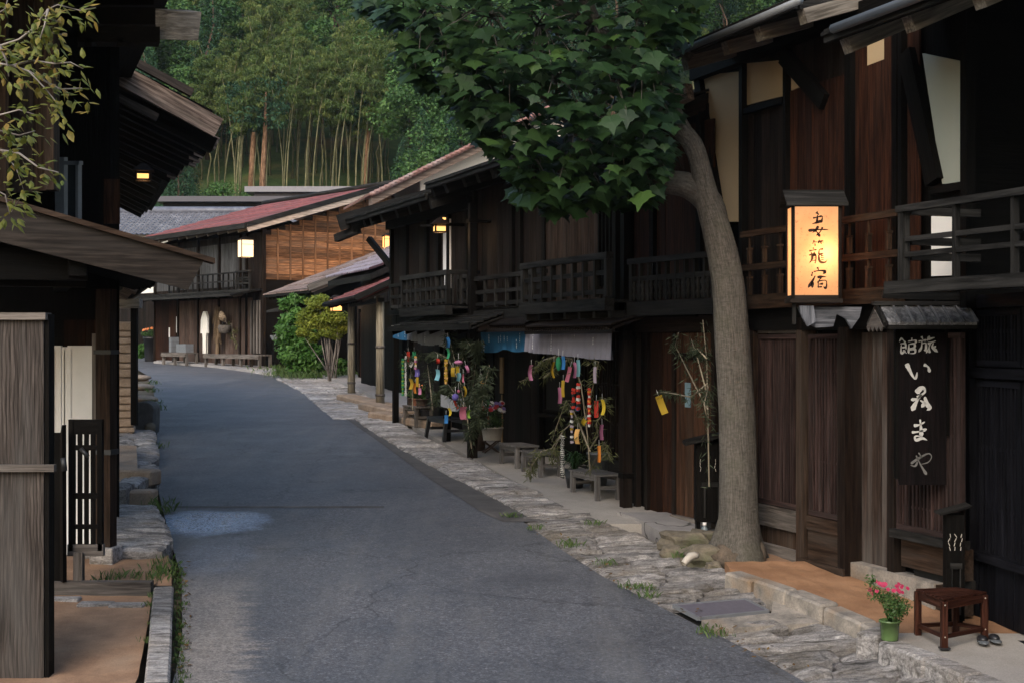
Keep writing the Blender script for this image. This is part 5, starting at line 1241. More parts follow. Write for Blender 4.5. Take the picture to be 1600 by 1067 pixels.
def organic(mb, pts, rads, n=20, amp=.05, roots=0.0):
    vs, gs, fs = [], [], []; acc = 0; sm = []
    P_ = [Vector(p) for p in pts]; fine, fr_ = [], []
    for i in range(len(P_)-1):
        m_ = max(2, int((P_[i+1]-P_[i]).length/.07))
        for k in range(m_):
            t_ = k/m_; p0, p1, p2, p3 = P_[max(i-1, 0)], P_[i], P_[i+1], P_[min(i+2, len(P_)-1)]
            fine.append(.5*((2*p1)+(p2-p0)*t_+(2*p0-5*p1+4*p2-p3)*t_*t_+(3*p1-p0-3*p2+p3)*t_**3)); fr_.append(rads[i]*(1-t_)+rads[i+1]*t_)
    fine.append(P_[-1]); fr_.append(rads[-1])
    for i, p in enumerate(fine):
        d = (fine[min(i+1, len(fine)-1)]-fine[max(i-1, 0)]).normalized(); a = Vector((0, 1, 0)).cross(d).normalized(); b = d.cross(a)
        if i: acc += (p-fine[i-1]).length
        for j in range(n):
            th = 2*math.pi*j/n; rr = fr_[i]*(1+amp*math.sin(3*th+acc*1.3)+amp*.6*math.sin(7*th-acc*2.1)+amp*.5*math.sin(acc*5+th)+R.uniform(-.012, .012))
            if roots and acc < .5: rr *= 1+roots*(1-acc/.5)**1.0*(.55+.45*math.sin(th*2.5+1.2)+.18*math.sin(9*th+acc*14))
            vs.append(p+(a*math.cos(th)+b*math.sin(th))*rr); gs.append((acc, math.cos(th)*rr*1.2, math.sin(th)*rr*1.2))
    for i in range(len(fine)-1):
        for j in range(n): k = (j+1) % n; fs.append((i*n+j, i*n+k, (i+1)*n+k, (i+1)*n+j))
    fs.append(tuple((len(fine)-1)*n+j for j in range(n))); mb.add(vs, fs, gs, .5, True); return mb
mb = MB(); organic(mb, [rel(x, y, Yt+.0+max(0, (890-y))*.0006) for x, y, r_ in path], [r_ for _, _, r_ in path], 28, .035, .45)
mb.build('trunk', BARK, big)
mb = MB()
for c_, r_ in (((-.03, -.04, .05), (.28, .25, .17)), ((.18, -.02, .07), (.12, .16, .17)), ((-.18, .0, -.02), (.16, .18, .15))):
    vs, fs = [], []; n_, m_ = 36, 20; ph = [R.uniform(0, 6) for _ in range(4)]
    for i in range(m_+1):
        for j in range(n_):
            a, b = math.pi*i/m_, 2*math.pi*j/n_; d = Vector((math.sin(a)*math.cos(b), math.sin(a)*math.sin(b), math.cos(a))); s_ = 1+.07*math.sin(5*d.x+ph[0])*math.sin(6*d.z+ph[1])+.05*math.sin(13*d.x+ph[2]+4*d.z)+.03*math.sin(23*d.z+ph[3]+9*d.y)+R.uniform(-.012, .012); vs.append((c_[0]+d.x*r_[0]*s_, c_[1]+d.y*r_[1]*s_, c_[2]+d.z*r_[2]*s_))
    for i in range(m_):
        for j in range(n_): fs.append((i*n_+j, (i+1)*n_+j, (i+1)*n_+(j+1) % n_, i*n_+(j+1) % n_))
    mb.add(vs, fs, [(v[2], v[0]*2, v[1]*2) for v in vs], .5, True)
mb.build('root_burl', stone('root_burl_bark', (.04, .033, .026), (.13, .10, .075), (.10, .065, .04), 9, .95, 1.0, bd=.03), big)
brs = [[(1122, 352, .11), (1108, 318, .14), (1080, 293, .135), (1045, 285, .12), (1010, 283, .1), (960, 260, .07), (910, 215, .055), (860, 160, .04), (800, 110, .025)],
       [(1070, 212, .1), (1040, 150, .085), (1030, 80, .07), (1030, -20, .055), (1040, -150, .03)],
       [(990, 140, .06), (930, 130, .045), (860, 90, .035), (770, 50, .025), (690, 20, .012)],
       [(1010, 285, .05), (985, 300, .035), (940, 290, .02), (900, 290, .01)], [(930, 50, .05), (850, -10, .04), (740, -60, .025), (640, -70, .01)],
       [(960, 260, .04), (900, 255, .025), (850, 240, .015), (815, 215, .008)], [(1080, 90, .05), (1020, 40, .04), (980, -60, .03), (960, -180, .015)]]
mb = MB()
for k, b_ in enumerate(brs): organic(mb, [rel(x, y, Yt+max(0, (890-y))*.0006+(-1)**k*.05*i*(k % 3+1)) for i, (x, y, r_) in enumerate(b_)], [r_ for _, _, r_ in b_], 12, .06)
mb.build('branches', BARK, big)
# lobed leaves
LF_OUT = [(0, 0), (.16, -.10), (.34, -.02), (.40, .16), (.62, .30), (.38, .40), (.30, .52), (.16, .62), (0, 1.02), (-.16, .62), (-.30, .52), (-.38, .40), (-.62, .30), (-.40, .16), (-.34, -.02), (-.16, -.10)]
def big_leaf(mb, p, out, size, rnd, roll=0.0):
    out = Vector(out); 
    if out.length < .01: out = Vector((0, -1, 0))
    out.normalize(); dr = R.uniform(.35, 1.1)
    tip = (out+Vector((R.uniform(-.5, .5), R.uniform(-.5, .5), -dr))).normalized()
    nrm = Vector((0, 0, 1))+out*.5+Vector((R.uniform(-.35, .35), R.uniform(-.35, .35), 0)); side = tip.cross(nrm).normalized(); nrm = side.cross(tip).normalized()
    cup = R.uniform(.05, .3); curl = R.uniform(.05, .35); vs = [p+tip*.32*size*1.0-nrm*size*.02]
    for x, y in LF_OUT: vs.append(p+side*(x*size)+tip*(y*size)-nrm*(size*(cup*abs(x)*1.2*-1*-.6+curl*y*y*.5))+nrm*(.02*size if x == 0 else 0))
    n = len(LF_OUT); mb.add(vs, [(0, 1+i, 1+(i+1) % n) for i in range(n)], None, rnd, False)
TREEL = leafmat('big_tree_leaves', (.010, .026, .008), (.020, .048, .013), (.065, .12, .022), .5, .18, .28, 5)
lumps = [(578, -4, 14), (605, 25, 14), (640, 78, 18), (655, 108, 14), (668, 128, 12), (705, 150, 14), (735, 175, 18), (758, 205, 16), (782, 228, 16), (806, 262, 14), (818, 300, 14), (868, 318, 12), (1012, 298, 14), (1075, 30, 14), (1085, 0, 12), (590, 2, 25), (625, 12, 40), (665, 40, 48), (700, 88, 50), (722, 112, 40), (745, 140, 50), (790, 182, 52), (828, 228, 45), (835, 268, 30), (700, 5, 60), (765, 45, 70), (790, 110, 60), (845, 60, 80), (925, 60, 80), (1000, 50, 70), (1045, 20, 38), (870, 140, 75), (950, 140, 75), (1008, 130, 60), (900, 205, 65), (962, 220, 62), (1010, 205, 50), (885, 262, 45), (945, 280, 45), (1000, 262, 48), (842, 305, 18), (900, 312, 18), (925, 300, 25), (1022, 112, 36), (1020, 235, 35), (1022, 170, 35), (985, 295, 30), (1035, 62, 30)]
mb = MB(); mk = lambda y: Yt+R.uniform(-1.9, 1.5)
twigs = MB()
for px, py, r_ in lumps:
    nl = int(16+r_*1.1)
    for i in range(nl):
        a = R.uniform(0, 6.28); q = r_*math.sqrt(R.random()); Yl = Yt+R.uniform(-1.6, 1.1)*(.35+r_/90)
        x, y = px+q*math.cos(a), py+q*math.sin(a)*.9
        p = rel(x, y, Yl); o_ = Vector((math.cos(a)*.7, (Yl-Yt)-.9, 0))
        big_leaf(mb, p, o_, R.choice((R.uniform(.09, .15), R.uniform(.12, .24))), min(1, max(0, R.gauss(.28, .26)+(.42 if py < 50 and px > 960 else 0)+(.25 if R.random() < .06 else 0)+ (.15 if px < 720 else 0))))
        if i % 6 == 0:
            c_ = rel(px+R.uniform(-10, 10), py-20, Yt+.1); twigs.tube([c_, (c_+p)/2+Vector((0, 0, .08)), p], [.012, .008, .003], 4)
for i in range(1500):   # the rest of the crown, above the frame
    x = R.uniform(600, 1230); y = -R.uniform(0, 1)**.8*420-15; k = ((x-920)/330)**2+((y+150)/290)**2
    if k > 1: continue
    Yl = Yt+R.uniform(-2.2, 2.2)*math.sqrt(max(.1, 1-k)); p = rel(x, y, Yl)
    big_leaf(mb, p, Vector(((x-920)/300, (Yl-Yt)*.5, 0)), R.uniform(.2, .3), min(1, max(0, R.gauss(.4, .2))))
mb.build('leaves', TREEL, big); twigs.build('twigs', BARK, big)

# ================================================================ thin leaved tree at the left edge
TWM = wood('pale_twig_bark', (.12, .10, .09), (.30, .27, .25), None)
LEFTL = leafmat('turning_leaves', (.055, .09, .014), (.19, .19, .028), (.36, .17, .035), .5, .35, .4, 20)
lt = thing('young_tree', 'young tree with small yellow green and rusty leaves at the left edge', 'tree', (xat(-190, 6.2), 6.2, G(6.2)))
lo = lt.location; lrel = lambda x, y, Y_=6.2: at(x, y, Y_)-lo
mb = MB(); organic(mb, [(0, 0, -.05), (.03, 0, 1), lrel(-160, 300), lrel(-130, 100), lrel(-100, -150)], [.05, .045, .035, .025, .012], 10, .05); mb.build('trunk', TWM, lt)
tw = [[(-150, 150), (0, 72), (30, 62), (52, 45), (75, 15), (90, 8), (125, 17), (150, 12)], [(-150, 160), (0, 100), (20, 103), (45, 112), (70, 138), (88, 160), (104, 193)], [(-140, 60), (-20, 30), (8, 15), (15, -10)], [(30, 62), (45, 52), (66, 50), (100, 55)], [(20, 103), (50, 95), (85, 100), (110, 98), (130, 108)], [(-150, 250), (-40, 190), (0, 180), (30, 172), (62, 182)], [(-145, 280), (-30, 240), (0, 235), (25, 262), (38, 300), (18, 332)], [(0, 235), (30, 240), (60, 262), (92, 270)], [(45, 112), (72, 128), (95, 140), (128, 138)], [(0, 72), (10, 95), (14, 120)], [(-140, 290), (-20, 290), (8, 305), (15, 335)], [(-30, 190), (0, 205), (30, 212), (55, 205)], [(75, 15), (70, 40), (60, 70)]]
mb = MB(); lm = MB()
for b_ in tw:
    Yb = 6.2+R.uniform(-.35, .35); pts = [lrel(x, y, 6.2 if x < -60 else Yb) for x, y in b_]
    mb.tube(pts, [.006*(1-.8*i/len(pts)) for i in range(len(pts))], 5)
    for i in range(len(pts)-1):
        if b_[i+1][0] < -10: continue
        L = (pts[i+1]-pts[i]).length; n = max(3, int(L/.0062))
        for j in range(n):
            k = R.random(); p = pts[i]*(1-k)+pts[i+1]*k
            dirv = Vector((R.uniform(-.3, 1), R.uniform(-.8, .5), R.uniform(-1.0, .35))).normalized(); p = p+dirv*R.uniform(.0, .07)+Vector((R.gauss(0, .02), R.gauss(0, .03), R.gauss(0, .02)))
            s_ = R.uniform(.035, .06); side = dirv.cross(Vector((R.uniform(-.6, .6), -.3, 1))).normalized(); nn_ = side.cross(dirv)
            lm.add([p, p+dirv*.3*s_+side*.26*s_-nn_*.06*s_, p+dirv*.62*s_+side*.22*s_-nn_*.08*s_, p+dirv*s_*1.05-nn_*.12*s_, p+dirv*.62*s_-side*.22*s_-nn_*.08*s_, p+dirv*.3*s_-side*.26*s_-nn_*.06*s_, p+dirv*.45*s_+nn_*.03*s_],
                   [(0, 1, 6), (1, 2, 6), (2, 3, 6), (3, 4, 6), (4, 5, 6), (5, 0, 6)], None, min(1, max(0, R.gauss(.38 if b_[0][1] > 170 else .55, .25))))
mb.build('twigs', TWM, lt); lm.build('leaves', LEFTL, lt)

# ================================================================ SHRUBS by the gate
SHY = leafmat('olive_shrub_leaves', (.08, .13, .018), (.22, .26, .035), (.42, .40, .06), .6, .3, .3, 2)
SHG = leafmat('fresh_shrub_leaves', (.04, .11, .02), (.09, .20, .04), (.18, .32, .08), .5, .3, .3, 2)
def shrub(name, label, cat, px, py, Y_, parts, mat, n, size, asp, up, droop, stems, group=None, hb=0.0):
    p = Vector((xat(px, Y_), Y_, G(Y_)+hb)); t_ = thing(name, label, cat, tuple(p), 0, group); m = MB(); cs, rs, sh = [], [], []
    for (x, y, rx, rz_) in parts:
        for _ in range(max(3, int(rx*rz_/60))):
            a = R.uniform(0, 6.28); k = math.sqrt(R.random()); q = at(x+rx*.7*k*math.cos(a), y+rz_*.7*k*math.sin(a), Y_+R.uniform(-.5, .5)*rx*Y_/FOC)-p; cs.append(tuple(q)); s_ = R.uniform(.6, .9)*min(rx, rz_)*Y_/FOC; rs.append((s_*1.1, s_*1.1, s_*.7)); sh.append(min(1, max(0, R.gauss(.5, .22))))
    cloud(m, cs, rs, n, size, asp, up, droop, .3, sh); m.build('foliage', mat, t_)
    m = MB()
    for k in range(stems):
        e = cs[R.randrange(len(cs))]; s0 = Vector((R.uniform(-.15, .15), R.uniform(-.1, .1), -.05)); m.tube([s0, Vector(e)*.5+Vector((R.uniform(-.1, .1), 0, .0)), e], [.018, .012, .004], 5)
    if stems: m.build('stems', TWM, t_)
    return t_
shrub('olive_shrub', 'yellow green shrub with grey bare stems under the lit lantern by the gate porch', 'shrub', 520, 583, 39.5, [(505, 476, 22, 17), (488, 498, 24, 18), (520, 495, 22, 20), (528, 518, 15, 16), (478, 524, 18, 14), (505, 515, 20, 16)], SHY, 420, .09, .45, .6, .3, 16)
shrub('broadleaf_shrub', 'bright green leafy shrub left of the yellow green one below the low roof', 'shrub', 470, 585, 41.5, [(460, 530, 24, 30), (468, 560, 26, 24), (456, 505, 18, 18), (482, 572, 26, 14), (478, 545, 22, 20)], SHG, 260, .14, .5, .5, .4, 8)
shrub('tall_shrub', 'pale leaved arching shrub reaching over the low roof eave behind the two rounder shrubs', 'shrub', 490, 583, 42, [(468, 468, 26, 12), (448, 478, 16, 11), (490, 465, 20, 14), (535, 560, 12, 26), (458, 492, 20, 12)], SHG, 170, .14, .45, .6, .2, 12)
shrub('flower_bush', 'low green bush beside the orange flowers at the far left bend', 'bush', 240, 563, 56, [(232, 545, 20, 14), (250, 548, 15, 11), (225, 550, 12, 9)], SHG, 300, .13, .5, .5, .3, 5)
# grass along edges
def grass(label, spots, h=.1, n=40, spread=.12):
    m = MB()
    for px, py, off in spots:
        p0 = gp(px, py, off)
        for _ in range(n):
            p = p0+Vector((R.gauss(0, spread), R.gauss(0, spread), -.01)); hh = h*R.uniform(.4, 1.2); l_ = Vector((R.gauss(0, .4), R.gauss(0, .4), 0))*hh; w_ = Vector((R.uniform(-1, 1), R.uniform(-1, 1), 0)).normalized()*.004
            m.add([p-w_, p+w_, p+l_*.4+Vector((0, 0, hh*.7))+w_*.7, p+l_+Vector((0, 0, hh))], [(0, 1, 2), (0, 2, 3)], None, R.random())
    return m.build('grass', GRASSM, label=label, kind='stuff')
grass('grass and weeds growing along the left kerb', [(278+R.uniform(-4, 6), y, .0) for y in range(880, 1070, 9)]+[(240+R.uniform(-8, 4), y, .04) for y in range(930, 1010, 14)], .045, 34, .03)
grass('tufts of grass below the left stone ramp', [(250, 905, .03), (262, 895, .03), (240, 900, .03), (175, 905, .03), (190, 900, .03), (165, 908, .03), (255, 880, .03), (215, 905, .02), (268, 900, 0), (246, 888, .03)], .10, 22, .06)
grass('weeds between the road and the right stone strips', [(800, 806, .03), (840, 825, .03), (890, 852, .03), (893, 848, .04), (930, 818, .06), (945, 880, .03), (985, 915, .03), (1005, 918, .03), (1012, 930, .02), (1105, 985, .03), (1118, 990, .03), (1065, 868, .1), (1078, 862, .1)], .06, 45, .06)
grass('grass at the foot of the shrubs by the gate', [(450, 583, .0), (470, 585, .05), (430, 580, 0), (445, 588, 0), (490, 588, .05), (510, 588, .05), (530, 590, .05), (465, 592, .03)], .22, 110, .35)
grass('weeds along the upper left road edge', [(240, 600, .1), (238, 612, .08), (242, 630, .05), (245, 640, .05), (250, 790, .05), (256, 800, .0), (246, 700, 0)], .12, 40, .1)

m = MB()
for _ in range(260):
    if R.random() < .5: px, py = R.uniform(268, 300), R.uniform(870, 1060)
    else: k = R.random(); px, py = 800+420*k+R.uniform(-8, 60), 812+235*k+R.uniform(-4, 10)
    p = gp(px, py, .055 if px > 600 else .012); a = R.uniform(0, 6.28); L_ = R.uniform(.012, .03); d = Vector((math.cos(a), math.sin(a), R.uniform(-.2, .4)))*L_; e = Vector((-math.sin(a), math.cos(a), R.uniform(-.2, .3)))*L_*.5
    m.add([p-d, p+e, p+d, p-e], [(0, 1, 2, 3)], None, R.random())
m.build('fallen_leaves', leafmat('fallen_leaf', (.05, .03, .012), (.14, .08, .03), (.25, .16, .05), .8, .1, .2, 20), kind='stuff', label='small fallen leaves along the road edges')
# ================================================================ RIGHT SIDE PROPS
def bench(label, cpx, cpy, off, Lw, Dw, H, fr, mat=BENCHW, slatn=7, group='low grey slatted benches before the noren shops', name='bench', across=True, top=.035, dark=False):
    p = gp(cpx, cpy, off); t_ = thing(name, label, 'bench', tuple(p), fr.rz, group)
    m = MB(); n = slatn
    if across:
        for i in range(n): a = -Lw/2+Lw*i/n; m.box(a+.004, a+Lw/n-.006, -Dw/2, Dw/2, H-.025+R.uniform(0, .003), H)
    else:
        for i in range(n): a = -Dw/2+Dw*i/n; m.box(-Lw/2, Lw/2, a+.004, a+Dw/n-.004, H-.03+R.uniform(0, .003), H)
    m.build('seat', mat, t_)
    m = MB(); m.box(-Lw/2+.03, Lw/2-.03, -Dw/2+.02, -Dw/2+.05, H-.085, H-.026); m.box(-Lw/2+.03, Lw/2-.03, Dw/2-.05, Dw/2-.02, H-.085, H-.026)
    for s_ in (-1, 1): m.box(s_*(Lw/2-.05)-.015, s_*(Lw/2-.05)+.015, -Dw/2+.05, Dw/2-.05, H*.38, H*.38+.045)
    m.build('apron', mat, t_)
    for sx in (-1, 1):
        for sy in (-1, 1):
            m = MB(); x, y = sx*(Lw/2-.055), sy*(Dw/2-.04); k = .05 if dark else 0
            m.bar((x+sx*k, y+sy*k, -.02), (x, y, H-.026), .055, .055); m.build('leg', mat, t_)
    return t_
bench('grey slatted bench nearest the square downpipe, in front of the grey bucket', 930, 774, .03, .85, .36, .30, C)
bench('grey slatted bench in the middle of the three, overlapped by a drooping bamboo tip', 846, 740, .03, .72, .36, .31, C)
bench('grey slatted bench farthest from the square downpipe, below the plank door', 810, 727, .03, .72, .36, .31, C)
BLKP = plain('black_paint', (.016, .016, .019), .4, .1, 6, .5)
bench('black plank bench with splayed legs before the decorated bamboo', 697, 685, .03, 1.0, .38, .36, C, BLKP, 1, None, across=False, dark=True)
bb = bench('grey timber bench carrying potted plants by the first decorated bamboo', 653, 664, .05, .8, .36, .36, D, GREYW, 3, None, across=False)
# potted plants
FLR = plain('red_petal', (.45, .02, .03), .5); FLW = plain('white_petal', (.75, .72, .72), .5); FLP = plain('pink_petal', (.38, .018, .075), .5); FLO = plain('orange_petal', (.75, .25, .08), .5); FLV = plain('violet_petal', (.25, .18, .5), .5)
TERRA = plain('terracotta', (.28, .11, .06), .8, .2, 20); CERG = plain('green_glazed_pot', (.10, .17, .06), .25, .15, 8, .6); CERW = plain('grey_white_pot', (.45, .41, .36), .6, .15, 20); PLASG = plain('grey_plastic', (.10, .11, .12), .45, .05, 6); POTB = plain('brown_basket', (.07, .045, .035), .8, .3, 30)
def flower(m, p, r, up=Vector((0, -.4, 1))):
    up = up.normalized(); a = up.orthogonal().normalized(); b = up.cross(a); n = 9
    for k in range(n):
        t0 = 2*math.pi*k/n; d = a*math.cos(t0)+b*math.sin(t0); s_ = a*math.cos(t0+1.57)+b*math.sin(t0+1.57); m.add([p, p+d*r*.6+s_*r*.26+up*r*.1, p+d*r, p+d*r*.6-s_*r*.26+up*r*.1], [(0, 1, 2, 3)], None, .5)
def potplant(name, label, loc, pr, ph, potmat, leafm, w, h, n=300, size=.04, asp=.4, flowers=(), fr=.025, nf=10, rz=0, group=None, stem=True, potn='pot', seedup=.4, droop=.2, profile=None):
    t_ = thing(name, label, 'potted plant', tuple(loc), rz, group)
    m = MB(); m.lathe(profile or [(0, 0), (pr*.8, 0), (pr*.82, .01), (pr*.95, ph*.9), (pr*1.04, ph*.9), (pr*1.04, ph), (pr*.93, ph), (pr*.9, ph*.85), (0, ph*.85)], 22); m.build(potn, potmat, t_)
    m = MB(); cs = [(R.gauss(0, w*.3), R.gauss(0, w*.3), ph+abs(R.gauss(h*.5, h*.25))) for _ in range(14)]; cloud(m, cs, [(w*.3, w*.3, h*.22)]*14, n//14, size, asp, seedup, droop, .1)
    m.build('foliage', leafm, t_)
    m = MB()
    for c_ in cs: m.tube([(0, 0, ph*.8), (c_[0]*.5, c_[1]*.5, ph+(c_[2]-ph)*.6), c_], .004, 4)
    m.build('stems', leafm, t_)
    for fm in flowers:
        for _ in range(nf):
            m = MB(); a = R.uniform(0, 6.28); q = w*.62*math.sqrt(R.random()); flower(m, Vector((q*math.cos(a), q*math.sin(a)-.02, ph+h*R.uniform(.75, 1.12))), fr*R.uniform(.8, 1.3), Vector((math.cos(a)*.5, -1.0, .8))); m.build('flower', fm, t_)
    return t_
LGR = leafmat('pot_leaves', (.03, .07, .015), (.06, .13, .03), (.13, .20, .06), .5, .3, .4, 10)
LDK = leafmat('dark_pot_leaves', (.012, .035, .012), (.03, .07, .02), (.06, .12, .03), .5, .2, .4, 10)
pf_ = gp(1390, 999, .165); potplant('flower_pot', 'green glazed pot of deep pink daisies beside the slatted stool', pf_, .078, .15, CERG, LGR, .25, .27, 1500, .028, .35, (FLP,), .019, 20)
q = gp(757, 706, .03); qa = q+Vector((.12, -.05, .19))
t_ = thing('plant_stand', 'small crossed leg wooden stand under the grey white flower pot', 'stand', tuple(q+Vector((.1, -.05, 0))), .3)
m = MB()
for s_ in (-1, 1): m.bar((-.12, s_*.06, 0), (.12, s_*.06, .18), .02, .02); m.bar((-.12, s_*.045, .18), (.12, s_*.045, 0), .02, .02)
m.bar((-.1, -.06, .18), (-.1, .06, .18), .02, .02); m.bar((.1, -.06, .18), (.1, .06, .18), .02, .02); m.build('crossed_legs', POTB, t_)
potplant('flower_pot', 'grey white pot of red, white and violet flowers on a crossed leg stand', qa, .17, .2, CERW, LGR, .3, .34, 900, .045, .4, (FLR, FLW, FLV), .04, 11)
q = gp(745, 703, .03); t_ = thing('plant_basket', 'tall brown basket behind the grey white flower pot', 'basket', tuple(q)); m = MB(); m.lathe([(0, 0), (.13, 0), (.16, .5), (.14, .5), (.13, .46), (0, .45)], 16); m.build('body', POTB, t_)
m = MB(); m.lathe([(.155, .46), (.175, .46), (.175, .51), (.15, .51)], 16); m.build('rim', POTB, t_)
bt = bb.location
for i, (dx, lab, pm, lm_, w_, h_, fl) in enumerate(((-.28, 'left dark bowl of trailing leaves on the plant bench', POTB, LGR, .2, .2, (FLO,)), (.0, 'middle terracotta pot on the plant bench', TERRA, LDK, .13, .16, ()), (.26, 'right dark pot with a thin flower stalk on the plant bench', POTB, LGR, .1, .26, (FLO,)))):
    p = D.root.matrix_basis.to_3x3() if False else None
    d = Vector((-D.d.x*dx, -D.d.y*dx, 0)); potplant('potted_plant', lab, Vector(bt)+d*-1*(-1)+Vector((0, 0, .361)), .12 if i != 1 else .11, .13, pm, lm_, w_, h_, 420, .05, .35, fl, .02, 5, group='pots on the plant bench')
# grey bucket, broad leaved plant, black pot
q = gp(922, 765, .03)+Vector((.12, .35, 0)); bk = thing('bucket', 'grey plastic bucket holding bamboo branches behind the nearest grey bench', 'bucket', tuple(q))
m = MB(); m.lathe([(0, 0), (.105, 0), (.135, .42), (.15, .42), (.15, .45), (.13, .45), (.12, .05), (0, .05)], 24); m.build('body', PLASG, bk)
m = MB(); m.tube([(.15*math.cos(a/10*math.pi), .15*math.sin(a/10*math.pi)*.3-.1, .44-.16*math.sin(a/10*math.pi)) for a in range(11)], .005, 5); m.build('handle', IRON, bk)
q2 = gp(897, 765, .03)+Vector((.02, .2, 0))
pp = thing('potted_plant', 'strap leaved dark green plant in a black pot beside the grey bucket', 'potted plant', tuple(q2))
m = MB(); m.lathe([(0, 0), (.1, 0), (.14, .25), (.12, .25), (0, .22)], 18); m.build('pot', BLKP, pp)
m = MB()
for i in range(80):
    a = R.uniform(0, 6.28); L = R.uniform(.25, .5); w_ = Vector((-math.sin(a), math.cos(a), 0))*.014; z0 = R.uniform(.2, .38); pts = [Vector((math.cos(a)*L*k*.62, math.sin(a)*L*k*.62, z0+L*(k*1.0-.95*k*k))) for k in (0, .25, .5, .75, 1)]
    vs = []; [vs.extend([p_-w_*(1-k*.22), p_+w_*(1-k*.22)]) for k, p_ in enumerate(pts)]; m.add(vs, [(2*k, 2*k+1, 2*k+3, 2*k+2) for k in range(4)], None, R.random(), True)
m.build('leaves', LDK, pp)
# slatted stool
ft = [gp(1475, 1013, .162), gp(1538, 996, .162), gp(1493, 985, .162), gp(1434, 989, .162)]
cz = sum((v for v in ft), Vector())/4; st = thing('stool', 'red brown slatted stool beside the green flower pot', 'stool', (cz.x, cz.y, min(v.z for v in ft)), 0)
A_ = [v-st.location for v in ft]; Hs = .37
for v in A_: v.z = 0
for v in A_: m = MB(); m.box(v.x-.024, v.x+.024, v.y-.024, v.y+.024, 0, Hs-.02); m.build('leg', STOOLW, st, bevel=.004)
m = MB()
for a_, b_ in ((0, 1), (1, 2), (2, 3), (3, 0)): m.bar(A_[a_]+Vector((0, 0, Hs-.05)), A_[b_]+Vector((0, 0, Hs-.05)), .02, .06)
m.build('apron', STOOLW, st, bevel=.003)
m = MB()
for a_, b_ in ((0, 3), (1, 2), (0, 1), (3, 2)): m.bar(A_[a_]+Vector((0, 0, .09)), A_[b_]+Vector((0, 0, .09)), .022, .032)
m.build('stretcher', STOOLW, st, bevel=.003)
m = MB(); e0_, e1_, e2_, e3_ = [v*1.07 for v in A_]
for i in range(8):
    k0, k1 = i/8+.008, (i+1)/8-.01
    pp_ = [e0_.lerp(e3_, k0), e1_.lerp(e2_, k0), e1_.lerp(e2_, k1), e0_.lerp(e3_, k1)]; m.prism([v+Vector((0, 0, Hs-.018)) for v in pp_], (0, 0, .018))
m.build('seat_slats', STOOLW, st, bevel=.002)
m = MB()
for v in (A_[0], A_[1]): m.ell((v.x, v.y-.026, Hs-.045), (.006, .004, .006), 8, 5); m.ell((v.x, v.y-.026, .09), (.006, .004, .006), 8, 5)
m.build('bolt_heads', CERW, st)
m = MB(); v = A_[0]; m.box(v.x-.035, v.x+.04, v.y-.03, v.y+.03, .0, .012); m.build('foot_pad', BLKP, st)
# sandals
for i, (px, py, lab) in enumerate(((1536, 1005, 'left one of two dark grey sandals on the concrete by the stool'), (1555, 1003, 'right one of two dark grey sandals on the concrete by the stool'))):
    q = gp(px, py, .162); t_ = thing('sandal', lab, 'sandal', tuple(q), -.1+.1*i, 'pair of sandals by the stool'); m = MB()
    m.ell((0, 0, .014), (.042, .09, .014), 16, 6); m.build('sole', PLASG, t_); m = MB(); m.ell((0, .025, .03), (.04, .062, .03), 16, 8); m.build('upper', BLKP, t_)
# roofed notice cabinets
def cabinet(label, loc, w, d, h, zb, rz, slat=False, txt=True):
    t_ = thing('notice_cabinet', label, 'cabinet', tuple(loc), rz, 'roofed black notice cabinets'); m = MB(); boards(m, -w/2, w/2, zb, h, -d/2-.02, .12, .02) ; m.box(-w/2, w/2, -d/2, d/2, zb, h); m.build('case', BLACKW, t_)
    m = MB()
    if slat:
        for i in range(6): y = -d/2-.05+(d+.1)*i/5; m.bar((-w/2-.06, y, h+.0), (w/2+.05, y, h+.07), .03, .014)
        m.bar((-w/2, -d/2-.04, h+.01), (-w/2, d/2+.04, h+.01), .015, .015); m.bar((w/2, -d/2-.04, h+.045), (w/2, d/2+.04, h+.045), .015, .015)
    else: m.prism([(-w/2-.12, -d/2-.1, h-.02), (w/2+.05, -d/2-.1, h+.1), (w/2+.05, d/2+.1, h+.1), (-w/2-.12, d/2+.1, h-.02)], (0, 0, .035))
    m.build('roof', EAVEW, t_)
    for sx in (-1, 1):
        m = MB(); m.box(sx*(w/2-.03)-.02, sx*(w/2-.03)+.02, -d/2+.01, d/2-.01, -.03, zb); m.build('leg', BLACKW, t_)
    m = MB(); m.box(-w*.32, w*.32, -d/2-.045, -d/2-.022, h*.52, h*.57); m.box(-w*.25, -w*.2, -d/2-.05, -d/2-.02, zb+.05, h*.52); m.box(w*.2, w*.25, -d/2-.05, -d/2-.02, zb+.05, h*.52); m.build('ledge', EAVEW, t_)
    if txt:
        m = MB()
        for i in range(4 if w > .2 else 3):
            x = -w*.36+(w*.24 if w > .2 else w*.33)*i; z = h*.83
            for j in range(4): m.bar((x+R.uniform(-.008, .008), -d/2-.024, z), (x+R.uniform(-.01, .012), -d/2-.024, z-.028), .004, R.uniform(.014, .024)*(1 if w > .2 else .6), (0, 1, 0)); z -= .034
        m.build('lettering', CERW, t_)
    return t_
q = gp(1112, 832, .06); cabinet('black notice cabinet with flat grey roof half hidden by the big tree trunk', (q.x, q.y+.1, q.z), .33, .26, .95, .12, -.05)
q = gp(1484, 976, .14); cabinet('black notice cabinet with a slatted roof at the corner of the black house', (q.x+.03, q.y, q.z), .14, .12, .88, .05, -.1, True)
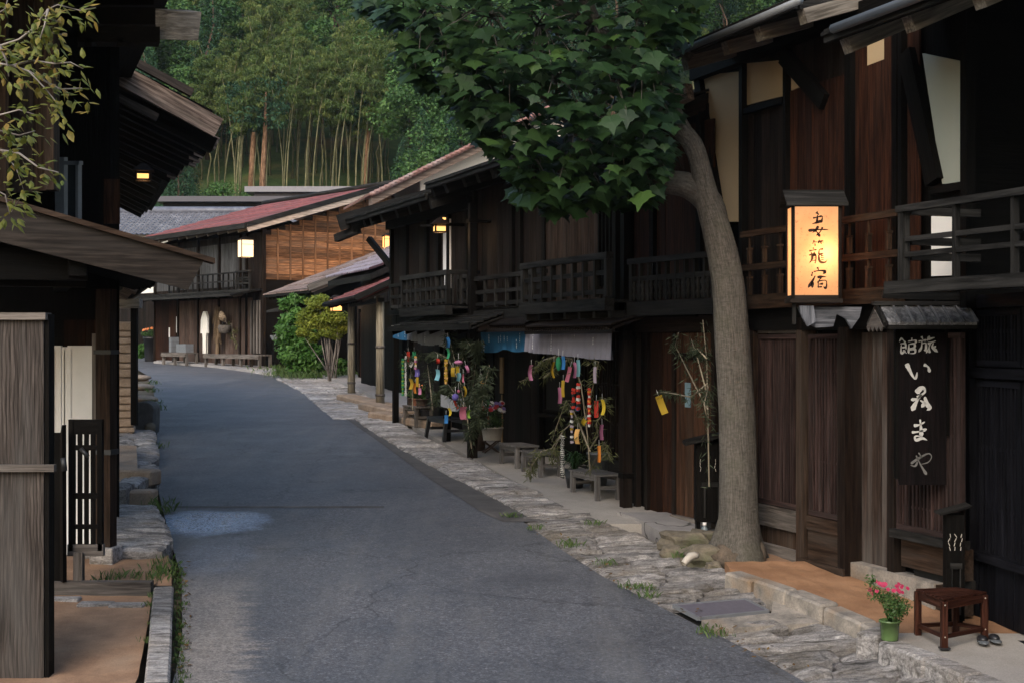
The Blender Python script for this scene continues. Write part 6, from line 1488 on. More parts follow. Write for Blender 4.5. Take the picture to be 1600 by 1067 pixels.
# bottle, rocks and driftwood near the tree
q = gp(1101, 838, .06); t_ = thing('bottle', 'small grey bottle with a white cap left of the tree foot', 'bottle', tuple(q+Vector((0, 0, .0)))); m = MB(); m.lathe([(0, 0), (.033, 0), (.035, .01), (.035, .09), (.02, .11), (.018, .115), (0, .115)], 16); m.build('body', plain('grey_bottle', (.14, .17, .19), .3), t_); m = MB(); m.lathe([(.0, .115), (.02, .115), (.02, .15), (0, .15)], 12); m.build('cap', FLW, t_)
def rock(label, px, py, off, rx, ry, rz_, mat=MOSSY, name='rock', rot=0.0, group='rocks at the foot of the big tree'):
    q = gp(px, py, off); m = MB(); n, k = 16, 10; ph = [R.uniform(0, 6) for _ in range(6)]; vs, fs = [], []
    for i in range(k+1):
        a = math.pi*i/k
        for j in range(n):
            t0 = 2*math.pi*j/n; d = Vector((math.sin(a)*math.cos(t0), math.sin(a)*math.sin(t0), math.cos(a))); s_ = 1+.16*math.sin(3*d.x+ph[0])*math.sin(4*d.y+ph[1])+.1*math.sin(7*d.z+ph[2]+3*d.x)+R.uniform(-.02, .02)
            e = Vector([math.copysign(abs(c_)**.75, c_) for c_ in d])*s_; vs.append((e.x*rx, e.y*ry, e.z*rz_))
    for i in range(k):
        for j in range(n): jj = (j+1) % n; fs.append((i*n+j, (i+1)*n+j, (i+1)*n+jj, i*n+jj))
    m.add(vs, fs, None, None, False); return m.build(name, mat, loc=tuple(q+Vector((0, 0, rz_*.35))), rz=rot, label=label, cat='rock', group=group)
rock('mossy brown rock behind the pale driftwood left of the tree', 1070, 855, .04, .26, .2, .13)
rock('rounded brown rock leaning on the tree foot under the bottle', 1100, 848, .05, .17, .15, .1, MOSSY)
rock('grey brown rock just left of the tree roots', 1095, 878, .03, .2, .15, .12)
rock('low flat rock at the corner of the cracked concrete', 1052, 868, .04, .14, .1, .08, MOSSY)
rock('small stone between the tree roots and the tan kerb', 1115, 888, .03, .08, .07, .05, MOSSY)
q = gp(1068, 880, .1); q_ = gp(1090, 867, .16); m = MB(); organic(m, [q-q, (q_-q)*.5+Vector((0, 0, .03)), q_-q], [.03, .04, .03], 10, .1); m.build('driftwood', CERW, loc=tuple(q), label='bleached piece of driftwood lying left of the tree foot', cat='driftwood')
# ---------------------------------------------------------------- big lit lantern on the inn
YL = 12.35; sL = FOC/YL; zb = zat(467, YL); wL, hL, dL = 78/sL, 149/sL, .24
bl = thing('lantern', 'large lit square paper lantern with three brushed characters on the inn front', 'lantern', (xat(1275.5, YL), YL, zb), 0, 'lit lanterns along the street')
m = MB(); a = wL/2; fwt = .028
for sx in (-1, 1):
    for y in (0, dL): m.box(sx*(a-fwt/2)-fwt/2, sx*(a-fwt/2)+fwt/2, y-fwt/2, y+fwt/2, 0, hL)
for z in (0, hL-.03):
    for y in (0, dL): m.box(-a+fwt, a-fwt, y-fwt/2+.001, y+fwt/2-.001, z, z+.03)
    for sx in (-1, 1): m.box(sx*(a-fwt/2)-fwt/2+.001, sx*(a-fwt/2)+fwt/2-.001, fwt/2, dL-fwt/2, z, z+.03)
m.box(-a-.01, a+.01, -.02, dL+.02, -.035, -.001); m.build('frame', DARKW, bl)
t = NT('lantern_paper'); n1 = t.noise(t.co('Object'), 26, 6, .75); n2 = t.noise(t.co('Object'), 3, 4)
c = t.mix(t.ramp(n1, [(.56, 0.), (.68, .5)]), t.ramp(n2, [(.3, (.80, .50, .29)), (.7, (.92, .64, .40))]), (.28, .13, .05))
tr = t.n('ShaderNodeBsdfTranslucent'); t.l(c, tr.inputs[0]); em = t.n('ShaderNodeEmission'); t.l(t.mix(1.0, c, (1.0, .96, .86), 'MULTIPLY'), em.inputs[0]); em.inputs[1].default_value = .22
ad = t.n('ShaderNodeAddShader'); t.l(tr.outputs[0], ad.inputs[0]); t.l(em.outputs[0], ad.inputs[1]); t.l(ad.outputs[0], t.out.inputs[0]); PAPER = t.m
m = MB(); m.box(-a+fwt, a-fwt, -.003, .0, .03, hL-.03); m.box(-a+fwt, a-fwt, dL, dL+.003, .03, hL-.03)
for sx in (-1, 1): m.box(sx*(a-.014)-.0015, sx*(a-.014)+.0015, fwt/2, dL-fwt/2, .03, hL-.03)
m.build('paper_pane', PAPER, bl)
m = MB(); kx, ky = a+.05, .17; yc = dL/2
m.add([(-kx, yc-ky, hL+.0), (kx, yc-ky, hL+.0), (kx, yc, hL+.12), (-kx, yc, hL+.12), (-kx, yc+ky, hL), (kx, yc+ky, hL)], [(0, 1, 2, 3), (3, 2, 5, 4)])
m.add([(-kx, yc-ky, hL-.018), (kx, yc-ky, hL-.018), (kx, yc, hL+.102), (-kx, yc, hL+.102), (-kx, yc+ky, hL-.018), (kx, yc+ky, hL-.018)], [(3, 2, 1, 0), (4, 5, 2, 3)])
m.box(-kx, kx, yc-ky-.005, yc-ky+.004, hL-.025, hL+.004); m.box(-kx, kx, yc-.012, yc+.012, hL+.108, hL+.128); m.add([(-a, 0, hL), (-a, dL, hL), (-a, yc, hL+.1)], [(0, 1, 2)]); m.build('hood', EAVEW, bl)
lp = bpy.data.lights.new('bulb', 'POINT'); lp.energy = 2.4; lp.color = (1, .80, .62); lp.shadow_soft_size = .035
o = bpy.data.objects.new('bulb', lp); COL.objects.link(o); o.parent = bl; o.location = (.07, .07, hL*.48)
m = MB(); m.box(-a+.02, -a+.05, .05, .08, -.22, -.035); m.box(-.02, .02, dL, 1.1, .02, .07); m.box(-.02, .02, dL, 1.0, hL-.08, hL-.03)
m.build('bracket', EAVEW, bl)
m = MB(); m.prism([(-.14, .1, -.07), (.42, .1, -.07), (.40, .1, -.16), (.33, .1, -.26), (.28, .1, -.17), (.2, .1, -.13), (.17, .1, -.24), (.02, .1, -.25), (-.08, .1, -.2)], (0, .05, 0)); m.prism([(-.14, .02, -.06), (-.02, .02, -.06), (.0, .02, -.2), (-.07, .02, -.24), (-.13, .02, -.13)], (0, .05, 0)); m.build('scroll_board', wood('slate_scroll_timber', (.08, .085, .10), (.17, .175, .2), None), bl)
# ---------------------------------------------------------------- small lanterns
q = D.w(D.u(687, .6), .6, D.z(687, 364, .6)); lantern('lantern', 'lit box lantern on a bracket at the corner of the far noren house', tuple(q), .17, .125, .3, True, 3)
q = D.w(D.u(693, .5), .5, D.z(693, 346, .5)); lantern('lantern', 'tiny lit lantern just above the box lantern of the far noren house', tuple(q), .08, .075, .3, False, .5)
q = F.w(F.u(384, .7), .7, F.z(384, 403, .7)); lantern('lantern', 'lit white lantern under the eave of the red roofed house', (q.x, q.y, q.z), .42, .6, .5, True, 5, mat=LAMPW)
q = at(525.5, 487, 38.2); lantern('lantern', 'lit square lantern hanging above the yellow green shrub', (q.x, q.y, q.z), .27, .34, .3, True, 4)
q = at(224, 283, 17.2); lantern('lantern', 'lit low box lantern under the bleached rafters on the left', (q.x, q.y, q.z), .16, .11, .2, True, 1.2)
q = at(606, 388, 47.5); lantern('lantern', 'lit lantern beside the orange plank gable, behind the corner of the far noren house', (q.x, q.y, q.z), .3, .4, .3, True, 230)

m = MB(); q = D.w(D.u(687, .6), .6, D.z(687, 350, .6)); q2_ = D.w(D.u(727, .05), .05, D.z(727, 352, .05)); m.bar(q+Vector((-.12, 0, .0)), q2_, .05, .05); m.bar(q+Vector((-.3, 0, -.03)), q+Vector((0, 0, -.03)), .03, .03); o = m.build('lamp_arm', BLACKW, D.root); o.matrix_parent_inverse = Matrix.LocRotScale(D.root.location, D.root.rotation_euler, None).inverted()
# ================================================================ WRITING: brushed strokes as thin solid ribbons
def brush(mb, pts, w, M, seed=0, th=.002):
    """pts in glyph units, w half width units, M maps (x, y) -> Vector; tapered, slightly ragged"""
    P = [Vector((x, y, 0)) for x, y in pts]; fine = []
    for i in range(len(P)-1):
        p0, p1, p2, p3 = P[max(i-1, 0)], P[i], P[i+1], P[min(i+2, len(P)-1)]
        for k in range(5):
            t_ = k/5; fine.append(.5*((2*p1)+(p2-p0)*t_+(2*p0-5*p1+4*p2-p3)*t_*t_+(3*p1-p0-3*p2+p3)*t_**3))
    fine.append(P[-1]); n = len(fine)
    L, Rr = [], []
    for i, p in enumerate(fine):
        d = fine[min(i+1, n-1)]-fine[max(i-1, 0)]
        if d.length < 1e-6: d = Vector((1, 0, 0))
        d.normalize(); s = Vector((-d.y, d.x, 0)); k = i/(n-1)
        ww = w*(.75+.35*math.cos(k*5.0+seed))*(1 if k < .8 else max(.25, (1-k)*4+.2))*(.55 if i == 0 else 1)*R.uniform(.9, 1.1)
        L.append(p+s*ww); Rr.append(p-s*ww)
    vs = [M(v.x, v.y) for v in L]+[M(v.x, v.y) for v in Rr]
    mb.add(vs, [(i, i+1, n+i+1, n+i) for i in range(n-1)], None, .5)
INK = plain('brush_ink', (.02, .007, .003), .8, .1); CHALK = plain('chalky_white_paint', (.50, .49, .47), .8, .2, 30); INK2 = plain('thin_brush_ink', (.14, .055, .018), .8, .1); FADED = plain('faded_grey_paint', (.13, .125, .12), .85, .25, 30)
# characters brushed on the big lantern (traced in enlarged pixels of the pane)
LX = lambda x, y: Vector(((x/5.08+1200-1275.5)/sL, -.0065, zat(y/5.08+280, YL)-zb))
G1 = [([(382, 264), (402, 286)], 8), ([(356, 312), (392, 303), (430, 295)], 6), ([(430, 296), (428, 322), (416, 350)], 6), ([(350, 357), (390, 346), (428, 330)], 6), ([(392, 288), (388, 330), (380, 356)], 5), ([(398, 374), (378, 408), (350, 428)], 6), ([(318, 412), (390, 403), (476, 403)], 7), ([(432, 384), (410, 424), (382, 450)], 6), ([(372, 412), (395, 432), (410, 460)], 7)]
G2 = [([(366, 488), (352, 516)], 5), ([(358, 503), (386, 500)], 4), ([(370, 510), (374, 532)], 4), ([(408, 484), (396, 512)], 5), ([(402, 500), (438, 490)], 4), ([(416, 502), (424, 518)], 4), ([(356, 546), (364, 560)], 4), ([(326, 572), (356, 566), (386, 562)], 5), ([(340, 580), (346, 594)], 4), ([(370, 578), (362, 594)], 4), ([(322, 606), (356, 600), (386, 598)], 5), ([(348, 606), (346, 640), (326, 670)], 5), ([(350, 612), (378, 610), (376, 664), (368, 660)], 5), ([(350, 630), (374, 628)], 3.5), ([(350, 648), (374, 646)], 3.5), ([(404, 560), (438, 556)], 4.5), ([(406, 560), (404, 598), (440, 590)], 4.5), ([(402, 602), (404, 640), (420, 662), (456, 660), (460, 640)], 5.5), ([(418, 612), (444, 606)], 3.5), ([(418, 628), (444, 622)], 3.5), ([(418, 644), (440, 638)], 3.5)]
G3 = [([(390, 702), (400, 722)], 7), ([(352, 738), (344, 772)], 6), ([(360, 736), (410, 728), (452, 734), (436, 754)], 7), ([(374, 768), (346, 820), (316, 864)], 7), ([(352, 812), (350, 866)], 7), ([(390, 782), (424, 776), (462, 778)], 6), ([(420, 782), (404, 806)], 5), ([(396, 812), (398, 866)], 6), ([(396, 812), (456, 806), (464, 840), (456, 866), (438, 856)], 6), ([(402, 836), (438, 832)], 5), ([(402, 858), (430, 856)], 4)]
mb = MB()
for g_ in (G1, G2, G3):
    mb = MB()
    for i, (p_, w_) in enumerate(g_): brush(mb, p_, w_*1.65, LX, i)
    mb.build('character', INK2 if g_ is G2 else INK, bl)
# ---------------------------------------------------------------- hanging inn signboard under its own little roof
YS = 11.5; sS = FOC/YS
sg = thing('inn_signboard', 'tall black hanging signboard with brushed white characters beside the slatted front', 'signboard', (xat(1441, YS), YS, zat(757, YS)), 0)
SX = lambda px, py, y=0.0: Vector(((px-1441)/sS, y, (757-py)/sS))
mb = MB(); mb.box(SX(1405, 0).x, SX(1478, 0).x, 0, .035, 0, SX(0, 520).z); mb.build('board', wood('sign_board_black', (.010, .007, .008), (.022, .014, .015), None, 0, .6, k=.3), sg)
mb = MB(); mb.box(SX(1399, 0).x, SX(1404.5, 0).x, -.01, .05, .05, SX(0, 500).z); mb.box(SX(1478.5, 0).x, SX(1483, 0).x, -.01, .05, .4, SX(0, 500).z); mb.build('side_posts', BLACKW, sg)
# its roof: a small ridged shingle roof standing off the wall
rz0 = SX(0, 505).z; rz1 = SX(0, 478).z; x0_, x1_ = SX(1376, 0).x, SX(1512, 0).x
for nm, sgn in (('front_slope', -1), ('rear_slope', 1)):
    mb = MB(); n = 7
    for i in range(n):
        a_, b_ = x0_+(x1_-x0_)*i/n, x0_+(x1_-x0_)*(i+1)/n
        e = [Vector((a_+.003, 0, rz1)), Vector((b_-.003, 0, rz1)), Vector((b_-.003, sgn*.26, rz0)), Vector((a_+.003, sgn*.26, rz0))]
        if sgn > 0: e = e[::-1]
        mb.prism([v+Vector((0, .02, 0)) for v in e], (0, 0, -.018)); mb.bar((b_, .02, rz1+.008), (b_, .02+sgn*.265, rz0+.008), .016, .018)
    mb.build('roof_'+nm.split('_')[0], wood('shingle_'+nm, (.07, .07, .075), (.20, .195, .20), (.12, .12, .12), .5), sg)
mb = MB(); mb.bar((x0_-.06, .02, rz1+.02), (x1_, .02, rz1+.02), .07, .03); mb.bar((x0_-.03, .02, rz1-.01), (x0_-.03, -.24, rz0-.02), .02, .05); mb.bar((x0_-.03, .02, rz1-.01), (x0_-.03, .28, rz0-.02), .02, .05); mb.box(x0_, x1_, -.24, -.2, rz0-.05, rz0-.02); mb.bar((x0_+.02, .02, rz1+.09), (x0_+.75, .02, rz1+.07), .05, .06); mb.build('roof_frame', EAVEW, sg)
mb = MB(); nfr = 9; pts = [(x0_-.045, .02, rz1-.03)]
for i in range(nfr): pts.append((x0_-.045, -.24+.52*i/(nfr-1), rz0-.02-(.05 if i % 2 else .01)))
mb.prism(pts[::1], (.012, 0, 0)); mb.build('fretted_gable', GREYW, sg)
ZX = lambda x, y: SX(1360+x/2.667, 480+y/2.667, -.004)
K1 = [([(130, 128), (112, 152)], 4), ([(130, 130), (146, 148)], 4), ([(124, 152), (148, 150)], 3.5), ([(128, 156), (128, 190), (146, 180)], 4), ([(130, 168), (146, 166)], 3), ([(146, 152), (148, 176)], 3.5), ([(136, 178), (150, 192)], 3.5), ([(172, 128), (172, 138)], 4), ([(156, 142), (188, 138), (186, 150)], 4), ([(160, 152), (158, 192)], 4), ([(162, 154), (182, 152), (182, 168), (162, 170)], 3.5), ([(162, 176), (184, 174), (184, 190), (160, 192)], 3.8)]
K2 = [([(212, 122), (218, 134)], 4.5), ([(200, 142), (234, 136)], 4.5), ([(214, 142), (212, 166), (200, 186)], 4.5), ([(214, 152), (230, 150), (230, 176), (222, 178)], 4), ([(246, 120), (236, 140)], 4), ([(240, 134), (268, 126)], 4), ([(238, 152), (256, 146), (272, 140)], 4), ([(250, 146), (242, 170), (232, 190)], 4), ([(244, 166), (246, 190)], 4.5), ([(262, 148), (258, 166), (280, 186)], 5), ([(272, 160), (262, 172)], 3.5)]
K3 = [([(150, 234), (160, 256), (176, 286), (188, 296), (194, 270)], 8), ([(222, 238), (240, 248), (246, 270)], 8)]
K4 = [([(190, 356), (208, 338), (222, 336), (226, 352), (208, 366), (192, 372)], 9), ([(212, 362), (194, 380), (168, 384)], 7), ([(206, 370), (188, 398), (172, 430)], 9), ([(206, 386), (222, 398), (212, 416)], 6), ([(226, 372), (234, 400), (246, 418), (234, 428)], 8)]
K5 = [([(180, 492), (204, 488), (226, 476)], 6), ([(172, 520), (204, 516), (234, 506)], 7), ([(206, 466), (210, 500), (212, 540)], 7), ([(212, 536), (186, 536), (190, 552), (214, 544), (236, 552)], 5)]
K6 = [([(168, 650), (200, 628), (240, 608), (254, 622), (240, 644), (212, 652)], 5), ([(200, 604), (214, 626)], 5), ([(190, 616), (206, 650), (226, 684), (234, 696)], 6), ([(166, 656), (186, 660), (196, 640)], 4)]
mb = MB()
for g_ in (K1, K2, K3, K4, K5):
    mb = MB()
    for i, (p_, w_) in enumerate(g_): brush(mb, p_, w_*1.15, ZX, i)
    mb.build('white_character', CHALK, sg)
mb = MB()
for i, (p_, w_) in enumerate(K6): brush(mb, p_, w_, ZX, i)
mb.build('faded_character', FADED, sg)

# ================================================================ NOREN
BLUEC = plain('indigo_cloth', (.028, .115, .23), .9, .12, 4, .1); GREYC = plain('grey_cloth', (.20, .20, .25), .9, .1, 4, .1); DGREYC = plain('dim_grey_cloth', (.25, .26, .28), .9, .12, 4, .1); TEXTW = plain('white_dye', (.82, .83, .84), .9, .1, 10, .1)
def noren(fr, name, label, xa, xb, yta, ytb, bot, off, mat, folds, amp, cols, bulge=.0, rod=True):
    """bot: list of (px, py) along the hem; cols: list of (px, y0, y1, n glyphs)"""
    u0, u1 = fr.u(xa, off), fr.u(xb, off); z0, z1 = fr.z(xa, yta, off), fr.z(xb, ytb, off)
    o0 = fr.w(u0, off, z0); t_ = thing(name, label, 'noren', tuple(o0), fr.rz, 'noren curtains hung along the shop fronts')
    hem = [(fr.u(x, off)-u0, fr.z(x, y, off)-z0) for x, y in bot]; hem.sort()
    def hz(u):
        for a_, b_ in zip(hem, hem[1:]):
            if a_[0] <= u <= b_[0]: k = (u-a_[0])/(b_[0]-a_[0]); k = k*k*(3-2*k); return a_[1]+(b_[1]-a_[1])*k
        return hem[0][1] if u < hem[0][0] else hem[-1][1]
    Wd = u1-u0; sg_ = 1 if Wd > 0 else -1; hem2 = hem
    ph = [R.uniform(0, 6) for _ in range(3)]
    def yy(k, v): return (amp*math.sin(k*folds*6.283+ph[0]+.6*math.sin(k*9+ph[1]))+amp*.4*math.sin(k*folds*13+ph[2]))*(.3+.7*v)+bulge*math.sin(v*1.57)
    def fn(k, v): u = k*Wd; ztop = (z1-z0)*k; return (u, yy(k, v), ztop+(hz(u)-ztop)*v)
    n = max(60, int(folds*14)); mb = MB(); mb.grid(fn, n, 10); 
    mb.grid(lambda k, v: tuple(Vector(fn(k, v))+Vector((0, -.006, 0))), n, 10); mb.build('cloth', mat, t_)
    mb = MB()
    for px, ya, yb_, ng in cols:
        k = (fr.u(px, off)-u0)/Wd; 
        for g_ in range(ng):
            va = (ya+(yb_-ya)*g_/ng); vb = ya+(yb_-ya)*(g_+.8)/ng; hs = abs(fn(k, va)[2]-fn(k, vb)[2])*.5
            for s_ in range(5):
                cx, cv = k*Wd+R.uniform(-.3, .3)*hs, (va+vb)/2+R.uniform(-.45, .45)*(vb-va)
                pv = Vector(fn(k, cv)); dx = hs*R.uniform(.4, .9); a_ = R.choice([0, 0, 1.57, .6, -.6]); d = Vector((math.cos(a_), 0, math.sin(a_)))*dx*.6
                c_ = Vector((cx, pv.y+.012+amp*.3, pv.z)); e = Vector((-d.z, 0, d.x)).normalized()*hs*.3; mb.add([c_-d-e, c_+d-e, c_+d+e, c_-d+e], [(0, 1, 2, 3)], None, .5)
    if cols: mb.build('white_writing', TEXTW, t_)
    if rod: mb = MB(); mb.tube([(-.06*sg_, 0, .015), (Wd+.06*sg_, 0, z1-z0+.015)], .014, 6); mb.build('rod', BAMBOOW, t_)
    return t_
noren(C, 'noren', 'bright blue noren left of the long grey one over the plank door', 822, 750.5, 517, 516, [(822, 549), (806, 550), (788, 546), (772, 551), (751, 550.5)], .3, BLUEC, 5, .012, [(759, .5, .95, 3), (765, .18, .6, 3), (780, .3, .62, 3), (784, .2, .6, 4), (789, .25, .6, 3), (794, .28, .58, 3), (808, .4, .85, 3), (814, .12, .55, 4)])
noren(C, 'noren', 'long pale grey pleated noren over the window of the nearer shop', 956, 823, 518, 517, [(957, 562), (930, 561), (895, 557), (860, 553), (840, 552), (823, 549)], .42, GREYC, 16, .045, [(836, .1, .85, 6), (865, .1, .9, 7), (898, .12, .95, 7), (930, .2, .5, 3)])
noren(D, 'noren', 'small blue noren at the far end of the arched grey one', 635.5, 613.5, 512, 511, [(635, 532), (625, 531), (614, 528)], .35, BLUEC, 2, .01, [(623, .1, .8, 4), (634, .1, .8, 4)])
noren(D, 'noren', 'arched darker grey noren over the first decorated bamboo', 700, 637, 510, 511, [(700, 543), (694, 542), (684, 538), (672, 540), (662, 539), (650, 534), (637, 531)], .4, DGREYC, 11, .035, [(645, .1, .7, 4), (667, .1, .9, 6), (694, .1, .95, 6)])
# ================================================================ TANABATA BAMBOO AND PAPERS
DRYB = leafmat('dry_bamboo_leaves', (.06, .07, .03), (.12, .13, .055), (.2, .18, .09), .7, .25, .2, 10); DRKB = leafmat('dusky_bamboo_leaves', (.025, .035, .02), (.055, .07, .04), (.1, .12, .07), .7, .25, .2, 10)
def decob(fr, label, base, stalks, mat, leafn=60, off=.5, hang=.15, name='bamboo_branch', ls=.1):
    """stalks: list of pixel polylines on the plane standing off the wall"""
    p0 = fr.w(fr.u(base[0], off), off, fr.z(base[0], base[1], off)); t_ = thing(name, label, 'bamboo branch', tuple(p0), 0, 'bamboo branches decorated with papers')
    m = MB(); lf = MB()
    for st_ in stalks:
        oo = [off+R.uniform(-.12, .12) for _ in st_]; pts = [fr.w(fr.u(x, o_), o_, fr.z(x, y, o_))-p0 for (x, y), o_ in zip(st_, oo)]
        m.tube(pts, [.010*(1-.8*i/len(pts)) for i in range(len(pts))], 5)
        for k in range(int(leafn*1.6)):
            i = min(len(pts)-2, int(R.random()**.7*(len(pts)-1))); t0 = R.random(); p = pts[i]*(1-t0)+pts[i+1]*t0
            d = Vector((R.gauss(0, .7), R.gauss(0, .5), -abs(R.gauss(.8, .5)))).normalized(); q = p+Vector((R.gauss(0, .03), R.gauss(0, .03), R.gauss(0, .02)))
            s_ = d.orthogonal().normalized()*ls*.07; L = ls*R.uniform(.6, 1.3); lf.add([q, q+d*L*.45+s_, q+d*L, q+d*L*.45-s_], [(0, 1, 2, 3)], None, R.random())
    m.build('stalks', BAMBOOW, t_); lf.build('leaves', mat, t_); return t_
decob(C, 'arching bamboo branches over the middle benches, hung with long coloured papers', (922, 735), [[(922, 735), (918, 680), (908, 600), (893, 560), (868, 557), (845, 568), (826, 590), (812, 596)], [(893, 560), (880, 565), (862, 580), (848, 590)], [(868, 557), (850, 562), (835, 575)], [(915, 650), (925, 610), (935, 565), (915, 560)], [(918, 690), (895, 640), (885, 625), (870, 665), (862, 690)], [(918, 690), (900, 655), (880, 672), (862, 700), (846, 705), (835, 712)], [(880, 672), (866, 700), (866, 720)], [(922, 700), (935, 680), (932, 660), (945, 640), (946, 622), (930, 626)], [(922, 705), (900, 652), (912, 655)], [(922, 735), (945, 690), (953, 715)], [(846, 705), (832, 725), (826, 745)]], DRYB, 55, .45)
decob(D, 'dense dark bamboo branches full of small papers beside the downpipe', (737, 700), [[(737, 700), (728, 640), (715, 580), (705, 540), (700, 520)], [(728, 640), (740, 600), (744, 560), (748, 530)], [(735, 660), (752, 640), (758, 600), (765, 570)], [(728, 640), (715, 620), (700, 600), (686, 612), (682, 628)], [(715, 580), (725, 555), (728, 530), (735, 540)], [(740, 640), (750, 660), (760, 650)], [(735, 620), (745, 620), (755, 600)], [(735, 680), (745, 650), (742, 620)], [(720, 600), (700, 560), (680, 550), (672, 558)]], DRKB, 190, .55, ls=.13)
decob(D, 'bamboo branch hung with white and green paper chains at the far noren', (645, 640), [[(645, 640), (644, 600), (640, 560), (632, 548)], [(644, 600), (648, 560), (655, 548)], [(640, 560), (650, 552), (658, 556)], [(640, 570), (632, 560), (628, 572)], [(676, 640), (672, 600), (668, 570)]], DRKB, 70, .5, ls=.1)
PC = {}
def pcol(nm, c_):
    if nm not in PC: PC[nm] = plain('paper_'+nm, tuple(x*.75 for x in c_), .75, .08, 12, .2)
    return PC[nm]
COLS = dict(pink=(.62, .24, .42), rose=(.50, .16, .24), mustard=(.45, .30, .03), green=(.03, .26, .12), blue=(.04, .20, .50), lightblue=(.22, .50, .60), lavender=(.42, .36, .44), red=(.52, .045, .03), orange=(.68, .24, .04), apricot=(.72, .42, .14), purple=(.26, .09, .17), white=(.68, .68, .66), yellow=(.62, .46, .04), violet=(.16, .13, .45), lime=(.22, .38, .06), black=(.02, .02, .02))
def paper(fr, px, y0, y1, col, label, w=9, tilt=0.0, off=.55, grp='long wish papers on the arching bamboo'):
    u, z = fr.uv(px, y0, off); H = z-fr.z(px, y1, off); s_ = abs(fr.u(px+1, off)-fr.u(px, off)); Y_ = fr.w(u, off, z).y; Wd = w*Y_/FOC
    o0 = fr.w(u, off, z); t_ = thing('wish_paper', label, 'paper strip', tuple(o0), R.uniform(-.8, .8), grp); t_.rotation_euler.y = tilt
    cv = R.uniform(-.035, .045); m = MB(); m.grid(lambda a_, v: ((a_-.5)*Wd, cv*math.sin(v*3.1)+.01*math.sin(a_*3), -v*H), 3, 6); m.grid(lambda a_, v: ((a_-.5)*Wd, cv*math.sin(v*3.1)+.01*math.sin(a_*3)+.002, -v*H), 3, 6); m.build('strip', pcol(col, COLS[col]), t_)
    m = MB(); m.tube([(0, 0, 0), (0, 0, .07)], .0018, 4); m.build('string', TEXTW, t_); return t_
for a_ in [(830.4, 570, 594, 'pink', 'leftmost pink paper, hanging alone at the tip of the arching bamboo', 7), (865.7, 565, 590, 'mustard', 'mustard paper left of the green paper balloon', 5),
    (874.5, 605, 630, 'pink', 'pink paper hanging lowest under the long grey noren', 7), (880, 594, 620, 'mustard', 'mustard paper just right of the lowest pink one', 6.5), (891, 573, 597, 'rose', 'tilted dull pink paper right of the green balloon', 6, .25), (897.5, 566, 590, 'pink', 'upright pink paper next to the pale blue one', 6), (903, 562, 588, 'lightblue', 'pale blue paper below the long grey noren', 6), (929.7, 573, 598, 'lavender', 'pale lavender paper at the right end of the grey noren', 6),
    (931.8, 626, 652, 'red', 'red paper left of a yellow one near the lattice', 6.5), (940.8, 624, 648, 'yellow', 'yellow paper nearest the lattice', 6.5), (940.6, 663, 687, 'purple', 'dark purple paper above the grey bucket', 6.5), (902.7, 670, 693, 'apricot', 'apricot paper beside the black and white paper chain', 8), (936, 696, 722, 'orange', 'orange paper hanging beside the grey bucket', 5), (915, 655, 664, 'yellow', 'small yellow leaf shaped paper left of the long red chain', 9, .6), (879.5, 556, 577, 'blue', 'blue paper behind the green balloon', 6)]:
    paper(C, *a_[:4], a_[4], a_[5], a_[6] if len(a_) > 6 else 0)
g2 = 'small papers on the dense dark bamboo'
for a_ in [(699.6, 527, 543, 'blue', 'blue paper at the very top of the dark bamboo', 6), (699, 544, 560, 'green', 'green paper under the topmost blue one', 5), (708, 574, 588, 'mustard', 'mustard paper under the pink paper flower', 6), (715, 572, 583, 'yellow', 'yellow paper right of the mustard one', 6), (728, 571, 583, 'pink', 'tilted pink paper right of the paper flower', 5, -.3), (717.5, 582, 595, 'lightblue', 'light blue paper in the middle of the dark bamboo', 7, .2), (723.7, 584, 597, 'rose', 'thin dull pink paper in the middle of the dark bamboo', 3), (738, 586, 602, 'lightblue', 'turquoise paper right of the middle of the dark bamboo', 7, -.2), (750.5, 583, 590, 'white', 'small white paper high at the right of the dark bamboo', 4), (753.6, 594, 607, 'apricot', 'gold paper ruffle at the right of the dark bamboo', 10), (757.5, 606, 620, 'white', 'white green paper under the gold ruffle', 5), (725.5, 603, 620, 'mustard', 'olive paper below the middle of the dark bamboo', 5), (736.5, 612, 627, 'white', 'white bird shaped paper in the lower dark bamboo', 5, .3), (709, 622, 640, 'red', 'slanting red paper tube in the lower dark bamboo', 4, -.4), (701, 637, 649, 'yellow', 'yellow paper above the black plank bench', 5, -.2), (724.5, 635, 655, 'rose', 'wide pink red paper bag above the black plank bench', 11), (733.6, 640, 653, 'lime', 'lime green paper right of the pink red bag', 5), (697, 648, 661, 'blue', 'blue paper touching the black plank bench', 6), (738, 653, 667, 'red', 'red paper low on the dark bamboo', 5), (762, 650, 664, 'red', 'red paper above the red and white flowers', 5), (761, 622, 636, 'green', 'green paper right of the dark bamboo', 5), (683.5, 577, 594, 'lightblue', 'pale blue paper left of the dark bamboo', 8, .15), (684, 560, 568, 'red', 'small red paper top left of the dark bamboo', 5)]:
    paper(D if a_[0] < 735 else C, *a_[:4], a_[4], a_[5], a_[6] if len(a_) > 6 else 0, .75 if a_[0] < 735 else .25, g2)
g3 = 'small papers on the far decorated bamboo'
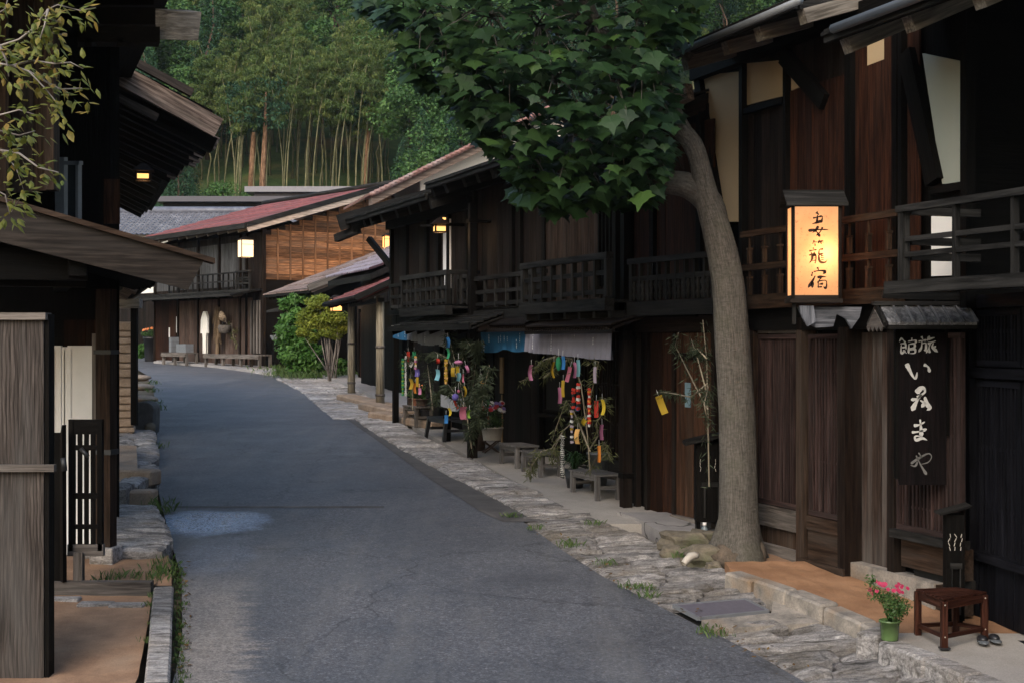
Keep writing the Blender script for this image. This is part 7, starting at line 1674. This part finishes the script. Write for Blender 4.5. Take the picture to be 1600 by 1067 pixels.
for a_ in [(638, 549, 565, 'red', 'red paper at the top left of the far decorated bamboo', 5), (647, 549, 560, 'green', 'green paper at the top of the far decorated bamboo', 6), (651, 576, 588, 'violet', 'blue violet paper in the middle of the far decorated bamboo', 8), (649, 598, 614, 'orange', 'orange paper low on the far decorated bamboo', 5), (652, 589, 604, 'mustard', 'mustard paper right of the middle of the far decorated bamboo', 6), (641, 591, 608, 'mustard', 'ochre paper left of the orange one on the far bamboo', 7), (655.7, 606, 616, 'pink', 'pink paper low at the right of the far decorated bamboo', 5), (645, 565, 574, 'white', 'white paper zigzag high on the far decorated bamboo', 5, .5)]:
    paper(D, *a_[:4], a_[4], a_[5], a_[6] if len(a_) > 6 else 0, .55, g3)
def chain(fr, px, y0, y1, cols, label, off=.6, w=6, twist=.5, n=None, dx=0):
    u, z = fr.uv(px, y0, off); H = z-fr.z(px, y1, off); o0 = fr.w(u, off, z); Wd = w*o0.y/FOC; n = n or max(4, int(H/(Wd*.75)))
    t_ = thing('paper_chain', label, 'paper chain', tuple(o0), 0, 'hanging paper chains'); ms = {}
    for i in range(n):
        c_ = cols[i % len(cols)]; m = ms.setdefault(c_, MB()); h = H/n; M = Matrix.Translation((dx*math.sin(i*.9)*.01, 0, -h*(i+.5))) @ Matrix.Rotation(i*twist, 4, 'Z') @ Matrix.Rotation(.25*(-1)**i, 4, 'Y'); m.box(-Wd*.5, Wd*.5, -Wd*.3, Wd*.3, -h*.46, h*.46, M=M)
    for c_, m in ms.items(): m.build(c_+'_links', pcol(c_, COLS[c_]), t_)
chain(C, 903.5, 598, 640, ['red', 'white', 'red', 'black'], 'short red and white cube chain above the blue paper ball')
chain(C, 896, 606, 638, ['red', 'red', 'black'], 'short dark red cube chain left of the red and white one')
chain(C, 920.7, 606, 666, ['red', 'orange', 'red', 'white'], 'long red paper chain in front of the lattice', w=5)
chain(C, 893.4, 636, 692, ['black', 'lavender', 'mustard', 'lavender', 'black', 'white'], 'long chain of black, lilac and gold cubes by the apricot paper', w=5)
chain(C, 878.8, 680, 746, ['white', 'black'], 'black and white twisted check chain hanging to the ground', w=6, twist=.35, n=44)
chain(D, 634, 556, 619, ['white'], 'white paper chain at the left of the far decorated bamboo', w=3, off=.6)
chain(D, 629.5, 560, 618, ['green', 'lime'], 'pale green paper streamer leftmost on the far decorated bamboo', w=4, off=.6)
chain(D, 649.5, 556, 577, ['apricot', 'white', 'pink'], 'short pastel paper chain on the far decorated bamboo', w=4, off=.6)
chain(D, 697, 561, 600, ['mustard', 'apricot'], 'gold straw like streamer at the left of the dark bamboo', w=5, off=.7)
def ball(fr, px, py, r_, col, label, off=.55, sz=1.0):
    q = fr.w(fr.u(px, off), off, fr.z(px, py, off)); rr = r_*q.y/FOC; t_ = thing('paper_ball', label, 'paper ball', tuple(q), 0, 'paper balls on the bamboo'); m = MB(); n = 16
    vs, fs = [], []; m.lathe([(rr*math.sin(a*math.pi/10)*(1 if a % 2 else .93), rr*sz*math.cos(a*math.pi/10)) for a in range(11)], n, smooth=False); m.build('folded_paper', pcol(col, COLS[col]), t_); m = MB(); m.tube([(0, 0, rr*sz*.9), (0, 0, rr*sz+.1)], .002, 4); m.build('string', TEXTW, t_)
ball(C, 873, 568, 5, 'green', 'green paper balloon under the hem of the long grey noren', sz=2.2)
ball(C, 902.7, 638, 4, 'blue', 'blue paper ball under the red and white cube chain')
ball(D, 711.5, 620, 5.5, 'violet', 'violet paper ball on the dark bamboo', .75)
ball(D, 716.5, 611, 2.6, 'rose', 'small rose paper ball above the violet one', .75)
ball(D, 716.5, 566, 7, 'pink', 'pink paper flower umbrella on top of the dark bamboo', .75, .5)
ball(D, 745, 606, 3, 'red', 'small red paper ball at the right of the dark bamboo', .5) if False else None
# grey cloth hung low in front of the dark bamboo
q = D.w(D.u(722, .6), .6, D.z(722, 622, .6)); t_ = thing('hanging_cloth', 'sagging grey cloth hung under the dark decorated bamboo', 'cloth', tuple(q), D.rz); wdt = D.u(692, .6)-D.u(722, .6)
m = MB()
for k_ in (0, .005): m.grid(lambda a_, v: (a_*wdt, k_+.03*math.sin(a_*14), -.04*math.sin(a_*3.14)-v*.18+.03*a_), 20, 5)
m.build('fabric', DGREYC, t_)
# bamboo sprig with yellow tag at the plank doors
decob(B, 'thin bamboo sprigs with a yellow paper in front of the plank doors', (1100, 760), [[(1108, 760), (1106, 640), (1104, 560), (1098, 500)], [(1106, 640), (1085, 600), (1065, 560), (1055, 540), (1060, 520)], [(1106, 620), (1090, 560), (1080, 530)], [(1104, 600), (1080, 620), (1050, 614), (1032, 612)], [(1106, 660), (1100, 630), (1108, 600)], [(1104, 560), (1090, 545), (1078, 548)]], DRKB, 70, .7, ls=.085)
t_ = paper(B, 1029, 618, 648, 'mustard', 'yellow paper blowing on the bamboo sprig before the red door', 11, -.35, .7, 'papers on the plank door bamboo')
# ================================================================ FAR HOUSE THINGS
def hung(name, label, cat, fr, px, py, off, z_=None): return thing(name, label, cat, tuple(fr.w(fr.u(px, off), off, fr.z(px, py, off))), fr.rz)
rb_ = hung('robe', 'long white cotton robe hanging on the far house front', 'robe', F, 321, 487, .25); s_ = 51.0/FOC
m = MB(); m.grid(lambda a_, v: ((a_-.5)*(.14+.30*min(1, v*7)-.22*min(1, max(0, v-.3)*3)), .03*math.sin(a_*20)+.03, -v*1.5), 24, 14); m.grid(lambda a_, v: ((a_-.5)*(.14+.30*min(1, v*7)-.22*min(1, max(0, v-.3)*3)), -.04, -v*1.5), 24, 14); m.build('body', WHITEP, rb_)
for sx in (-1, 1): m = MB(); m.prism([(sx*.16, .0, -.1), (sx*.27, .0, -.3), (sx*.30, .0, -.78), (sx*.17, .0, -.78)], (0, .05, 0)); m.build('sleeve', WHITEP, rb_)
sc_ = hung('straw_raincoat', 'brown straw raincoat hanging right of the white robe', 'raincoat', F, 342, 478, .25); STRAW = wood('straw', (.08, .055, .035), (.20, .14, .09), None, gs=60)
m = MB()
for i in range(120): x = R.uniform(-.22, .22); z = -R.uniform(.0, 1.0)**1; m.bar((x*.6, R.uniform(0, .1), z*.75), (x*1.1, R.uniform(.02, .14), z*.75-.6), .02, .012)
m.build('straw_body', STRAW, sc_)
m = MB(); m.bar((.0, .05, -.9), (.03, .05, -1.75), .16, .06); m.build('straw_legging', STRAW, sc_)
h_ = hung('straw_hat', 'pale round straw hat hung on the straw raincoat', 'hat', F, 343, 497, .45); m = MB(); m.lathe([(.0, .0), (.1, .03), (.2, .12), (.22, .14), (.19, .11), (.1, .01)], 20); o = m.build('brim', wood('pale_straw', (.25, .18, .12), (.45, .34, .25), None), h_); o.rotation_euler = (math.radians(70), 0, 0)
h_ = hung('gourd_basket', 'grey woven basket hanging right of the straw hat', 'basket', F, 351, 508, .35); m = MB(); m.lathe([(0, -.3), (.18, -.28), (.24, -.1), (.2, .0), (.17, -.02)], 16); m.build('body', GREYW, h_); m = MB(); m.tube([(-.2, 0, 0), (0, 0, .25), (.2, 0, 0)], .012, 5); m.build('handle', GREYW, h_)
h_ = hung('dried_sprig', 'dark dried sprigs hanging at the right of the straw things', 'sprig', F, 362, 505, .15); m = MB(); cloud(m, [(R.uniform(-.5, .25), 0.03, R.uniform(-.9, 0)) for _ in range(8)], [(.1, .03, .12)]*8, 30, .08, .3, .3, .6); m.build('leaves', DRYB, h_); m = MB(); m.tube([(-.3, .02, -.8), (0, .02, 0), (.3, .02, -.1)], .01, 4); m.build('stem', BAMBOOW, h_)
def fbench(label, pxa, pxb, off, dp, H, mat, name='bench', legs=4):
    ua, ub = sorted((F.u(pxa, off), F.u(pxb, off))); o0 = F.w(ua, off-dp, F.gz(ua)); t_ = thing(name, label, 'bench', tuple(o0), F.rz); L_ = ub-ua; m = MB(); n = 4
    for i in range(n): m.box(0, L_, dp*i/n+.01, dp*(i+1)/n-.005, H-.04, H)
    m.build('seat', mat, t_); m = MB(); m.box(0, L_, dp-.02, dp+.02, H-.14, H-.041); m.build('apron', mat, t_)
    for i in range(legs):
        for y in (.05, dp-.07): m = MB(); x = .06+(L_-.12)*i/(legs-1); m.box(x-.05, x+.05, y-.04, y+.04, -.2, H-.042); m.build('leg', mat, t_)
    return t_
fbench('long grey bench on the far house front under the robe', 318, 404, 1.1, .5, .5, GREYW)
b2 = fbench('short grey bench with stacked boxes at the far left of the red roofed house', 252, 290, 1.2, .5, .45, GREYW, legs=3)
for i, (dx, w_, h_, lab) in enumerate(((.6, .8, .3, 'grey crate on the short far bench'), (1.5, .2, .55, 'leaning grey board on the short far bench'))):
    m = MB(); 
    for k in range(3): m.box(-w_/2, w_/2, -.15+R.uniform(0, .02), .15, h_*k/3+.005, h_*(k+1)/3)
    o = m.build('crate' if i == 0 else 'leaning_board', GREYMET, loc=tuple(b2.location+Vector((F.d.x*dx+F.n.x*.25, F.d.y*dx+F.n.y*.25, .455))), rz=F.rz, label=lab, cat='crate' if i == 0 else 'board')
q = gp(440, 566); t_ = thing('bin', 'dark wooden bin with a sloping grey lid in the shade beside the shrubs', 'bin', (xat(440, 48), 48, G(48)), .3); m = MB(); boards(m, -.28, .28, 0, .95, -.26, .14, .03); m.box(-.28, .28, -.23, .25, 0, .95); m.build('case', BLACKW, t_); m = MB(); m.prism([(-.35, -.32, .94), (.35, -.32, 1.0), (.35, .3, 1.12), (-.35, .3, 1.06)], (0, 0, .05)); m.build('lid', GREYMET, t_)
p = gp(235, 563); fpn = potplant('flower_pot', 'dark tapered planter of orange flowers beside the low bush at the bend', Vector((xat(237, 55.5), 55.5, G(55.5))), .32, .95, BLKP, LGR, .5, .3, 500, .1, .4, (FLO,), .06, 9, potn='planter')
rock('grey boulder at the foot of the yellow green shrub', 512, 586, .05, .35, .25, .2, SLAB, group='boulders by the shrubs'); rock('low dark boulder left of the larger one by the shrubs', 494, 583, .05, .25, .2, .15, MOSSY, group='boulders by the shrubs'); rock('pointed grey stone by the bin at the bend', 395, 573, .0, .3, .2, .2, SLAB, group='boulders by the shrubs')
# ================================================================ LEFT SIDE THINGS
# stacked stone wall
ws = thing('stone_wall', 'stacked tan stone wall behind the thin dark post on the left', 'wall', (xat(196, 24), 24, G(24)))
for k in range(1):
    m = MB(); Hw = zat(510, 24)-G(24); z = -.1; r_ = 0
    while z < Hw:
        h = R.uniform(.09, .17); y = -.2
        while y < 6.2:
            l_ = R.uniform(.25, .5); j = R.uniform(-.03, .03); M = Matrix.Translation((0-.27*y+j, y+l_/2, z+h/2)) @ Matrix.Rotation(R.uniform(-.05, .05)+.26, 4, 'Z'); m.box(-.22, .1, -l_/2+.008, l_/2-.008, -h/2+.006, h/2-.006, M=M); y += l_
        z += h; r_ += 1
    m.build('stones', TANST, ws, bevel=.02)
q = Vector((xat(210, 21.5), 21.5, G(21.5))); pt = thing('eave_post', 'thin dark post rising from the stone trough on the left', 'post', tuple(q)); Hq = zat(480, 21.5)-q.z; m = MB(); m.box(-.045, .045, -.045, .045, .5, Hq); m.build('shaft', BLACKW, pt); m = MB(); m.box(-.3, .1, -.1, .1, Hq-.02, Hq+.12); m.build('bracket', ENDW, pt)
q = gp(221, 671, .1); tr_ = thing('stone_trough', 'dark arched stone block at the left edge of the road', 'stone block', (q.x, q.y+.15, q.z)); m = MB(); pts = [(-.19, 0, -.1), (.15, 0, -.1), (.17, 0, .32)]+[(-.02+.19*math.cos(a), 0, .36+.12*math.sin(a)) for a in [i*math.pi/8 for i in range(9)]]+[(-.2, 0, .3)]; m.prism(pts, (0, .5, 0)); m.build('block', stone('dark_stone', (.04, .04, .04), (.11, .105, .10), (.14, .13, .11), 5, .9, .6), tr_, bevel=.015); m = MB(); m.ell((.12, -.02, .02), (.1, .08, .1), 12, 8, .08); m.build('foot_stone', MOSSY, tr_)
q = gp(198, 672, .12); potplant('stone_planter', 'mossy stone planter with yellow green leaves against the stone wall', q, .14, .24, TANST, SHY, .26, .34, 900, .07, .4)
for i, (px, py, lab) in enumerate(((222, 612, 'upper flat tan stone ledge by the left road edge'), (226, 632, 'lower flat tan stone ledge by the left road edge'), (219, 597, 'farthest flat tan stone by the left road edge'))):
    q = gp(px, py); m = MB(); m.ell((0, 0, .12), (.3, .35, .09), 14, 6, .08); m.build('ledge_stone', TANST, loc=tuple(q), label=lab, cat='stone', group='flat stones by the left road edge')

# ---------------------------------------------------------------- evening air
mb = MB(); mb.box(-118, 118, -29, 262, -6, 150)
t = NT('haze_air'); t.t.nodes.remove(t.b); pv = t.n('ShaderNodeVolumePrincipled'); pv.inputs['Color'].default_value = (.80, .88, 1, 1); pv.inputs['Density'].default_value = .00016; t.l(pv.outputs[0], t.out.inputs['Volume'])
mb.build('haze', t.m, kind='stuff', label='thin evening air over the street')
